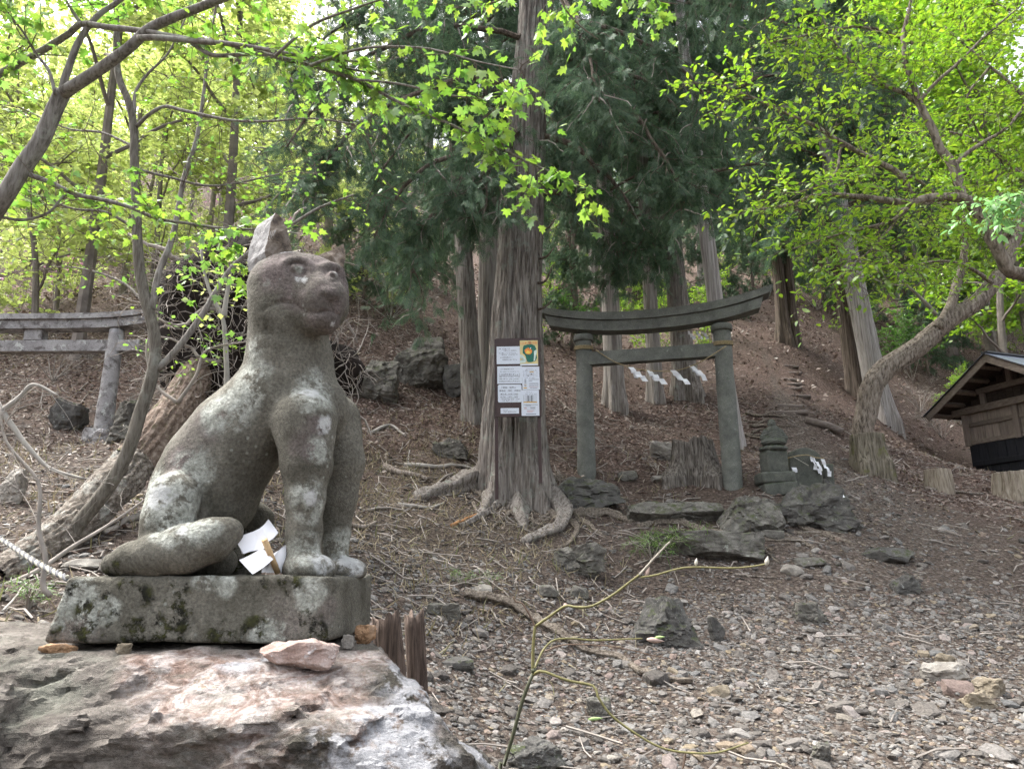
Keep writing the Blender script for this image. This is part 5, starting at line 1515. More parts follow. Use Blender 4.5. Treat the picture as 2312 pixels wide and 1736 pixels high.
build_stump(2302, 1068, 1126, 88, 'pale cut stump at the right edge in front of the shed', 'cut_wood' if 'cut_wood' in M else 'dead_wood', .10, 3, 8, .015)

# ------------------------------------------------------------------ uprooted fallen tree at left
def build_fallen():
    M['fallen_bark'] = mat_bark('fallen_bark', (0.055, 0.045, 0.037), (0.165, 0.14, 0.115), (0.34, 0.31, 0.27), 26, 26, 1.0, lichen=(0.30, 0.30, 0.27))
    M['bare_wood'] = mat_bark('bare_wood', (0.085, 0.06, 0.045), (0.20, 0.15, 0.118), (0.34, 0.28, 0.235), 26, 26, 1.0, lichen=(0.10, 0.11, 0.05))
    M['root_soil'] = mat_plain('root_soil', (0.018, 0.014, 0.012), 0.95, .5, 9, .1, .8)
    a, b, c = P(-20, 1312, 4.3), P(150, 1200, 5.0), P(300, 1052, 5.7)
    e, f = P(390, 935, 6.1), P(450, 840, 6.5)
    root = thing('fallen_tree', 'uprooted fallen tree trunk lying on the slope behind the statue', 'fallen tree', (a[0], a[1], Hs(a[0], a[1])))
    V, T, Q = trunk_mesh([a, b, c], [PX(33, 4.3), PX(40, 5.1), PX(41, 5.9)], 90, 160, .22, 9, 5.0, seed=21); mesh_obj('trunk', V, T, Q, M['fallen_bark'], root, True)
    V, T, Q = trunk_mesh([c * .97 + e * .03, e, f], [PX(41, 5.9), PX(35, 6.4), PX(35, 6.8)], 90, 110, .20, 7, 3.0, seed=22); mesh_obj('bare_trunk', V, T, Q, M['bare_wood'], root, True)
    # root plate
    ctr = P(540, 745, 6.75)
    def pl(p):
        q = p - ctr
        d = ell(p, ctr, (.82, .40, .95)) + .16 * fbm(p * 2.6, 4, 5) + .05 * fbm(p * 9, 3, 6)
        d = smin(d, ell(p, P(710, 840, 7.0), (.5, .33, .30)) + .10 * fbm(p * 4, 3, 8), .12)
        for hx in ((P(335, 905, 6.2), .2), (P(480, 895, 6.35), .17)):
            d = smax(d, -(np.linalg.norm(p - hx[0], axis=1) - hx[1]), .05)
        return d
    V, Q = sdf_mesh(pl, ctr - np.array([1.2, .8, 1.25]), ctr + np.array([1.35, .8, 1.25]), .035); mesh_obj('root_plate', V, Z3, Q, M['root_soil'], root, True)
    r_ = np.random.default_rng(31)
    mb = MB()
    N = normals(V, Q)
    for k in range(1500):
        i = r_.integers(len(V)); p = V[i]
        if p[1] > ctr[1] + .2: continue
        dirv = N[i] * .5 + r_.normal(size=3) * .7 + np.array([0, -.25, -.15]); dirv /= np.linalg.norm(dirv)
        L = r_.uniform(.15, .75); m = 7
        q = [p - N[i] * .03]
        for s in range(m):
            dirv = dirv + r_.normal(size=3) * .38 + np.array([0, 0, -.06]); dirv /= np.linalg.norm(dirv); q.append(q[-1] + dirv * L / m)
        r0 = r_.uniform(.0025, .007) if k > 60 else r_.uniform(.012, .03)
        mb.tube(np.array(q), np.linspace(r0, r0 * .35, m + 1), 4 if k > 40 else 7, False)
    o = mb.build('root_tangle', M['grey_twig'], root); o['kind'] = 'stuff'
build_fallen()

# ------------------------------------------------------------------ foliage helpers
def leaf_template(kind):
    """flat leaf outline in (x along, y across) unit length, with slight fold; returns V (k,3), T"""
    if kind == 'maple':
        ang = np.array([180, 128, 112, 80, 66, 52, 34, 18, 0, -18, -34, -52, -66, -80, -112, -128]) * math.pi / 180
        rad = np.array([.10, .40, .30, .62, .50, .40, .78, .60, 1.0, .60, .78, .40, .50, .62, .30, .40])
        V = np.stack([rad * np.cos(ang), rad * np.sin(ang), -.10 * rad ** 2], -1)
        V = np.vstack([[0.12, 0, .03], V]); n = len(ang)
        T = np.array([(0, 1 + i, 1 + (i + 1) % n) for i in range(n)])
        return V * .62, T
    if kind == 'oval':
        V = np.array([[0, 0, 0], [.3, .20, .05], [.65, .19, .05], [1, 0, -.06], [.65, -.19, .05], [.3, -.20, .05]])
        return V, np.array([(0, 1, 5), (1, 2, 4), (1, 4, 5), (2, 3, 4)])
    if kind == 'tri3':       # small three-pointed leaf for distant crowns
        V = np.array([[0, 0, 0], [.5, .42, .05], [1, 0, -.05], [.5, -.42, .05]])
        return V, np.array([(0, 1, 2), (0, 2, 3)])
    if kind == 'frond':      # flat scale-leaf spray of a cypress
        V, T = [], []
        def sp_(p, q, w):
            p = np.array(p, float); q = np.array(q, float); d = q - p; n = np.array([-d[1], d[0], 0]); n /= np.linalg.norm(n)
            i = len(V); V.extend([p, p + d * .55 + n * w, q, p + d * .55 - n * w]); T.extend([(i, i + 1, i + 2), (i, i + 2, i + 3)])
        sp_((0, 0, 0), (1, 0, -.12), .03)
        for k in range(6):
            x = .10 + .145 * k; l = .50 - .05 * k
            for s in (-1, 1): sp_((x, 0, -.12 * x), (x + l * .8, s * l * .6, -.12 * x - .08 - .02 * s), .030)
        return np.array(V), np.array(T)
    if kind == 'blade':
        V = np.array([[0, .035, 0], [0, -.035, 0], [.55, .028, .10], [.55, -.028, .10], [1, 0, -.12]])
        return V, np.array([(0, 1, 3), (0, 3, 2), (2, 3, 4)])
    if kind == 'dead':
        V = np.array([[0, 0, 0.02], [.45, .34, .12], [1, 0, .02], [.5, -.30, .10]])
        return V, np.array([(0, 1, 2), (0, 2, 3)])

def leaves_geo(kind, pos, dirs, nrm, size, r_):
    """instantiate a leaf template at pos, pointing along dirs, face normal about nrm"""
    V0, T0 = leaf_template(kind)
    pos = np.asarray(pos, float); n = len(pos)
    x = dirs / (np.linalg.norm(dirs, axis=1)[:, None] + 1e-9)
    z = nrm - x * (nrm * x).sum(1)[:, None]; z /= np.linalg.norm(z, axis=1)[:, None] + 1e-9
    y = np.cross(z, x)
    size = np.broadcast_to(size, (n,))
    asp = r_.uniform(.75, 1.15, n)
    V = pos[:, None] + size[:, None, None] * (V0[None, :, 0:1] * x[:, None] + (V0[None, :, 1:2] * asp[:, None, None]) * y[:, None] + V0[None, :, 2:3] * z[:, None])
    T = T0[None] + (np.arange(n) * len(V0))[:, None, None]
    return V.reshape(-1, 3), T.reshape(-1, 3)

def twigs(limbs, r_, n, length=(.4, 1.0), droop=.15, flat=.5, subs=3, tmin=.25, wander=.22, along=.5, rad=.006, up=0.0):
    """side twigs off limbs (list of (k,3) polylines); returns list of polylines with base radius"""
    out = []
    lens = np.array([np.linalg.norm(np.diff(l, axis=0), axis=1).sum() for l in limbs]); pr = lens / lens.sum()
    for _ in range(n):
        l = limbs[r_.choice(len(limbs), p=pr)]
        t = tmin + (1 - tmin) * r_.random() ** .7
        f = t * (len(l) - 1); i = min(int(f), len(l) - 2); p = l[i] + (l[i + 1] - l[i]) * (f - i)
        tg = l[i + 1] - l[i]; tg /= np.linalg.norm(tg) + 1e-9
        rnd = r_.normal(size=3); rnd[2] *= flat
        d = tg * along + rnd / (np.linalg.norm(rnd) + 1e-9) + np.array([0, 0, up]); d /= np.linalg.norm(d)
        L = r_.uniform(*length) * (1.15 - .5 * t); m = 6
        pts = [p]
        for s in range(m):
            d = d + r_.normal(size=3) * wander * np.array([1, 1, .6]) + np.array([0, 0, -droop]); d /= np.linalg.norm(d)
            pts.append(pts[-1] + d * L / m)
        pts = np.array(pts); out.append((pts, rad))
        for _s in range(subs):
            j = r_.integers(1, m); d2 = (pts[j] - pts[j - 1]); d2 /= np.linalg.norm(d2) + 1e-9
            rn = r_.normal(size=3); rn[2] *= flat; d2 = d2 * .8 + rn * .7; d2 /= np.linalg.norm(d2)
            q = [pts[j]]
            for s in range(4):
                d2 = d2 + r_.normal(size=3) * wander * .8 + np.array([0, 0, -droop]); d2 /= np.linalg.norm(d2); q.append(q[-1] + d2 * L * .5 / 4)
            out.append((np.array(q), rad * .55))
    return out

def anchors(tw, r_, step, tmin=.15):
    pos, dirs = [], []
    for pts, _ in tw:
        L = np.linalg.norm(np.diff(pts, axis=0), axis=1).sum(); k = max(1, int(L / step))
        t = (tmin + (1 - tmin) * r_.random(k)) * (len(pts) - 1)
        i = np.minimum(t.astype(int), len(pts) - 2); f = (t - i)[:, None]
        pos.append(pts[i] * (1 - f) + pts[i + 1] * f); dirs.append(pts[i + 1] - pts[i])
    return np.vstack(pos), np.vstack(dirs)

def add_twigs(mb, tw, n=4):
    for pts, r in tw: mb.tube(pts, np.linspace(r, r * .4, len(pts)), n, False)

def limb(mb, pts, r0, r1, n=10, m=26, wob=.0, r_=None):
    q = smooth_poly(np.asarray(pts, float), m)
    if wob: q = q + wob * np.stack([fbm(q * 3, 2, 1), fbm(q * 3, 2, 2), fbm(q * 3, 2, 3)], -1)
    rr = np.linspace(r0, r1, m)
    rr = rr * (1 + .06 * fbm(q * 9, 2, 5))
    mb.tube(q, rr, n); return q

def broad_leaves(name, tw, r_, kind, size, step, mat, parent, updir=1.0, jit=.6, droopl=.3, every=1):
    pos, dirs = anchors(tw, r_, step)
    n = len(pos)
    dv = dirs / (np.linalg.norm(dirs, axis=1)[:, None] + 1e-9) * .5 + r_.normal(size=(n, 3)) * np.array([.8, .8, .35]) + np.array([0, 0, -droopl])
    nr = np.array([0, 0, updir]) + r_.normal(size=(n, 3)) * jit
    sz = size * r_.uniform(.4, 1.35, n)
    V, T = leaves_geo(kind, pos + dv * .2 * sz[:, None], dv, nr, sz, r_)
    o = mesh_obj(name, V, T, Z4, mat, parent); o['kind'] = 'stuff'
    return o

def px_line(lst, dd):
    """[(px,py)...] with a depth, or depths interpolated along the list"""
    dd = np.interp(np.linspace(0, 1, len(lst)), np.linspace(0, 1, len(np.atleast_1d(dd))), np.atleast_1d(dd))
    return np.array([P(x, y, d) for (x, y), d in zip(lst, dd)])

# ------------------------------------------------------------------ big cedar behind the notice board
def build_cedar():
    r_ = np.random.default_rng(41)
    d = 9.75
    b = P(1165, 1150, d); b[2] = Hs(b[0], b[1]) - .5
    root = thing('cedar_tree', 'thick fibrous-barked cedar behind the notice board with gnarled roots', 'tree', b)
    ax = [(1160, 1180, 150), (1160, 1080, 132), (1160, 960, 128), (1164, 860, 118), (1167, 720, 106), (1173, 600, 99), (1182, 420, 95), (1191, 250, 86), (1205, 60, 76), (1222, -250, 66), (1240, -700, 50), (1260, -1300, 26)]
    pts = [P(x, y, d) for x, y, w in ax]; pts[0][2] = b[2]
    V, T, Q = trunk_mesh(pts, [PX(w / 2, d, 868) for x, y, w in ax], 160, 300, .17, 13, .5, .30, .34, 6, 5, True, bury=.58)
    mesh_obj('trunk', V, T, Q, M['cedar_bark'], root, True)
    for (y0, y1, xx) in ((640, 610, 1222), (585, 570, 1225), (520, 505, 1228), (700, 690, 1220)):
        mb = MB(); a = P(xx - 12, y0, d - .1); mb.tube(smooth_poly([a, P(xx + 10, y0 - 6, d - .25), P(xx + 26, y1 - 12, d - .3)], 8), np.linspace(.022, .008, 8), 6); mb.build('branch_stub', M['cedar_bark_dark'], root, True)
    # roots on the ground
    def rt(px, r0, r1, lift=.35, mat='cedar_bark', name='root', z0=0.0):
        g = np.array([G(x, y) for x, y in px]); q = smooth_poly(g, 44); q[:, 2] = H(q[:, 0], q[:, 1])
        rr = np.linspace(r0, r1, 44) * (1 + .15 * fbm(q * 5, 2, 4)); q[:, 2] += rr * lift * .5 + .025 * fbm(q * 4, 2, 8) + z0 * np.exp(-np.linspace(0, 1, 44) * 7)
        V, T, Q = tube(q, rr, 14); N_ = fbm(V * 14, 3, 3); V = V + .03 * N_[:, None] * np.array([.6, .6, 1]) * min(1, r0 / .06); ra_ = np.concatenate([np.repeat(rr, 14), [0, 0]]); an_ = np.concatenate([np.tile(np.arange(14), 44), [0, 0]]) * 2 * math.pi / 14; sc_ = np.concatenate([np.repeat(np.arange(44), 14), [0, 43]]); V = V + (V - q[sc_]) * (.22 * np.sin(an_ * 4 + .06 * sc_) + .3 * vnoise(np.stack([np.cos(an_) * 2, np.sin(an_) * 2, sc_ * .12], -1), 5))[:, None]
        mesh_obj(name, V, T, Q, M[mat], root, True)
    rt([(1190, 1105), (1240, 1138), (1272, 1163), (1262, 1196), (1222, 1213), (1180, 1228)], .14, .05, .5, z0=.25)
    rt([(1165, 1120), (1176, 1170), (1184, 1194)], .17, .05, .3, z0=.3)
    rt([(1130, 1085), (1070, 1098), (1005, 1112), (940, 1130)], .15, .07, .7, z0=.25)
    rt([(1130, 1110), (1100, 1140), (1085, 1165)], .13, .04, .3, z0=.25)
    rt([(1140, 1130), (1110, 1152), (1075, 1172), (1040, 1190)], .06, .025, .6)
    rt([(1295, 1164), (1340, 1163), (1395, 1170), (1430, 1182)], .07, .05, .4, 'root_bark')
    rt([(1240, 1160), (1300, 1190), (1290, 1225), (1262, 1240)], .045, .02, .6, 'root_bark')
    rt([(1300, 1170), (1342, 1200), (1368, 1216)], .035, .012, .6, 'root_bark')
    rt([(1445, 1192), (1480, 1184), (1540, 1183), (1598, 1203), (1666, 1216), (1700, 1222)], .045, .025, .8, 'root_bark')
    rt([(1752, 1166), (1790, 1182), (1812, 1196), (1850, 1204), (1890, 1218), (1930, 1230)], .04, .018, .8, 'root_bark')
    rt([(1690, 1216), (1740, 1222), (1800, 1222), (1835, 1240), (1860, 1252)], .035, .02, .8, 'root_bark')
    rt([(1765, 1208), (1830, 1205), (1880, 1220), (1900, 1228)], .025, .01, .8, 'root_bark')
    rt([(1700, 1222), (1730, 1245), (1760, 1275)], .02, .008, .8, 'root_bark')
    rt([(1222, 1085), (1280, 1088), (1350, 1120), (1420, 1132)], .05, .03, .5, 'root_bark')
    rt([(1050, 1350), (1118, 1366), (1210, 1408), (1278, 1448), (1347, 1482), (1404, 1494), (1449, 1525), (1506, 1539), (1563, 1546)], .036, .018, 2.2, 'root_bark', 'surface_root')
    for k in range(26):
        x0, y0 = 1100 + r_.uniform(-60, 160), 1110 + r_.uniform(-30, 60); dx = r_.uniform(-150, 150); dy = r_.uniform(5, 70)
        rt([(x0, y0), (x0 + dx * .4, y0 + dy * .5 + r_.uniform(-8, 8)), (x0 + dx * .75, y0 + dy * .7 + r_.uniform(-8, 8)), (x0 + dx, y0 + dy)], r_.uniform(.012, .03), .006, .9, 'root_bark', 'thin_root')
    # limbs and drooping sprays
    LIMB = [[(1190, 330, 9.7), (1080, 330, 9.2), (960, 380, 8.8), (880, 470, 8.6), (840, 560, 8.5)],
            [(1192, 200, 9.7), (1050, 180, 9.0), (900, 230, 8.5), (760, 330, 8.2), (690, 450, 8.1)],
            [(1200, 80, 9.7), (1000, 60, 9.2), (850, 120, 8.8), (720, 220, 8.4), (650, 330, 8.2)],
            [(1180, 420, 9.7), (1100, 440, 10), (1000, 480, 10.3), (920, 560, 10.5), (870, 650, 10.6)],
            [(1210, 100, 9.7), (1350, 60, 9.4), (1500, 120, 9.3), (1600, 220, 9.3), (1640, 330, 9.3)],
            [(1200, 220, 9.7), (1340, 200, 9.3), (1450, 280, 9.0), (1520, 400, 8.9), (1550, 500, 8.9)],
            [(1195, 300, 9.7), (1300, 330, 9.7), (1390, 420, 9.8), (1450, 520, 9.9), (1480, 610, 10)],
            [(1185, 440, 9.7), (1300, 440, 10), (1370, 500, 10.2), (1400, 590, 10.3)],
            [(1215, 0, 9.7), (1400, -40, 9.5), (1600, 0, 9.5), (1800, 60, 9.4), (1930, 100, 9.4)],
            [(1215, 0, 9.7), (1050, -60, 9.3), (880, -20, 9.0), (740, 80, 8.8), (640, 180, 8.6)],
            [(1205, 150, 9.7), (1330, 140, 10.2), (1480, 200, 10.6), (1560, 300, 10.8), (1560, 420, 10.8)],
            [(1195, 300, 9.7), (1120, 250, 10.5), (1000, 260, 11.5), (900, 330, 12.0), (820, 470, 12.2)],
            [(1225, -200, 9.7), (1400, -200, 8.6), (1600, -120, 7.9), (1760, -20, 7.6)],
            [(1225, -200, 9.7), (1050, -260, 8.6), (850, -200, 8.0), (700, -80, 7.8)],
            [(1225, -300, 9.7), (1300, -300, 11.2), (1450, -200, 12.5), (1600, -50, 13.2)],
            [(1215, -100, 9.7), (1280, 0, 8.8), (1330, 110, 8.2), (1350, 230, 7.9)],
            [(1215, -50, 9.7), (1130, 20, 10.6), (1010, 120, 11.0), (960, 230, 11.2)],
            [(1185, 380, 9.7), (1060, 410, 9.0), (960, 520, 8.8), (930, 620, 8.7)],
            [(1190, 280, 9.7), (1120, 340, 9.0), (1100, 420, 8.8), (1095, 500, 8.75)]]
    mb = MB(); polys = []
    for l in LIMB: polys.append(limb(mb, [P(*q) for q in l], .05, .012, 7, 20, .08))
    tw = twigs(polys, r_, 640, (.5, 1.25), .20, .5, 4, .18, .28, .6, .009)
    add_twigs(mb, tw[::2]); mb.build('limbs', M['cedar_bark_dark'], root)['kind'] = 'stuff'
    mb = MB(); add_twigs(mb, [(q_, .012) for q_, _ in tw[1:3000:8]]); mb.build('dead_twigs', M['grey_twig'], root)['kind'] = 'stuff'
    pos, dirs = anchors(tw, r_, .046, .1)
    n = len(pos)
    dv = dirs / (np.linalg.norm(dirs, axis=1)[:, None] + 1e-9) * .8 + r_.normal(size=(n, 3)) * .55 + np.array([0, 0, -.55])
    nr = r_.normal(size=(n, 3)) + np.array([0, -.4, .5])
    V, T = leaves_geo('frond', pos, dv, nr, r_.uniform(.08, .20, n), r_)
    mesh_obj('crown', V, T, Z4, M['leaf_cedar'], root)['kind'] = 'stuff'
build_cedar()

# ------------------------------------------------------------------ other cedar trunks on the slope
def conifer_crown(r_, h0, h1, rad, ntw, size):
    """drooping conifer crown around the z axis, base at 0"""
    mb = MB(); polys = []
    for k in range(34):
        z = h0 + (h1 - h0) * (k / 34) ** .9; a = r_.uniform(0, 6.28); L = rad * (1 - .65 * k / 34) * r_.uniform(.7, 1.1)
        e = np.array([math.cos(a), math.sin(a), 0])
        polys.append(limb(mb, [np.array([0, 0, z]), e * L * .5 + [0, 0, z + .1], e * L * .85 + [0, 0, z - .3], e * L + [0, 0, z - .8]], .035, .01, 5, 9))
    tw = twigs(polys, r_, ntw, (.5, 1.2), .2, .5, 2, .15, .28, .6, .008)
    add_twigs(mb, tw[::3], 3)
    pos, dirs = anchors(tw, r_, .085, .1); n = len(pos)
    dv = dirs / (np.linalg.norm(dirs, axis=1)[:, None] + 1e-9) * .8 + r_.normal(size=(n, 3)) * .55 + np.array([0, 0, -.5])
    V, T = leaves_geo('frond', pos, dv, r_.normal(size=(n, 3)) + [0, 0, .5], r_.uniform(.16, .36, n) * size, r_)
    return mb, V, T

def build_bg_cedars():
    r_ = np.random.default_rng(51)
    mb, V, T = conifer_crown(r_, 4.5, 13, 2.6, 420, 1.0)
    Vw, Tw, Qw = np.vstack(mb.v), (np.vstack(mb.t) if mb.t else Z3), np.vstack(mb.q)
    me_l = make_mesh('limbs', Vw, Tw, Qw, M['cedar_bark_dark']); me_c = make_mesh('crown', V, T, Z4, M['leaf_cedar'])
    L = [(1078, 950, 42, 'cedar_bark', 'slender cedar trunk just left of the board tree', 14, -18, .3),
         (1108, 930, 60, 'cedar_bark_grey', 'grey cedar trunk half hidden behind the board tree', 14, 0, .25),
         (1392, 922, 40, 'cedar_bark_grey', 'cedar seen through the torii right of its left pillar', 15, -4, .45),
         (1482, 908, 31, 'cedar_bark_grey', 'thin cedar trunk seen through the middle of the torii', 15, -2, .35),
         (1556, 897, 46, 'cedar_bark', 'cedar with flared foot seen through right half of the torii', 15, -10, .6),
         (1664, 1005, 36, 'cedar_bark_pale', 'pale straight cedar trunk behind the right torii pillar', 15, -14, .2),
         (1772, 772, 26, 'cedar_bark_dark', 'dark cedar with exposed roots at the top of log stair', 14, 0, .6),
         (1792, 775, 22, 'cedar_bark_dark', 'thin dark cedar beside the top of log stair', 14, 4, .4),
         (1936, 900, 36, 'cedar_bark_dark', 'dark brown cedar trunk behind the leaning tree', 15, -3, .3),
         (2002, 958, 46, 'cedar_bark_pale', 'stout pale cedar trunk directly behind the leaning tree', 15, -20, .35),
         (960, 640, 22, 'cedar_bark_pale', 'pale slim cedar on slope above the statue head', 14, 0, .1),
         (1290, 700, 26, 'cedar_bark_dark', 'thin cedar on slope above the left end of torii', 14, 3, .2),
         (1440, 690, 28, 'cedar_bark_dark', 'dim cedar high behind the torii beam middle', 14, -4, .2),
         (1590, 660, 24, 'cedar_bark_grey', 'far cedar above the right torii pillar', 14, 0, .2),
         (1880, 640, 15, 'cedar_bark_pale', 'thin pale trunk on far slope right of log stair', 13, 0, .1),
         (1700, 620, 20, 'cedar_bark_dark', 'far cedar trunk above the right tip of torii', 14, 0, .2),
         (1340, 640, 20, 'cedar_bark_grey', 'far grey cedar left of the torii middle', 14, 2, .2),
         (1230, 620, 18, 'cedar_bark_pale', 'far pale cedar right of the board tree trunk', 13, 0, .1),
         (1520, 610, 20, 'cedar_bark_pale', 'far pale cedar over the torii right half', 13, 0, .1),
         (1830, 560, 16, 'cedar_bark_dark', 'farthest cedar trunk above the log stair', 13, 0, .1),
         (2060, 640, 18, 'cedar_bark_dark', 'far cedar behind the leaning tree crown', 13, 0, .1),
         (2180, 700, 22, 'cedar_bark_dark', 'cedar on slope above the shed', 13, 0, .2)]
    for i, (px, py, w, mat, lab, hgt, lean, fl) in enumerate(L):
        g = G(px, py); d = g[1]; r = PX(w / 2, d)
        b = g - [0, 0, .6]
        root = thing('cedar_tree', lab, 'tree', b, 'cedars on the slope')
        lx = PX(lean, d) / PX(300, d) * hgt
        V, T, Q = trunk_mesh([b, b + [lx * .2, 0, hgt * .15], b + [lx * .6, 0, hgt * .5], b + [lx, 0, hgt]], [r * 1.12, r, r * .82, r * .25], 64, 120, .10, 9, .5, fl, .25 + r, 5, 60 + i, bury=.62)
        mesh_obj('trunk', V, T, Q, M[mat], root, True)
        z = r_.uniform(0, 6.28); s = hgt / 14.0 * r_.uniform(.85, 1.1)
        for nm, me in (('limbs', me_l), ('crown', me_c)):
            o = bpy.data.objects.new(nm, me); link(o, root); o.rotation_euler = (0, 0, z); o.scale = (s, s, s); o['kind'] = 'stuff'
            o.location = (lx * .5, 0, .3 if i > 9 else .8)
    YC = [(1290, 790, .42, 'small dark cypress behind the left torii beam'), (1440, 700, .5, 'young cypress with drooping boughs above the torii middle'), (1610, 720, .5, 'young cypress above the right torii pillar'),
          (2095, 850, .45, 'dark young cypress left of the shed roof'), (2150, 830, .38, 'small cypress just behind the shed roof edge'), (1700, 660, .55, 'young cypress above the log stair'), (820, 690, .45, 'young cypress on bank right of the statue head'),
          (1240, 690, .5, 'young cypress right of the board tree'), (1900, 700, .45, 'young cypress between the pale trunks at right'), (960, 650, .5, 'young cypress above the rocky bank'), (1350, 600, .7, 'far cypress over the torii left half'), (1560, 590, .7, 'far cypress over the torii right half'), (1990, 640, .6, 'far cypress behind the leaning tree'), (2050, 760, 1.0, 'tall cypress right behind the leaning trunk'), (2200, 720, 1.05, 'tall cypress above the shed ridge'), (1860, 690, .95, 'tall cypress right of the log stair top'), (2290, 690, 1.1, 'tall cypress at right edge above the shed'), (2120, 640, 1.1, 'far tall cypress behind the bending trunk top'), (1780, 620, 1.0, 'far tall cypress above the log stair'), (1950, 590, 1.1, 'farthest tall cypress in the right gap'), (2250, 600, 1.2, 'farthest tall cypress at the right edge'), (1660, 590, 1.0, 'far tall cypress over the right torii tip')]
    for px, py, s, lab in YC:
        g = G(px, py); root = thing('young_cypress', lab, 'tree', g, 'young cypresses on the slope')
        m3 = MB(); limb(m3, [g - [0, 0, .2], g + [.05, 0, 2.5 * s], g + [0, 0, 8.4 * s]], .12 * s, .03 * s, 8, 20, .02); m3.build('trunk', M['cedar_bark_dark'], root, True)
        z = r_.uniform(0, 6.28)
        for nm, me in (('limbs', me_l), ('crown', me_c)):
            o = bpy.data.objects.new(nm, me); link(o, root); o.rotation_euler = (0, 0, z); o.scale = (s, s, s); o['kind'] = 'stuff'; o.location = (0, 0, -3.6 * s)
M['cedar_bark_pale'] = mat_bark('cedar_bark_pale', (0.17, 0.15, 0.14), (0.31, 0.285, 0.265), (0.43, 0.41, 0.39), 30, 1.0, .7)
build_bg_cedars()

# ------------------------------------------------------------------ maple reaching in from the left
def build_maple():
    r_ = np.random.default_rng(61)
    d = 3.1
    base = P(-330, 1100, 3.3); base[2] = Hs(base[0], base[1]) - .1
    root = thing('maple_tree', 'near maple arching in from the left edge with bright lobed leaves', 'tree', base)
    mb = MB()
    limb(mb, [base, P(-230, 800, 3.25), P(-90, 590, 3.2), P(0, 460, 3.1), P(52, 376, 3.1), P(94, 314, 3.1), P(125, 240, 3.1), P(141, 209, 3.1)], .055, .036, 16, 60, .01)
    mb.build('trunk', M['maple_bark'], root, True)
    mb = MB(); polys = []
    W = lambda w, dd: PX(w / 2, dd)
    polys.append(limb(mb, px_line([(141, 212), (157, 201), (225, 157), (293, 107), (334, 68), (387, 42), (470, 10), (600, -40), (760, -90)], (3.1, 2.9)), W(32, d), W(12, d), 12, 50))
    polys.append(limb(mb, px_line([(139, 212), (146, 180), (152, 162), (178, 94), (220, 37), (272, 0), (340, -70)], 3.1), W(20, d), W(9, d), 10, 30))
    polys.append(limb(mb, px_line([(-130, 240), (0, 167), (78, 125), (157, 76), (183, 55), (251, 63), (324, 71), (408, 86), (512, 99), (575, 118), (653, 136), (732, 157), (810, 183), (888, 225), (956, 256), (1019, 282), (1071, 308), (1124, 334), (1200, 370), (1270, 400), (1330, 432)], (3.3, 2.8, 2.6)), W(20, d), W(3, 2.7), 10, 90))
    polys.append(limb(mb, px_line([(313, 86), (366, 86), (444, 94), (520, 100), (600, 112), (700, 130), (820, 140)], (3.0, 2.7)), W(16, d), W(5, d), 8, 40))
    polys.append(limb(mb, px_line([(434, 99), (481, 125), (554, 123), (640, 122), (760, 150), (860, 170)], (2.95, 2.75)), W(11, d), W(4, d), 8, 36))
    polys.append(limb(mb, px_line([(68, 395), (115, 413), (172, 439), (235, 452), (298, 470), (355, 494), (418, 504), (497, 515), (585, 517), (660, 500)], (3.1, 3.3)), W(13, d), W(4, d), 8, 46))
    polys.append(limb(mb, px_line([(-60, 500), (0, 491), (52, 497), (110, 480), (150, 440), (200, 455), (260, 450)], (3.1, 3.3)), W(9, d), W(4, d), 7, 26))
    polys.append(limb(mb, px_line([(183, 55), (160, 20), (130, -30)], 3.1), W(10, d), W(5, d), 7, 12))
    polys.append(limb(mb, px_line([(125, 215), (110, 160), (80, 120), (50, 70), (10, 20)], 3.05), W(9, d), W(4, d), 7, 20))
    polys.append(limb(mb, px_line([(620, 128), (700, 60), (800, 20), (950, -30)], (2.7, 2.5)), W(8, d), W(3, d), 7, 20))
    polys.append(limb(mb, px_line([(700, 148), (820, 110), (960, 110), (1080, 140), (1180, 160)], (2.7, 2.4)), W(7, d), W(2.5, d), 7, 24))
    polys.append(limb(mb, px_line([(800, 180), (900, 190), (1010, 215), (1100, 225), (1200, 240)], (2.7, 2.6)), W(6, d), W(2.5, d), 7, 24))
    mb.build('limbs', M['maple_bark'], root, True)['kind'] = 'stuff'
    near = [polys[i] for i in (2, 3, 4, 9, 10, 11)]
    tw = twigs(near, r_, 92, (.14, .36), .05, .35, 2, .35, .2, .8, .0022) + twigs(polys[:2] + polys[5:9], r_, 75, (.2, .5), .05, .4, 2, .25, .2, .7, .0028)
    tw2 = [(polys[2][int(len(polys[2]) * .62):], .002)]
    m2 = MB(); add_twigs(m2, tw); m2.build('twigs', M['twig_bark'], root)['kind'] = 'stuff'
    broad_leaves('crown', tw + tw2 * 2, r_, 'maple', .066, .036, M['leaf_maple'], root, 1.0, .45, .35)
build_maple()

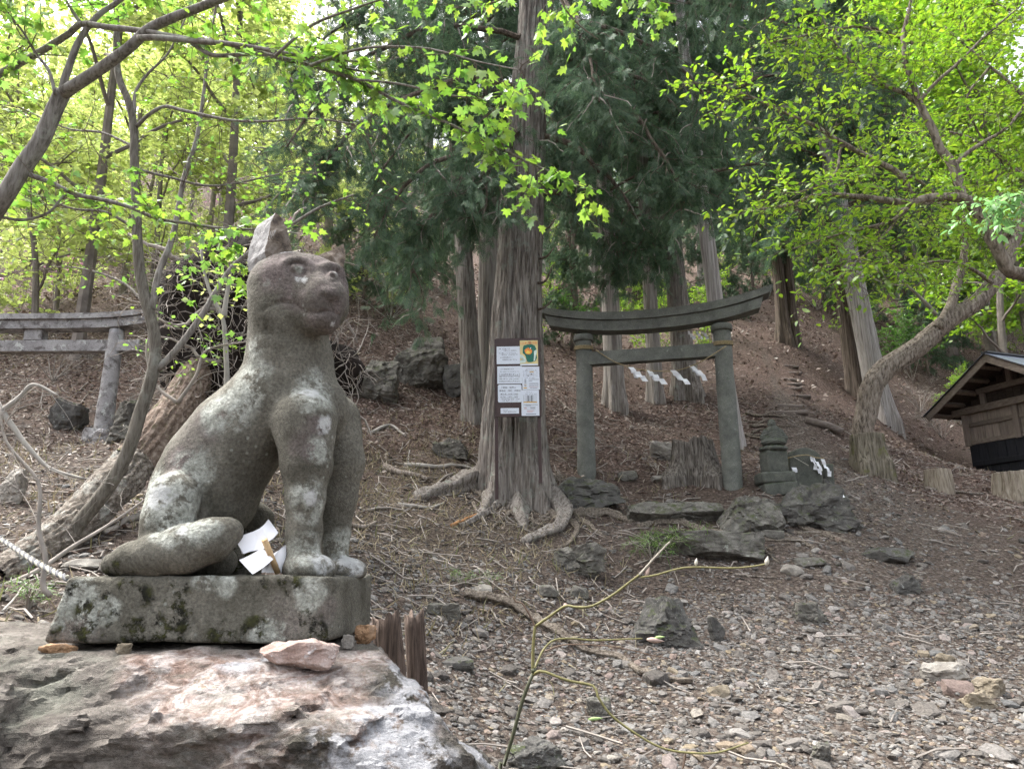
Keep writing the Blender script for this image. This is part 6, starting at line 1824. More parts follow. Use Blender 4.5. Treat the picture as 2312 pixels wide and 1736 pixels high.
# sprigs hanging in at the top middle belong to a second maple above the frame
def build_top_maple():
    r_ = np.random.default_rng(62)
    base = np.array([1.1, -.9, Hs(1.1, -.9) - .1])
    root = thing('maple_tree', 'maple overhead whose leafy sprigs hang in at the top middle', 'tree', base)
    mb = MB(); top = P(1500, -500, 3.0)
    q = limb(mb, [base, base + [0, .1, 1.6], base + [-.1, .4, 3.2], np.array([.95, .6, 4.7]), P(1500, -520, 2.3), P(1400, -260, 3.0), P(1250, -120, 3.0)], .06, .015, 12, 50, .01); mb.build('trunk', M['maple_bark'], root, True)
    mb = MB(); ps = []
    for a in ([(1250, -120), (1180, -30), (1100, 10), (1010, 20)], [(1300, -160), (1400, -40), (1480, 0), (1530, 10)], [(1250, -120), (1260, -20), (1290, 40), (1350, 90)], [(1420, -270), (1700, -200), (1850, -100), (2000, -60)]):
        ps.append(limb(mb, px_line(a, 3.0), .008, .002, 6, 20))
    tw = twigs(ps, r_, 46, (.15, .32), .12, .4, 2, .3, .2, .8, .002); add_twigs(mb, tw); mb.build('limbs', M['twig_bark'], root)['kind'] = 'stuff'
    broad_leaves('crown', tw, r_, 'maple', .06, .034, M['leaf_maple'], root, 1.0, .5, .4)
build_top_maple()

# ------------------------------------------------------------------ slender tree in front of the fallen trunk
def build_slender():
    r_ = np.random.default_rng(71)
    b = G(150, 1242); d = b[1]
    root = thing('slender_tree', 'slender curving young maple rising left of the statue', 'tree', b - [0, 0, .05])
    line = [(145, 1255), (173, 1190), (226, 1123), (270, 1060), (299, 993), (318, 926), (337, 868), (349, 820), (349, 767), (342, 728), (328, 675), (316, 613), (311, 550), (308, 470), (303, 366), (300, 272), (287, 225), (272, 183), (264, 131), (261, 52), (262, -60), (240, -200)]
    mb = MB(); pts = px_line(line, d); pts[0][2] -= .05
    limb(mb, pts, PX(16.5, d), PX(5, d), 14, 110, .01); mb.build('trunk', M['slender_bark'], root, True)
    mb = MB(); ps = []
    W = lambda w: PX(w / 2, d)
    for l, w0, w1, dd in (([(352, 836), (385, 805), (424, 757), (458, 709), (486, 661), (520, 608), (564, 569), (640, 520), (720, 470), (800, 440)], 17, 5, (d, d + .2)),
                          ([(342, 700), (352, 646), (360, 610), (385, 550), (397, 502), (418, 392), (444, 314), (460, 209), (470, 120), (490, 0)], 17, 5, (d, d + .3)),
                          ([(308, 287), (334, 261), (371, 241), (418, 251), (523, 272), (611, 274), (700, 268), (800, 280)], 10, 3, (d, d - .4)),
                          ([(303, 256), (306, 209), (334, 167), (380, 120), (420, 40)], 9, 3, (d, d)),
                          ([(310, 520), (240, 480), (160, 470), (60, 430)], 8, 3, (d, d - .4)),
                          ([(330, 690), (280, 640), (200, 610), (120, 600)], 7, 3, (d, d + .3)),
                          ([(300, 380), (380, 400), (480, 420), (600, 400), (680, 380)], 8, 3, (d, d + .3)),
                          ([(300, 330), (230, 300), (150, 290), (60, 250)], 7, 3, (d, d + .3))):
        ps.append(limb(mb, px_line(l, dd), W(w0), W(w1), 8, 36))
    tw = twigs(ps[1:], r_, 130, (.3, .8), .02, .35, 3, .30, .2, .7, .0035) + twigs(ps[:1], r_, 14, (.25, .5), .02, .35, 2, .62, .2, .7, .003)
    mb.build('limbs', M['maple_bark'], root, True)['kind'] = 'stuff'
    m2 = MB(); add_twigs(m2, tw); m2.build('twigs', M['twig_bark'], root)['kind'] = 'stuff'
    broad_leaves('crown', tw, r_, 'maple', .056, .115, M['leaf_maple'], root, 1.0, .4, .2)
build_slender()

# bare shrub stems around the fallen trunk
def bare_shrub(px_lines, dd, w, label, name='bare_shrub', mat='grey_twig', ntw=14, seed=1, leaf=None, tl=(.2, .6)):
    r_ = np.random.default_rng(seed)
    p0 = G(*px_lines[0][0]) if dd is None else P(*px_lines[0][0], np.atleast_1d(dd)[0])
    root = thing(name, label, 'shrub', (p0[0], p0[1], min(p0[2], Hs(p0[0], p0[1]))))
    mb = MB(); ps = []
    d0 = p0[1] if dd is None else dd
    for k, l in enumerate(px_lines): ps.append(limb(mb, px_line(l, d0), PX(w / 2, np.atleast_1d(d0)[0]), PX(w / 5, np.atleast_1d(d0)[0]), 7, 24, .01))
    mb.build('stem', M[mat], root, True)
    tw = twigs(ps, r_, ntw, tl, .0, .6, 2, .3, .22, .8, .0022); m2 = MB(); add_twigs(m2, tw); m2.build('twigs', M[mat], root)['kind'] = 'stuff'
    if leaf: broad_leaves('crown', tw, r_, leaf[0], leaf[1], leaf[2], M[leaf[3]], root, 1.0, .4, .2)
bare_shrub([[(115, 1345), (98, 1320), (105, 1260), (92, 1200), (85, 1090), (15, 1000), (0, 920)]], 3.2, 12, 'thin grey sapling stem at left beside the twisted rope', 'sapling', 'grey_twig', 10, 3)
bare_shrub([[(-10, 905), (30, 965), (80, 1030), (120, 1060), (190, 1078)], [(-40, 960), (40, 900), (75, 870), (130, 895)]], 4.6, 15, 'bent grey branch curving down at left edge', 'bare_branch', 'pale_twig', 12, 4)
bare_shrub([[(510, 900), (512, 830), (508, 760), (500, 710), (478, 670), (460, 610), (455, 560)], [(505, 715), (512, 660), (520, 600)]], 5.8, 14, 'pale thin shrub stems in front of the root plate', 'bare_shrub', 'pale_twig', 20, 5, ('tri3', .05, .11, 'leaf_pale'))
bare_shrub([[(400, 910), (350, 870), (330, 800), (340, 740)], [(400, 910), (440, 850), (470, 790), (560, 770)]], 5.6, 9, 'wiry shrub with small leaves over the fallen trunk', 'leafy_shrub', 'grey_twig', 18, 6, ('tri3', .05, .08, 'leaf_maple'))
bare_shrub([[(-20, 1335), (80, 1290), (170, 1230), (250, 1180), (340, 1120)]], (4.2, 5.0), 13, 'bare pole leaning across the fallen trunk', 'fallen_branch', 'grey_twig', 6, 7)

# ------------------------------------------------------------------ leaning tree and the leafy tree at right
def build_leaning():
    r_ = np.random.default_rng(81)
    g = G(1948, 992); d = g[1]
    root = thing('leaning_tree', 'furrowed-bark tree bending to the right above the mossy stump', 'tree', g - [0, 0, .1])
    line = [(1944, 1000, 42), (1950, 960, 42), (1957, 929, 44), (1968, 875, 47), (1993, 839, 46), (2033, 810, 45), (2076, 781, 43), (2116, 745, 40), (2156, 713, 38), (2203, 684, 35), (2242, 640, 32), (2271, 597, 30), (2286, 550, 28), (2330, 420, 24), (2380, 250, 18), (2400, 50, 10)]
    pts = np.array([P(x, y, d + .3 * k / 15) for k, (x, y, w) in enumerate(line)]); pts[0, 2] -= .1
    V, T, Q = trunk_mesh(pts, [PX(w / 2, d) for x, y, w in line], 70, 150, .13, 9, 2.2, .12, .25, 5, 82); mesh_obj('trunk', V, T, Q, M['furrow_bark'], root, True)
    mb = MB(); ps = []; W = lambda w: PX(w / 2, d)
    for l, w0, w1, dd in (([(2116, 742), (2135, 712), (2148, 687), (2160, 640), (2174, 597), (2180, 500), (2170, 380)], 26, 8, (d, d + .4)),
                          ([(2240, 640), (2180, 600), (2110, 590), (2040, 610)], 10, 3, (d, d - .8)), ([(2290, 540), (2220, 480), (2120, 460), (2000, 470)], 12, 3, (d + .2, d - .6)),
                          ([(2330, 420), (2240, 340), (2150, 300), (2040, 300)], 12, 3, (d + .3, d - .3)), ([(2170, 500), (2090, 420), (1990, 380), (1880, 380)], 10, 3, (d + .3, d))):
        ps.append(limb(mb, px_line(l, dd), W(w0), W(w1), 8, 26, .02))
    mb.build('limbs', M['furrow_bark'], root, True)['kind'] = 'stuff'
    m3 = MB(); q = [limb(m3, px_line(l, (d, d - .5)), W(w0), W(2), 7, 20, .02) for l, w0 in (([(2112, 709), (2083, 676), (2047, 644), (2011, 604), (1989, 564)], 10), ([(2083, 676), (2090, 640), (2060, 600)], 6), ([(2047, 644), (2000, 640), (1960, 620)], 5))]
    m3.build('dead_branch', M['pale_twig'], root, True)
    tw = twigs(ps, r_, 210, (.6, 1.5), .03, .4, 3, .2, .22, .6, .006)
    m2 = MB(); add_twigs(m2, tw, 3); m2.build('twigs', M['twig_bark'], root)['kind'] = 'stuff'
    broad_leaves('crown', tw, r_, 'oval', .105, .085, M['leaf_bright'], root, 1.0, .45, .15)
build_leaning()

def build_right_tree():
    r_ = np.random.default_rng(91)
    d = 7.6
    base = P(2640, 1150, 7.8); base[2] = Hs(base[0], base[1]) - .1
    root = thing('broadleaf_tree', 'bright-leaved tree whose crooked limb enters from the right edge', 'tree', base)
    mb = MB(); limb(mb, [base, P(2620, 950, 7.8), P(2520, 760, 7.7), P(2400, 650, 7.6), P(2312, 622, 7.6)], .17, .085, 14, 40, .02)
    mb.build('trunk', M['furrow_bark'], root, True)
    mb = MB(); ps = []; W = lambda w: PX(w / 2, d)
    for l, w0, w1, dd in (([(2316, 623), (2274, 611), (2258, 580), (2243, 554), (2222, 502), (2195, 470), (2170, 449), (2097, 449), (2055, 460), (1992, 449), (1940, 444), (1860, 440), (1760, 470), (1690, 480)], 32, 4, (d, d - .4)),
                          ([(2172, 452), (2165, 434), (2149, 376), (2123, 334), (2107, 293), (2076, 230), (2055, 172), (2040, 90), (2060, -20)], 24, 7, (d, d - .2)),
                          ([(2110, 296), (2060, 220), (1990, 190), (1900, 120), (1850, 20)], 14, 4, (d, d)),
                          ([(2060, 452), (2050, 425), (2034, 397), (1971, 355), (1898, 324), (1835, 282), (1783, 261), (1700, 220), (1620, 190)], 16, 4, (d, d - .5)),
                          ([(2058, 462), (2010, 500), (1930, 520), (1860, 540), (1790, 560)], 12, 3, (d, d - .3)),
                          ([(2040, 470), (1990, 540), (1940, 590), (1880, 640)], 8, 3, (d, d - .5)),
                          ([(1900, 326), (1890, 380), (1850, 420), (1750, 440)], 7, 2, (d - .2, d - .6)),
                          ([(2150, 376), (2210, 330), (2280, 280), (2340, 200)], 12, 4, (d, d)), ([(2076, 230), (2150, 150), (2250, 60), (2320, 0)], 10, 3, (d, d)),
                          ([(2060, 100), (1950, 60), (1830, 80), (1720, 100)], 8, 3, (d, d - .3)), ([(2243, 554), (2300, 500), (2360, 440)], 10, 4, (d, d - .5)),
                          ([(2340, 600), (2380, 420), (2330, 250), (2240, 150), (2130, 60)], 16, 4, (d, d + .5)), ([(2380, 420), (2420, 200), (2330, 60), (2200, -20)], 12, 4, (d, d + .8)), ([(2240, 150), (2180, 230), (2230, 330), (2290, 380)], 8, 3, (d + .4, d + .8))):
        ps.append(limb(mb, px_line(l, dd), W(w0), W(w1), 10, 40, .03))
    mb.build('limbs', M['furrow_bark'], root, True)['kind'] = 'stuff'
    tw = twigs(ps, r_, 520, (.4, 1.15), .03, .4, 3, .12, .22, .6, .004)
    m2 = MB(); add_twigs(m2, tw, 3); m2.build('twigs', M['twig_bark'], root)['kind'] = 'stuff'
    broad_leaves('crown', tw, r_, 'oval', .078, .085, M['leaf_bright'], root, 1.0, .45, .2)
build_right_tree()

def build_locust():
    r_ = np.random.default_rng(95)
    d = 4.6
    base = P(2700, 1250, 4.8); base[2] = Hs(base[0], base[1]) - .05
    root = thing('leafy_sapling', 'sapling with feathery soft green leaves at the right edge', 'sapling', base)
    mb = MB(); q = limb(mb, [base, P(2650, 900, 4.8), P(2520, 600, 4.7), P(2420, 470, 4.6), P(2300, 440, 4.6), P(2200, 470, 4.6)], .03, .004, 8, 40, .02); mb.build('trunk', M['twig_bark'], root, True)
    tw = twigs([q[26:], q[30:]], r_, 34, (.25, .5), .12, .4, 0, .2, .12, .6, .0025)
    m2 = MB(); add_twigs(m2, tw); m2.build('twigs', M['twig_bark'], root)['kind'] = 'stuff'
    broad_leaves('crown', tw, r_, 'oval', .062, .022, M['leaf_soft'], root, 1.0, .35, .2)
M['leaf_soft'] = mat_leaf('leaf_soft', [(0.14, 0.30, 0.10), (0.20, 0.38, 0.14), (0.26, 0.44, 0.17)], .5)
build_locust()

# ------------------------------------------------------------------ woods on the hillside
def wood_tree(seed, hgt, crown_r, leaf, step, ntw, nl=9, low=.25):
    r_ = np.random.default_rng(seed)
    mb = MB(); bend = r_.normal(size=2) * .35
    tr = smooth_poly(np.array([[0, 0, -.2], [bend[0] * .3, bend[1] * .3, hgt * .3], [bend[0], bend[1], hgt * .65], [bend[0] * 1.4, bend[1] * .8, hgt]]), 24)
    mb.tube(tr, np.linspace(.085, .015, 24) * hgt / 7, 7)
    ps = []
    for k in range(nl):
        t = low + (1 - low) * k / nl; p = tr[int(t * 23)]; a = r_.uniform(0, 6.28); L = crown_r * (1.1 - .6 * t) * r_.uniform(.7, 1.2)
        e = np.array([math.cos(a), math.sin(a), 0])
        ps.append(limb(mb, [p, p + e * L * .5 + [0, 0, L * .35], p + e * L + [0, 0, L * .45]], .03 * hgt / 7, .008, 5, 10, .05))
    ps.append(tr[10:])
    tw = twigs(ps, r_, ntw, (.5, 1.2), .0, .45, 2, .2, .22, .6, .007)
    add_twigs(mb, tw[::2], 3)
    pos, dirs = anchors(tw, r_, step); n = len(pos)
    dv = dirs / (np.linalg.norm(dirs, axis=1)[:, None] + 1e-9) * .5 + r_.normal(size=(n, 3)) * np.array([.8, .8, .35])
    V, T = leaves_geo('tri3', pos, dv, np.array([0, 0, 1.]) + r_.normal(size=(n, 3)) * .5, leaf * r_.uniform(.6, 1.25, n), r_)
    return mb, V, T

def build_woods():
    r_ = np.random.default_rng(101)
    var = []
    for k, (h, cr, lf, st, nt, lo) in enumerate(((6.5, 1.9, .105, .066, 225, .18), (8.0, 2.3, .11, .066, 255, .25), (5.0, 1.7, .10, .066, 195, .12), (9.5, 2.7, .12, .068, 295, .3))):
        mb, V, T = wood_tree(200 + k, h, cr, lf, st, nt, 9, lo)
        w = (np.vstack(mb.v), np.vstack(mb.t), np.vstack(mb.q))
        var.append((make_mesh('trunk', *w, M['wood_bark']), {m: make_mesh('crown', V, T, Z4, M[m]) for m in ('leaf_pale', 'leaf_bright')}))
    n = 0
    def put(x, y, v, mat, lab, grp, s):
        me_t, cr = var[v]
        root = thing('young_tree', lab, 'tree', (x, y, Hs(x, y) - .1), grp)
        root.rotation_euler = (0, 0, r_.uniform(0, 6.28)); root.scale = (s, s, s)
        link(bpy.data.objects.new('trunk', me_t), root)
        o = link(bpy.data.objects.new('crown', cr[mat]), root); o['kind'] = 'stuff'
    # left hillside
    LL = 'thin pale-green spring tree in the wood on the left hillside'
    for px, d in ((30, 13), (180, 12.5), (330, 14), (470, 13.5), (600, 15), (90, 16), (260, 17), (410, 18.5), (550, 19), (680, 20), (-90, 15), (20, 21), (150, 23), (300, 25), (450, 24), (590, 27), (720, 26), (780, 32),
                  (-60, 29), (80, 32), (220, 33), (360, 36), (500, 35), (640, 38), (0, 42), (150, 46), (300, 45), (450, 48), (600, 52), (740, 46), (-200, 22), (-260, 35), (880, 40), (900, 30), (40, 60), (200, 64), (380, 62), (540, 68), (700, 66), (860, 60), (120, 27), (400, 30), (250, 55), (60, 52), (480, 58), (660, 58), (-120, 50), (330, 74), (100, 78), (560, 78), (800, 76), (-250, 60)):
        q = P(px + r_.uniform(-40, 40), 868, d); put(q[0], d, r_.integers(4), 'leaf_pale', LL, 'spring trees on the left hillside', r_.uniform(.95, 1.3) * (1 if d < 40 else 1.3))
    RL = 'fresh green tree in the wood on the right far slope'
    for px, d in ((2300, 23), (2400, 36), (2000, 45), (2080, 27), (2190, 30), (2380, 26), (2270, 33), (1990, 31), (2450, 24), (2170, 50), (2320, 48), (1740, 44), (1900, 52), (1620, 50), (1480, 56), (1330, 52), (1200, 58), (1060, 52), (1780, 62), (1560, 68), (2060, 66), (2250, 66), (1400, 72), (1000, 70), (2480, 30), (2560, 45), (2330, 34), (1930, 43), (2130, 58), (2270, 57), (2400, 55), (1650, 58), (1850, 72), (1250, 68), (1130, 64), (2180, 76), (2350, 78), (1960, 78)):
        q = P(px + r_.uniform(-40, 40), 868, d); put(q[0], d, r_.integers(4), 'leaf_bright', RL, 'green trees on the right slope', r_.uniform(1.2, 1.65) * (1 if d < 40 else 1.15))
    for px, d in ((1970, 28), (2070, 31), (2160, 27), (2250, 30), (2350, 25), (2120, 36), (2290, 38), (2010, 38)):
        q = P(px, 868, d); put(q[0], d, 3, 'leaf_bright', 'tall fresh green tree filling the upper right of the slope', 'tall trees at the upper right', r_.uniform(1.9, 2.3))
    # understorey shrubs
    for px, d in [(r_.uniform(-150, 900), r_.uniform(12, 40)) for _ in range(26)]:
        q = P(px, 868, d); put(q[0], d, 2, 'leaf_pale', 'low pale-green sapling in the undergrowth of the left hillside', 'saplings on the left hillside', r_.uniform(.25, .5))
    for px, d in [(r_.uniform(1050, 2350), r_.uniform(17, 42)) for _ in range(26)]:
        q = P(px, 868, d); put(q[0], d, 2, 'leaf_bright', 'low green sapling in the undergrowth behind the torii', 'saplings behind the torii', r_.uniform(.25, .5))
M['wood_bark'] = mat_plain('wood_bark', (0.19, 0.165, 0.145), .9, .35, 5)
build_woods()

# low bushes: near the torii, the bank, the hut
def bush(px, py, w, h, label, mat, seed, leaf=.055, n=60, kind='tri3', step=.03, name='leafy_bush', woody='grey_twig'):
    r_ = np.random.default_rng(seed)
    g = G(px, py); root = thing(name, label, 'bush', g)
    mb = MB(); ps = []
    for k in range(7):
        e = r_.normal(size=2) * w * .5
        ps.append(limb(mb, [g - [0, 0, .03], g + [e[0] * .5, e[1] * .5, h * .55], g + [e[0], e[1], h * r_.uniform(.7, 1.1)]], .010, .003, 5, 9, .03))
    tw = twigs(ps, r_, n, (w * .2, w * .5), .02, .45, 2, .3, .2, .7, .003); add_twigs(mb, tw, 3); mb.build('stem', M[woody], root)
    if mat: broad_leaves('crown', tw, r_, kind, leaf, step, M[mat], root, 1.0, .4, .1)
bush(1310, 800, 1.2, 1.6, 'fresh green bush behind the left end of torii beam', 'leaf_mid', 1, .10, 90, 'oval', .05)
bush(1250, 770, 1.0, 1.4, 'green bush right beside the board tree trunk', 'leaf_bright', 2, .09, 60, 'oval', .06)
bush(1845, 700, 1.6, 1.6, 'light bush on slope right of the log stair', 'leaf_bright', 3, .12, 70, 'oval', .07)
bush(1650, 1092, .16, .14, 'tiny green plant at the right torii pillar foot', 'leaf_mid', 4, .07, 12, 'maple', .05, 'small_plant')
bush(2060, 860, 1.6, 2.4, 'dark green bush between leaning tree and shed', 'leaf_mid', 5, .12, 120, 'oval', .05)
bush(2250, 760, 2.4, 3.0, 'broad green bush behind the shed roof', 'leaf_bright', 6, .12, 150, 'oval', .06)
bush(2130, 990, 1.2, .7, 'tangle of bare twigs on bank left of the shed', None, 7, .1, 160, name='brushwood')
bush(2080, 930, 1.0, .8, 'bare twiggy brush under the leaning tree', None, 8, .1, 120, name='brushwood')
bush(120, 860, 1.0, .8, 'grey twiggy brush on slope behind pale torii', None, 9, .1, 140, name='brushwood')
bush(330, 700, 1.6, 1.2, 'pale twiggy brush above the pale torii beam', None, 10, .1, 160, name='brushwood', woody='pale_twig')
bush(600, 640, 1.6, 1.4, 'grey brush on bank behind the statue head', 'leaf_pale', 11, .08, 90, step=.09, name='brushwood')
bush(880, 720, 1.4, .9, 'thin brush on bank between statue and cedars', None, 12, .1, 120, name='brushwood', woody='pale_twig')
bush(420, 760, 1.0, .9, 'small leafy bush beside the upturned roots', 'leaf_maple', 13, .07, 80, step=.04)
bush(120, 700, 2.0, 1.6, 'pink-flowering azalea high on the left slope', 'leaf_pink', 14, .10, 26, step=.12, name='azalea_bush')
bush(560, 560, 2.2, 1.8, 'pink-flowering azalea far up behind the statue', 'leaf_pink', 15, .12, 22, step=.14, name='azalea_bush')
bush(1560, 1250, .5, .22, 'green grass tuft under the longest slab', 'green_grass', 16, .12, 40, 'blade', .02, 'grass_tuft')
bush(1470, 1262, .4, .2, 'grass tuft at the left end of longest slab', 'green_grass', 17, .12, 40, 'blade', .02, 'grass_tuft')
bush(1035, 1318, .25, .08, 'small green moss-grass clump above the flat layered slab', 'green_grass', 18, .06, 40, 'blade', .015, 'grass_tuft')
bush(60, 1380, .3, .12, 'pale green grass tuft at far left below the rope', 'green_grass', 19, .07, 26, 'blade', .02, 'grass_tuft')

# small sapling with buds in the right foreground
def build_budding():
    d = 2.1
    base = P(1120, 1850, d); base[2] = Hs(base[0], base[1]) - .02
    root = thing('budding_sapling', 'thin yellow-green sapling with pale buds in the foreground', 'sapling', base)
    W = lambda w: PX(w / 2 * .72, d, 1500)
    def ln(l, w0, w1, mat, dd=d, nm='twig'):
        m = MB(); limb(m, px_line(l, dd), W(w0), W(w1), 9, 40); m.build(nm, M[mat], root, True)
    m = MB(); limb(m, [base, P(1125, 1780, d), P(1135, 1736, d), P(1158, 1660, d), P(1180, 1580, d), P(1203, 1520, d)], W(14), W(11), 10, 40); m.build('stem', M['green_stem'], root, True)
    ln([(1203, 1522), (1204, 1460), (1208, 1414)], 11, 9, 'yellow_stem')
    ln([(1208, 1414), (1240, 1392), (1276, 1368), (1300, 1370), (1335, 1368), (1380, 1345), (1420, 1315), (1443, 1298)], 9, 7, 'yellow_stem', (d, d - .1))
    ln([(1443, 1298), (1475, 1262), (1512, 1223)], 7, 5, 'pale_stem', d - .1)
    ln([(1446, 1303), (1480, 1298), (1530, 1284), (1570, 1280), (1650, 1282), (1700, 1278), (1732, 1272)], 6, 5, 'yellow_stem', (d - .1, d - .2))
    ln([(1208, 1414), (1198, 1392), (1184, 1368), (1176, 1360), (1165, 1358), (1158, 1346)], 7, 5, 'red_stem')
    ln([(1203, 1520), (1215, 1490), (1228, 1465), (1250, 1445), (1290, 1441), (1340, 1445), (1400, 1443), (1450, 1441)], 7, 5, 'yellow_stem', (d, d + .15))
    ln([(1230, 1470), (1270, 1456), (1330, 1455), (1400, 1462), (1470, 1478), (1510, 1486)], 5, 3, 'red_stem', (d, d + .1))
    ln([(1203, 1524), (1215, 1516), (1230, 1516), (1280, 1535), (1340, 1548), (1348, 1568), (1378, 1612), (1430, 1652), (1490, 1686), (1548, 1698), (1620, 1698), (1690, 1676)], 9, 5, 'yellow_stem', (d, d - .15))
    ln([(1548, 1699), (1546, 1715), (1540, 1740)], 6, 5, 'red_stem', d - .1)
    for (x, y, l, w, dx, dy, mt, dd) in ((1732, 1266, 22, 11, .15, -1, 'bud_pale', d - .2), (1572, 1268, 18, 8, .1, -1, 'bud_pale', d - .14), (1462, 1290, 24, 9, .4, -1, 'bud_pink', d - .1), (1480, 1445, 40, 12, 1, .1, 'bud_pink', d + .15), (1490, 1438, 24, 7, 1, -.1, 'bud_green', d + .15), (1345, 1622, 34, 8, 1, -.1, 'bud_green', d - .05), (1278, 1366, 12, 10, 1, 0, 'bud_pink', d), (1205, 1516, 20, 14, 0, 1, 'green_stem', d)):
        n = np.array([dx, dy]) / math.hypot(dx, dy); m = MB()
        a = P(x - n[0] * l / 2, y - n[1] * l / 2, dd); b = P(x + n[0] * l / 2, y + n[1] * l / 2, dd)
        t = np.linspace(0, 1, 9); m.tube(a + (b - a) * t[:, None], PX(w / 2, dd, 1500) * np.array([.3, .7, .95, 1, .95, .8, .55, .3, .08]), 8); m.build('bud', M[mt], root, True)
for nm, c in (('green_stem', (0.065, 0.068, 0.038)), ('yellow_stem', (0.17, 0.155, 0.06)), ('pale_stem', (0.30, 0.27, 0.22)), ('red_stem', (0.15, 0.10, 0.07)), ('bud_pale', (0.46, 0.43, 0.36)), ('bud_pink', (0.42, 0.31, 0.26)), ('bud_green', (0.30, 0.42, 0.16))):
    M[nm] = mat_plain(nm, c, .6, .2, 60, .35)
build_budding()

# ------------------------------------------------------------------ fallen branches
def stick(px, r0, label, mat='grey_twig', seed=0, lift=.5, sub=0):
    r_ = np.random.default_rng(seed)
    g = np.array([G(x, y) for x, y in px]); q = smooth_poly(g, 30); q[:, 2] = np.maximum(H(q[:, 0], q[:, 1]), q[:, 2]) + r0 * lift
    q = q + .02 * np.stack([fbm(q * 5, 2, seed), fbm(q * 5, 2, seed + 1), .4 * fbm(q * 5, 2, seed + 2)], -1)
    root = thing('fallen_branch', label, 'branch', q[0])
    mb = MB(); mb.tube(q, np.linspace(r0, r0 * .55, 30) * (1 + .15 * fbm(q * 12, 2, seed)), 8); mb.build('branch', M[mat], root, True)
    if sub:
        tw = twigs([q], r_, sub, (.1, .35), .0, .5, 1, .2, .2, .8, r0 * .3); m2 = MB(); add_twigs(m2, tw); m2.build('twigs', M[mat], root)['kind'] = 'stuff'
M['orange_stick'] = mat_plain('orange_stick', (0.28, 0.14, 0.06), .85, .3, 8)
stick([(912, 1055), (980, 1060), (1040, 1056), (1075, 1066)], .035, 'pale dead branch lying left of the cedar roots', 'pale_twig', 1, .8, 4)
stick([(868, 1058), (900, 1072), (965, 1090)], .05, 'thick dead branch in grass left of the cedar roots', 'dead_wood', 2, .7)
stick([(960, 1120), (1000, 1085), (1030, 1070)], .02, 'thin branch leaning on the cedar root', 'grey_twig', 3, .9)
stick([(925, 1020), (920, 1060), (938, 1100), (945, 1112)], .010, 'curved pale twig standing out of the grass', 'pale_twig', 4, 1.5)
stick([(900, 1142), (960, 1150), (1000, 1140)], .022, 'birch-white stick below the broken root', 'pale_twig', 5, .8)
stick([(830, 1155), (870, 1150), (920, 1158)], .016, 'thin grey stick in dark soil right of the statue', 'grey_twig', 6, .8, 3)
stick([(780, 1190), (820, 1194), (850, 1184)], .026, 'short dead root behind the statue forelegs', 'dead_wood', 7, .8)
stick([(1020, 1190), (1060, 1172), (1095, 1160)], .02, 'orange-barked stick in front of the cedar foot', 'orange_stick', 8, .8)
stick([(1070, 1280), (1100, 1310), (1150, 1350)], .008, 'thin twig crossing above the long surface root', 'grey_twig', 9, 1.0, 3)
stick([(840, 980), (880, 965), (915, 988)], .03, 'bleached bark strip lying in the dry grass', 'pale_twig', 10, .7)
stick([(2090, 1106), (2150, 1112), (2215, 1118)], .028, 'dark dead pole on path edge in front of small stump', 'dead_wood', 11, .7)
stick([(1660, 1300), (1700, 1304), (1745, 1306)], .014, 'short stick in soil under the longest slab', 'dead_wood', 12, .8)
stick([(845, 835), (905, 875), (985, 915)], .015, 'long slender stick lying on the rocky bank', 'dead_wood', 13, .9)
stick([(0, 1390), (60, 1330), (150, 1290)], .006, 'straight pale cane lying left of the plinth', 'pale_twig', 14, 3.0)
stick([(340, 1165), (300, 1180), (230, 1215)], .03, 'grey branch resting under the fallen trunk', 'grey_twig', 15, 1.0)
stick([(470, 1085), (400, 1120), (350, 1150)], .04, 'mottled branch between fallen trunk and statue', 'dead_wood', 16, .8)
stick([(1910, 1090), (2000, 1060), (2060, 1020)], .012, 'thin twig over leaf litter near the mossy stump', 'grey_twig', 17, .9, 3)
stick([(1260, 905), (1290, 930), (1330, 945)], .02, 'dead stick on leaf slope left of the torii', 'dead_wood', 18, .8)
stick([(2030, 1430), (2080, 1440), (2120, 1438)], .010, 'straight twig on gravel at the right of path', 'grey_twig', 19, .9)

# ------------------------------------------------------------------ stair roots beneath the old cedar
def stair_roots():
    r_ = np.random.default_rng(111)
    root = thing('exposed_roots', 'tangle of exposed roots crossing the foot of the log stair', 'roots', G(1735, 965))
    for k in range(8):
        y = 938 + 8 * k; x0 = 1688 + r_.uniform(-8, 12); x1 = 1765 + r_.uniform(-25, 35)
        g = np.array([G(x0 + (x1 - x0) * t, y + r_.uniform(-5, 5)) for t in (0, .33, .66, 1)]); q = smooth_poly(g, 18); q[:, 2] = H(q[:, 0], q[:, 1]) + .035
        mb = MB(); mb.tube(q, np.linspace(.028, .012, 18), 6); mb.build('root', M['root_bark'], root, True)
stair_roots()

# ------------------------------------------------------------------ scatter: stones, gravel, dead leaves, grass, twigs
def scat(n, y0, y1, r_, spread=.78, pad=.6):
    u = r_.random(n); y = np.sqrt(y0 ** 2 + u * (y1 ** 2 - y0 ** 2)); x = r_.uniform(-1, 1, n) * (spread * y + pad)
    return x, y

def slope_n(x, y, e=.06):
    zx = (H(x + e, y, False) - H(x - e, y, False)) / (2 * e); zy = (H(x, y + e, False) - H(x, y - e, False)) / (2 * e)
    n = np.stack([-zx, -zy, np.ones_like(zx)], -1); return n / np.linalg.norm(n, axis=1)[:, None]

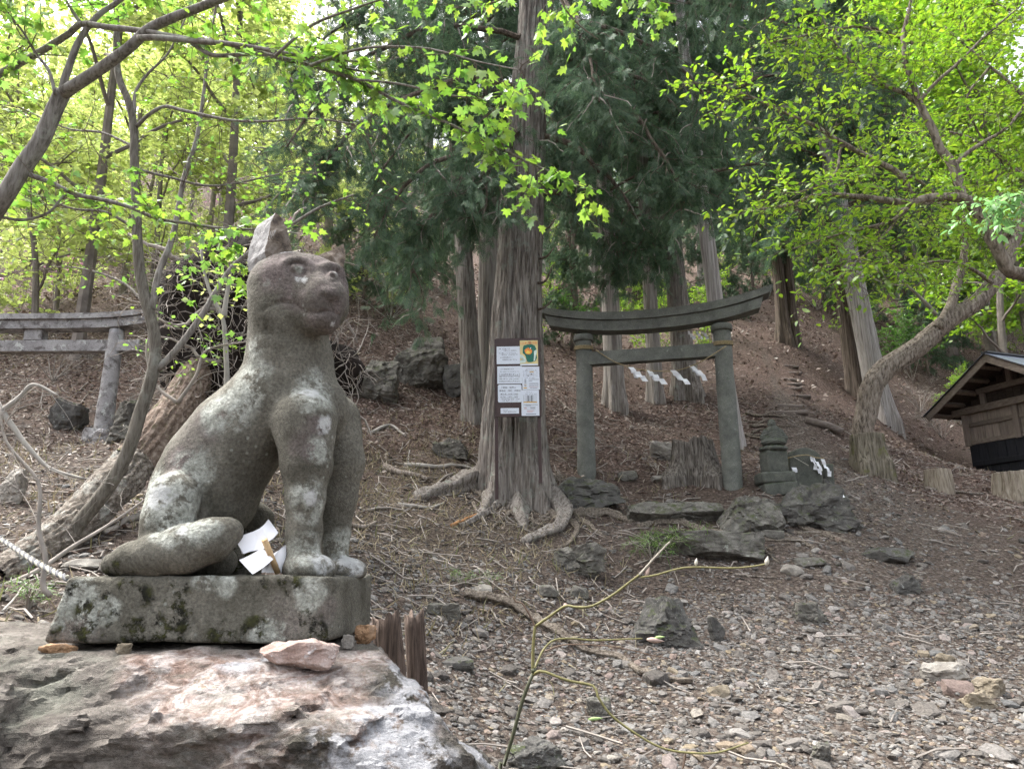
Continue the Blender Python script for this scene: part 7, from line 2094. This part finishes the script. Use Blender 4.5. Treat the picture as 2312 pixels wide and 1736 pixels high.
def mat_stones():
    t = NT('loose_stone')
    r = rand_sock(t)
    col = t.ramp(r, [(0, (0.085, 0.077, 0.07)), (.2, (0.15, 0.135, 0.12)), (.4, (0.205, 0.185, 0.165)), (.55, (0.255, 0.235, 0.215)), (.7, (0.18, 0.178, 0.172)), (.82, (0.32, 0.30, 0.275)), (.9, (0.29, 0.235, 0.16)), (.95, (0.27, 0.205, 0.18)), (1.0, (0.40, 0.385, 0.36))])
    co = t.coord('World'); g = t.noise(co, 55, 4, .7)
    col = t.mix(.8, col, t.mix(1.0, col, t.ramp(g, [(.3, .5), (.7, 1.4)]), 'MULTIPLY'))
    vm = t.node('ShaderNodeVectorMath', operation='SCALE'); t.l.new(col, vm.inputs[0]); vm.inputs['Scale'].default_value = .72
    return t.principled(vm.outputs[0], .9, t.bump(g, .6, .012), spec=.2)
M['stones'] = mat_stones()

def build_scatter():
    r_ = np.random.default_rng(121)
    base = [rock((1, .72, .34), 1, 300 + k, 7, .0) for k in range(10)] + [rock((1, .8, .5), 1, 320 + k, 6, .0) for k in range(4)]
    big = [rock((1, .75, .36), 3, 340 + k, 9, .10) for k in range(9)] + [rock((1, .8, .55), 3, 360 + k, 8, .10) for k in range(5)]
    def gravel(n, y0, y1, smin_, smed, name, lab, pmin):
        x, y = scat(n, y0, y1, r_)
        pm = path_mask(x, y) + .35 * fbm(np.stack([x, y, 0 * x], -1) * 1.4, 3, 77)
        left = np.clip(1.3 - np.abs(x + .1) / 1.7, 0, 1) * np.clip((8.0 - y) / 2.2, 0, 1)
        keep = r_.random(n) < np.clip(np.maximum(pm * 1.3, left * 1.0), pmin, 1)
        x, y = x[keep], y[keep]; m = len(x)
        z = H(x, y); s = smin_ + smed * r_.lognormal(-.35, .6, m) ; s = np.minimum(s, .075)
        nn = slope_n(x, y) + r_.normal(size=(m, 3)) * .22; dv = np.stack([r_.normal(size=m), r_.normal(size=m), 0 * x], -1)
        xx = dv - nn * (dv * nn).sum(1)[:, None] / (nn * nn).sum(1)[:, None]; xx /= np.linalg.norm(xx, axis=1)[:, None]; zz = nn / np.linalg.norm(nn, axis=1)[:, None]; yy = np.cross(zz, xx)
        mb = MB(); which = r_.integers(len(base), size=m)
        for k, (V0, T0) in enumerate(base):
            i = np.nonzero(which == k)[0]
            if not len(i): continue
            Vv = np.stack([x[i], y[i], z[i] + s[i] * .10], -1)[:, None] + s[i][:, None, None] * (V0[None, :, 0:1] * xx[i][:, None] + V0[None, :, 1:2] * yy[i][:, None] + V0[None, :, 2:3] * zz[i][:, None])
            mb.add(Vv.reshape(-1, 3), (T0[None] + (np.arange(len(i)) * len(V0))[:, None, None]).reshape(-1, 3))
        o = mb.build(name, M['stones']); tag(o, lab, 'gravel', None, 'stuff')
    gravel(44000, 3.4, 7.5, .005, .0155, 'gravel', 'small angular gravel strewn over the near path', .22)
    gravel(20000, 7.5, 12.5, .006, .014, 'gravel', 'fine gravel on the upper path towards the torii', .06)
    def pebbles(n, y0, y1, xa, xb, lab):
        x = r_.uniform(xa, xb, n); y = r_.uniform(y0, y1, n); z = H(x, y); sz = .006 + .012 * r_.lognormal(-.3, .6, n); sz = np.minimum(sz, .05)
        mb = MB(); which = r_.integers(len(base), size=n); a = r_.uniform(0, 6.28, n); ca, sa = np.cos(a), np.sin(a)
        for k, (V0, T0) in enumerate(base):
            i = np.nonzero(which == k)[0]
            Vx = V0[None, :, 0] * ca[i][:, None] - V0[None, :, 1] * sa[i][:, None]; Vy = V0[None, :, 0] * sa[i][:, None] + V0[None, :, 1] * ca[i][:, None]
            Vv = np.stack([x[i][:, None] + sz[i][:, None] * Vx, y[i][:, None] + sz[i][:, None] * Vy, z[i][:, None] + sz[i][:, None] * (V0[None, :, 2] + .1)], -1)
            mb.add(Vv.reshape(-1, 3), (T0[None] + (np.arange(len(i)) * len(V0))[:, None, None]).reshape(-1, 3))
        tag(mb.build('pebbles', M['stones']), lab, 'pebbles', None, 'stuff')
    pebbles(7000, 5.6, 10.2, -2.6, 2.4, 'small pale pebbles in the soil below the cedar')
    # larger loose stones, one by one
    meshes = [make_mesh('path_stone', V, T, Z4, M['stones']) for V, T in big]
    x, y = scat(2600, 3.7, 9.8, r_); pm = path_mask(x, y); left = np.clip(1.2 - np.abs(x + .1) / 1.5, 0, 1) * np.clip((7.2 - y) / 2, 0, 1)
    ok = (r_.random(len(x)) < np.maximum(pm * .9, left * .9)); x, y = x[ok][:285], y[ok][:285]
    z = H(x, y); nn = slope_n(x, y)
    for k in range(len(x)):
        o = bpy.data.objects.new('path_stone', meshes[r_.integers(len(meshes))])
        s = float(np.clip(.028 + .020 * r_.lognormal(0, .55), .03, .11)); o.scale = (s, s, s)
        q = Vector(nn[k] + r_.normal(size=3) * .18).to_track_quat('Z', 'Y').to_euler(); o.rotation_euler = q
        o.rotation_euler.rotate_axis('Z', r_.uniform(0, 6.28)); o.location = (x[k], y[k], z[k] + s * .12)
        link(o); tag(o, 'hand-sized angular loose stone lying among the gravel of the path', 'stone', 'loose stones on the path')
    # dead leaves
    def litter(n, y0, y1, size, name, lab, dens):
        x, y = scat(n, y0, y1, r_); p3 = np.stack([x, y, 0 * x], -1)
        w = np.clip(dens(x, y) + .5 * fbm(p3 * .9, 3, 55), 0.02, 1) * (1 - .8 * np.clip(path_mask(x, y) * 1.3, 0, 1))
        k = r_.random(n) < w; x, y = x[k], y[k]; m = len(x); z = H(x, y) + .012
        nr = slope_n(x, y) + r_.normal(size=(m, 3)) * .45; dv = r_.normal(size=(m, 3)); dv[:, 2] *= .3
        V, T = leaves_geo('dead', np.stack([x, y, z], -1), dv, nr, size * r_.uniform(.6, 1.3, m), r_)
        o = mesh_obj(name, V, T, Z4, M['litter']); tag(o, lab, 'leaf litter', None, 'stuff')
    litter(52000, 8.0, 15.5, .062, 'leaf_litter', 'reddish-brown dead leaves covering the slope around the torii', lambda x, y: np.clip((y - 9.3) / 2, 0, 1) * .9)
    litter(38000, 15.5, 32, .11, 'leaf_litter', 'dead leaves on the upper hillside among the cedars', lambda x, y: .75 + 0 * x)
    litter(9000, 4.2, 9.5, .055, 'leaf_litter', 'dead leaves on the left slope below the pale torii', lambda x, y: np.clip((-x - 1.6) / 1.2, 0, 1) * .8)
    litter(16000, 4, 11, .038, 'leaf_litter', 'scattered leaf scraps on the path and dry grass', lambda x, y: .3 + 0 * x)
    # dry grass
    def grass(n, y0, y1, lab, dens, hgt, mat='dry_grass', name='dry_grass'):
        x, y = scat(n, y0, y1, r_); k = r_.random(n) < np.clip(dens(x, y) + .5 * fbm(np.stack([x, y, 0 * x], -1) * 2.2, 3, 66), 0, 1) * (1 - np.clip(path_mask(x, y) * 1.6, 0, 1))
        x, y = x[k], y[k]; m = len(x); z = H(x, y) - .005
        dv = r_.normal(size=(m, 3)) * .8 + np.array([0, 0, .55]); nr = r_.normal(size=(m, 3))
        V, T = leaves_geo('blade', np.stack([x, y, z], -1), dv, nr, hgt * r_.uniform(.5, 1.4, m), r_)
        o = mesh_obj(name, V, T, Z4, M[mat]); tag(o, lab, 'grass', None, 'stuff')
    grass(40000, 5.2, 12.5, 'dry grass on the bank between statue and torii', lambda x, y: np.clip(1.1 - np.abs(x + .9) / 2.2, 0, 1) * np.clip(1.3 - np.abs(y - 9) / 3.2, 0, 1) * .9, .13)
    grass(14000, 3.2, 9, 'dry grass on the slope at far left', lambda x, y: np.clip((-x - 1.2) / 1.5, 0, 1) * .55, .12)
    grass(9000, 9, 18, 'sparse dry stalks on the leafy hillside', lambda x, y: .12 + 0 * x, .14)
    # twig litter
    mb = MB(); x, y = scat(3600, 3.8, 15, r_); qs, rs = [], []
    for k in range(len(x)):
        if path_mask(x[k:k + 1], y[k:k + 1])[0] > .3 and r_.random() < .8: continue
        a = r_.uniform(0, 6.28); L = r_.uniform(.06, .38); e = np.array([math.cos(a), math.sin(a)]) * L / 2
        q = np.array([[x[k] - e[0], y[k] - e[1], 0], [x[k] + r_.normal() * .02, y[k] + r_.normal() * .02, 0], [x[k] + e[0], y[k] + e[1], 0]])
        qs.append(q); rs.append(r_.uniform(.0025, .008))
    Q3 = np.array(qs); Q3[:, :, 2] = H(Q3[:, :, 0], Q3[:, :, 1]) + .008 + r_.random(Q3.shape[:2]) * .03
    for q, rr_ in zip(Q3, rs): mb.tube(q, rr_, 4, False)
    tag(mb.build('twig_litter', M['grey_twig']), 'small dead twigs littering the forest floor', 'twigs', None, 'stuff')
build_scatter()
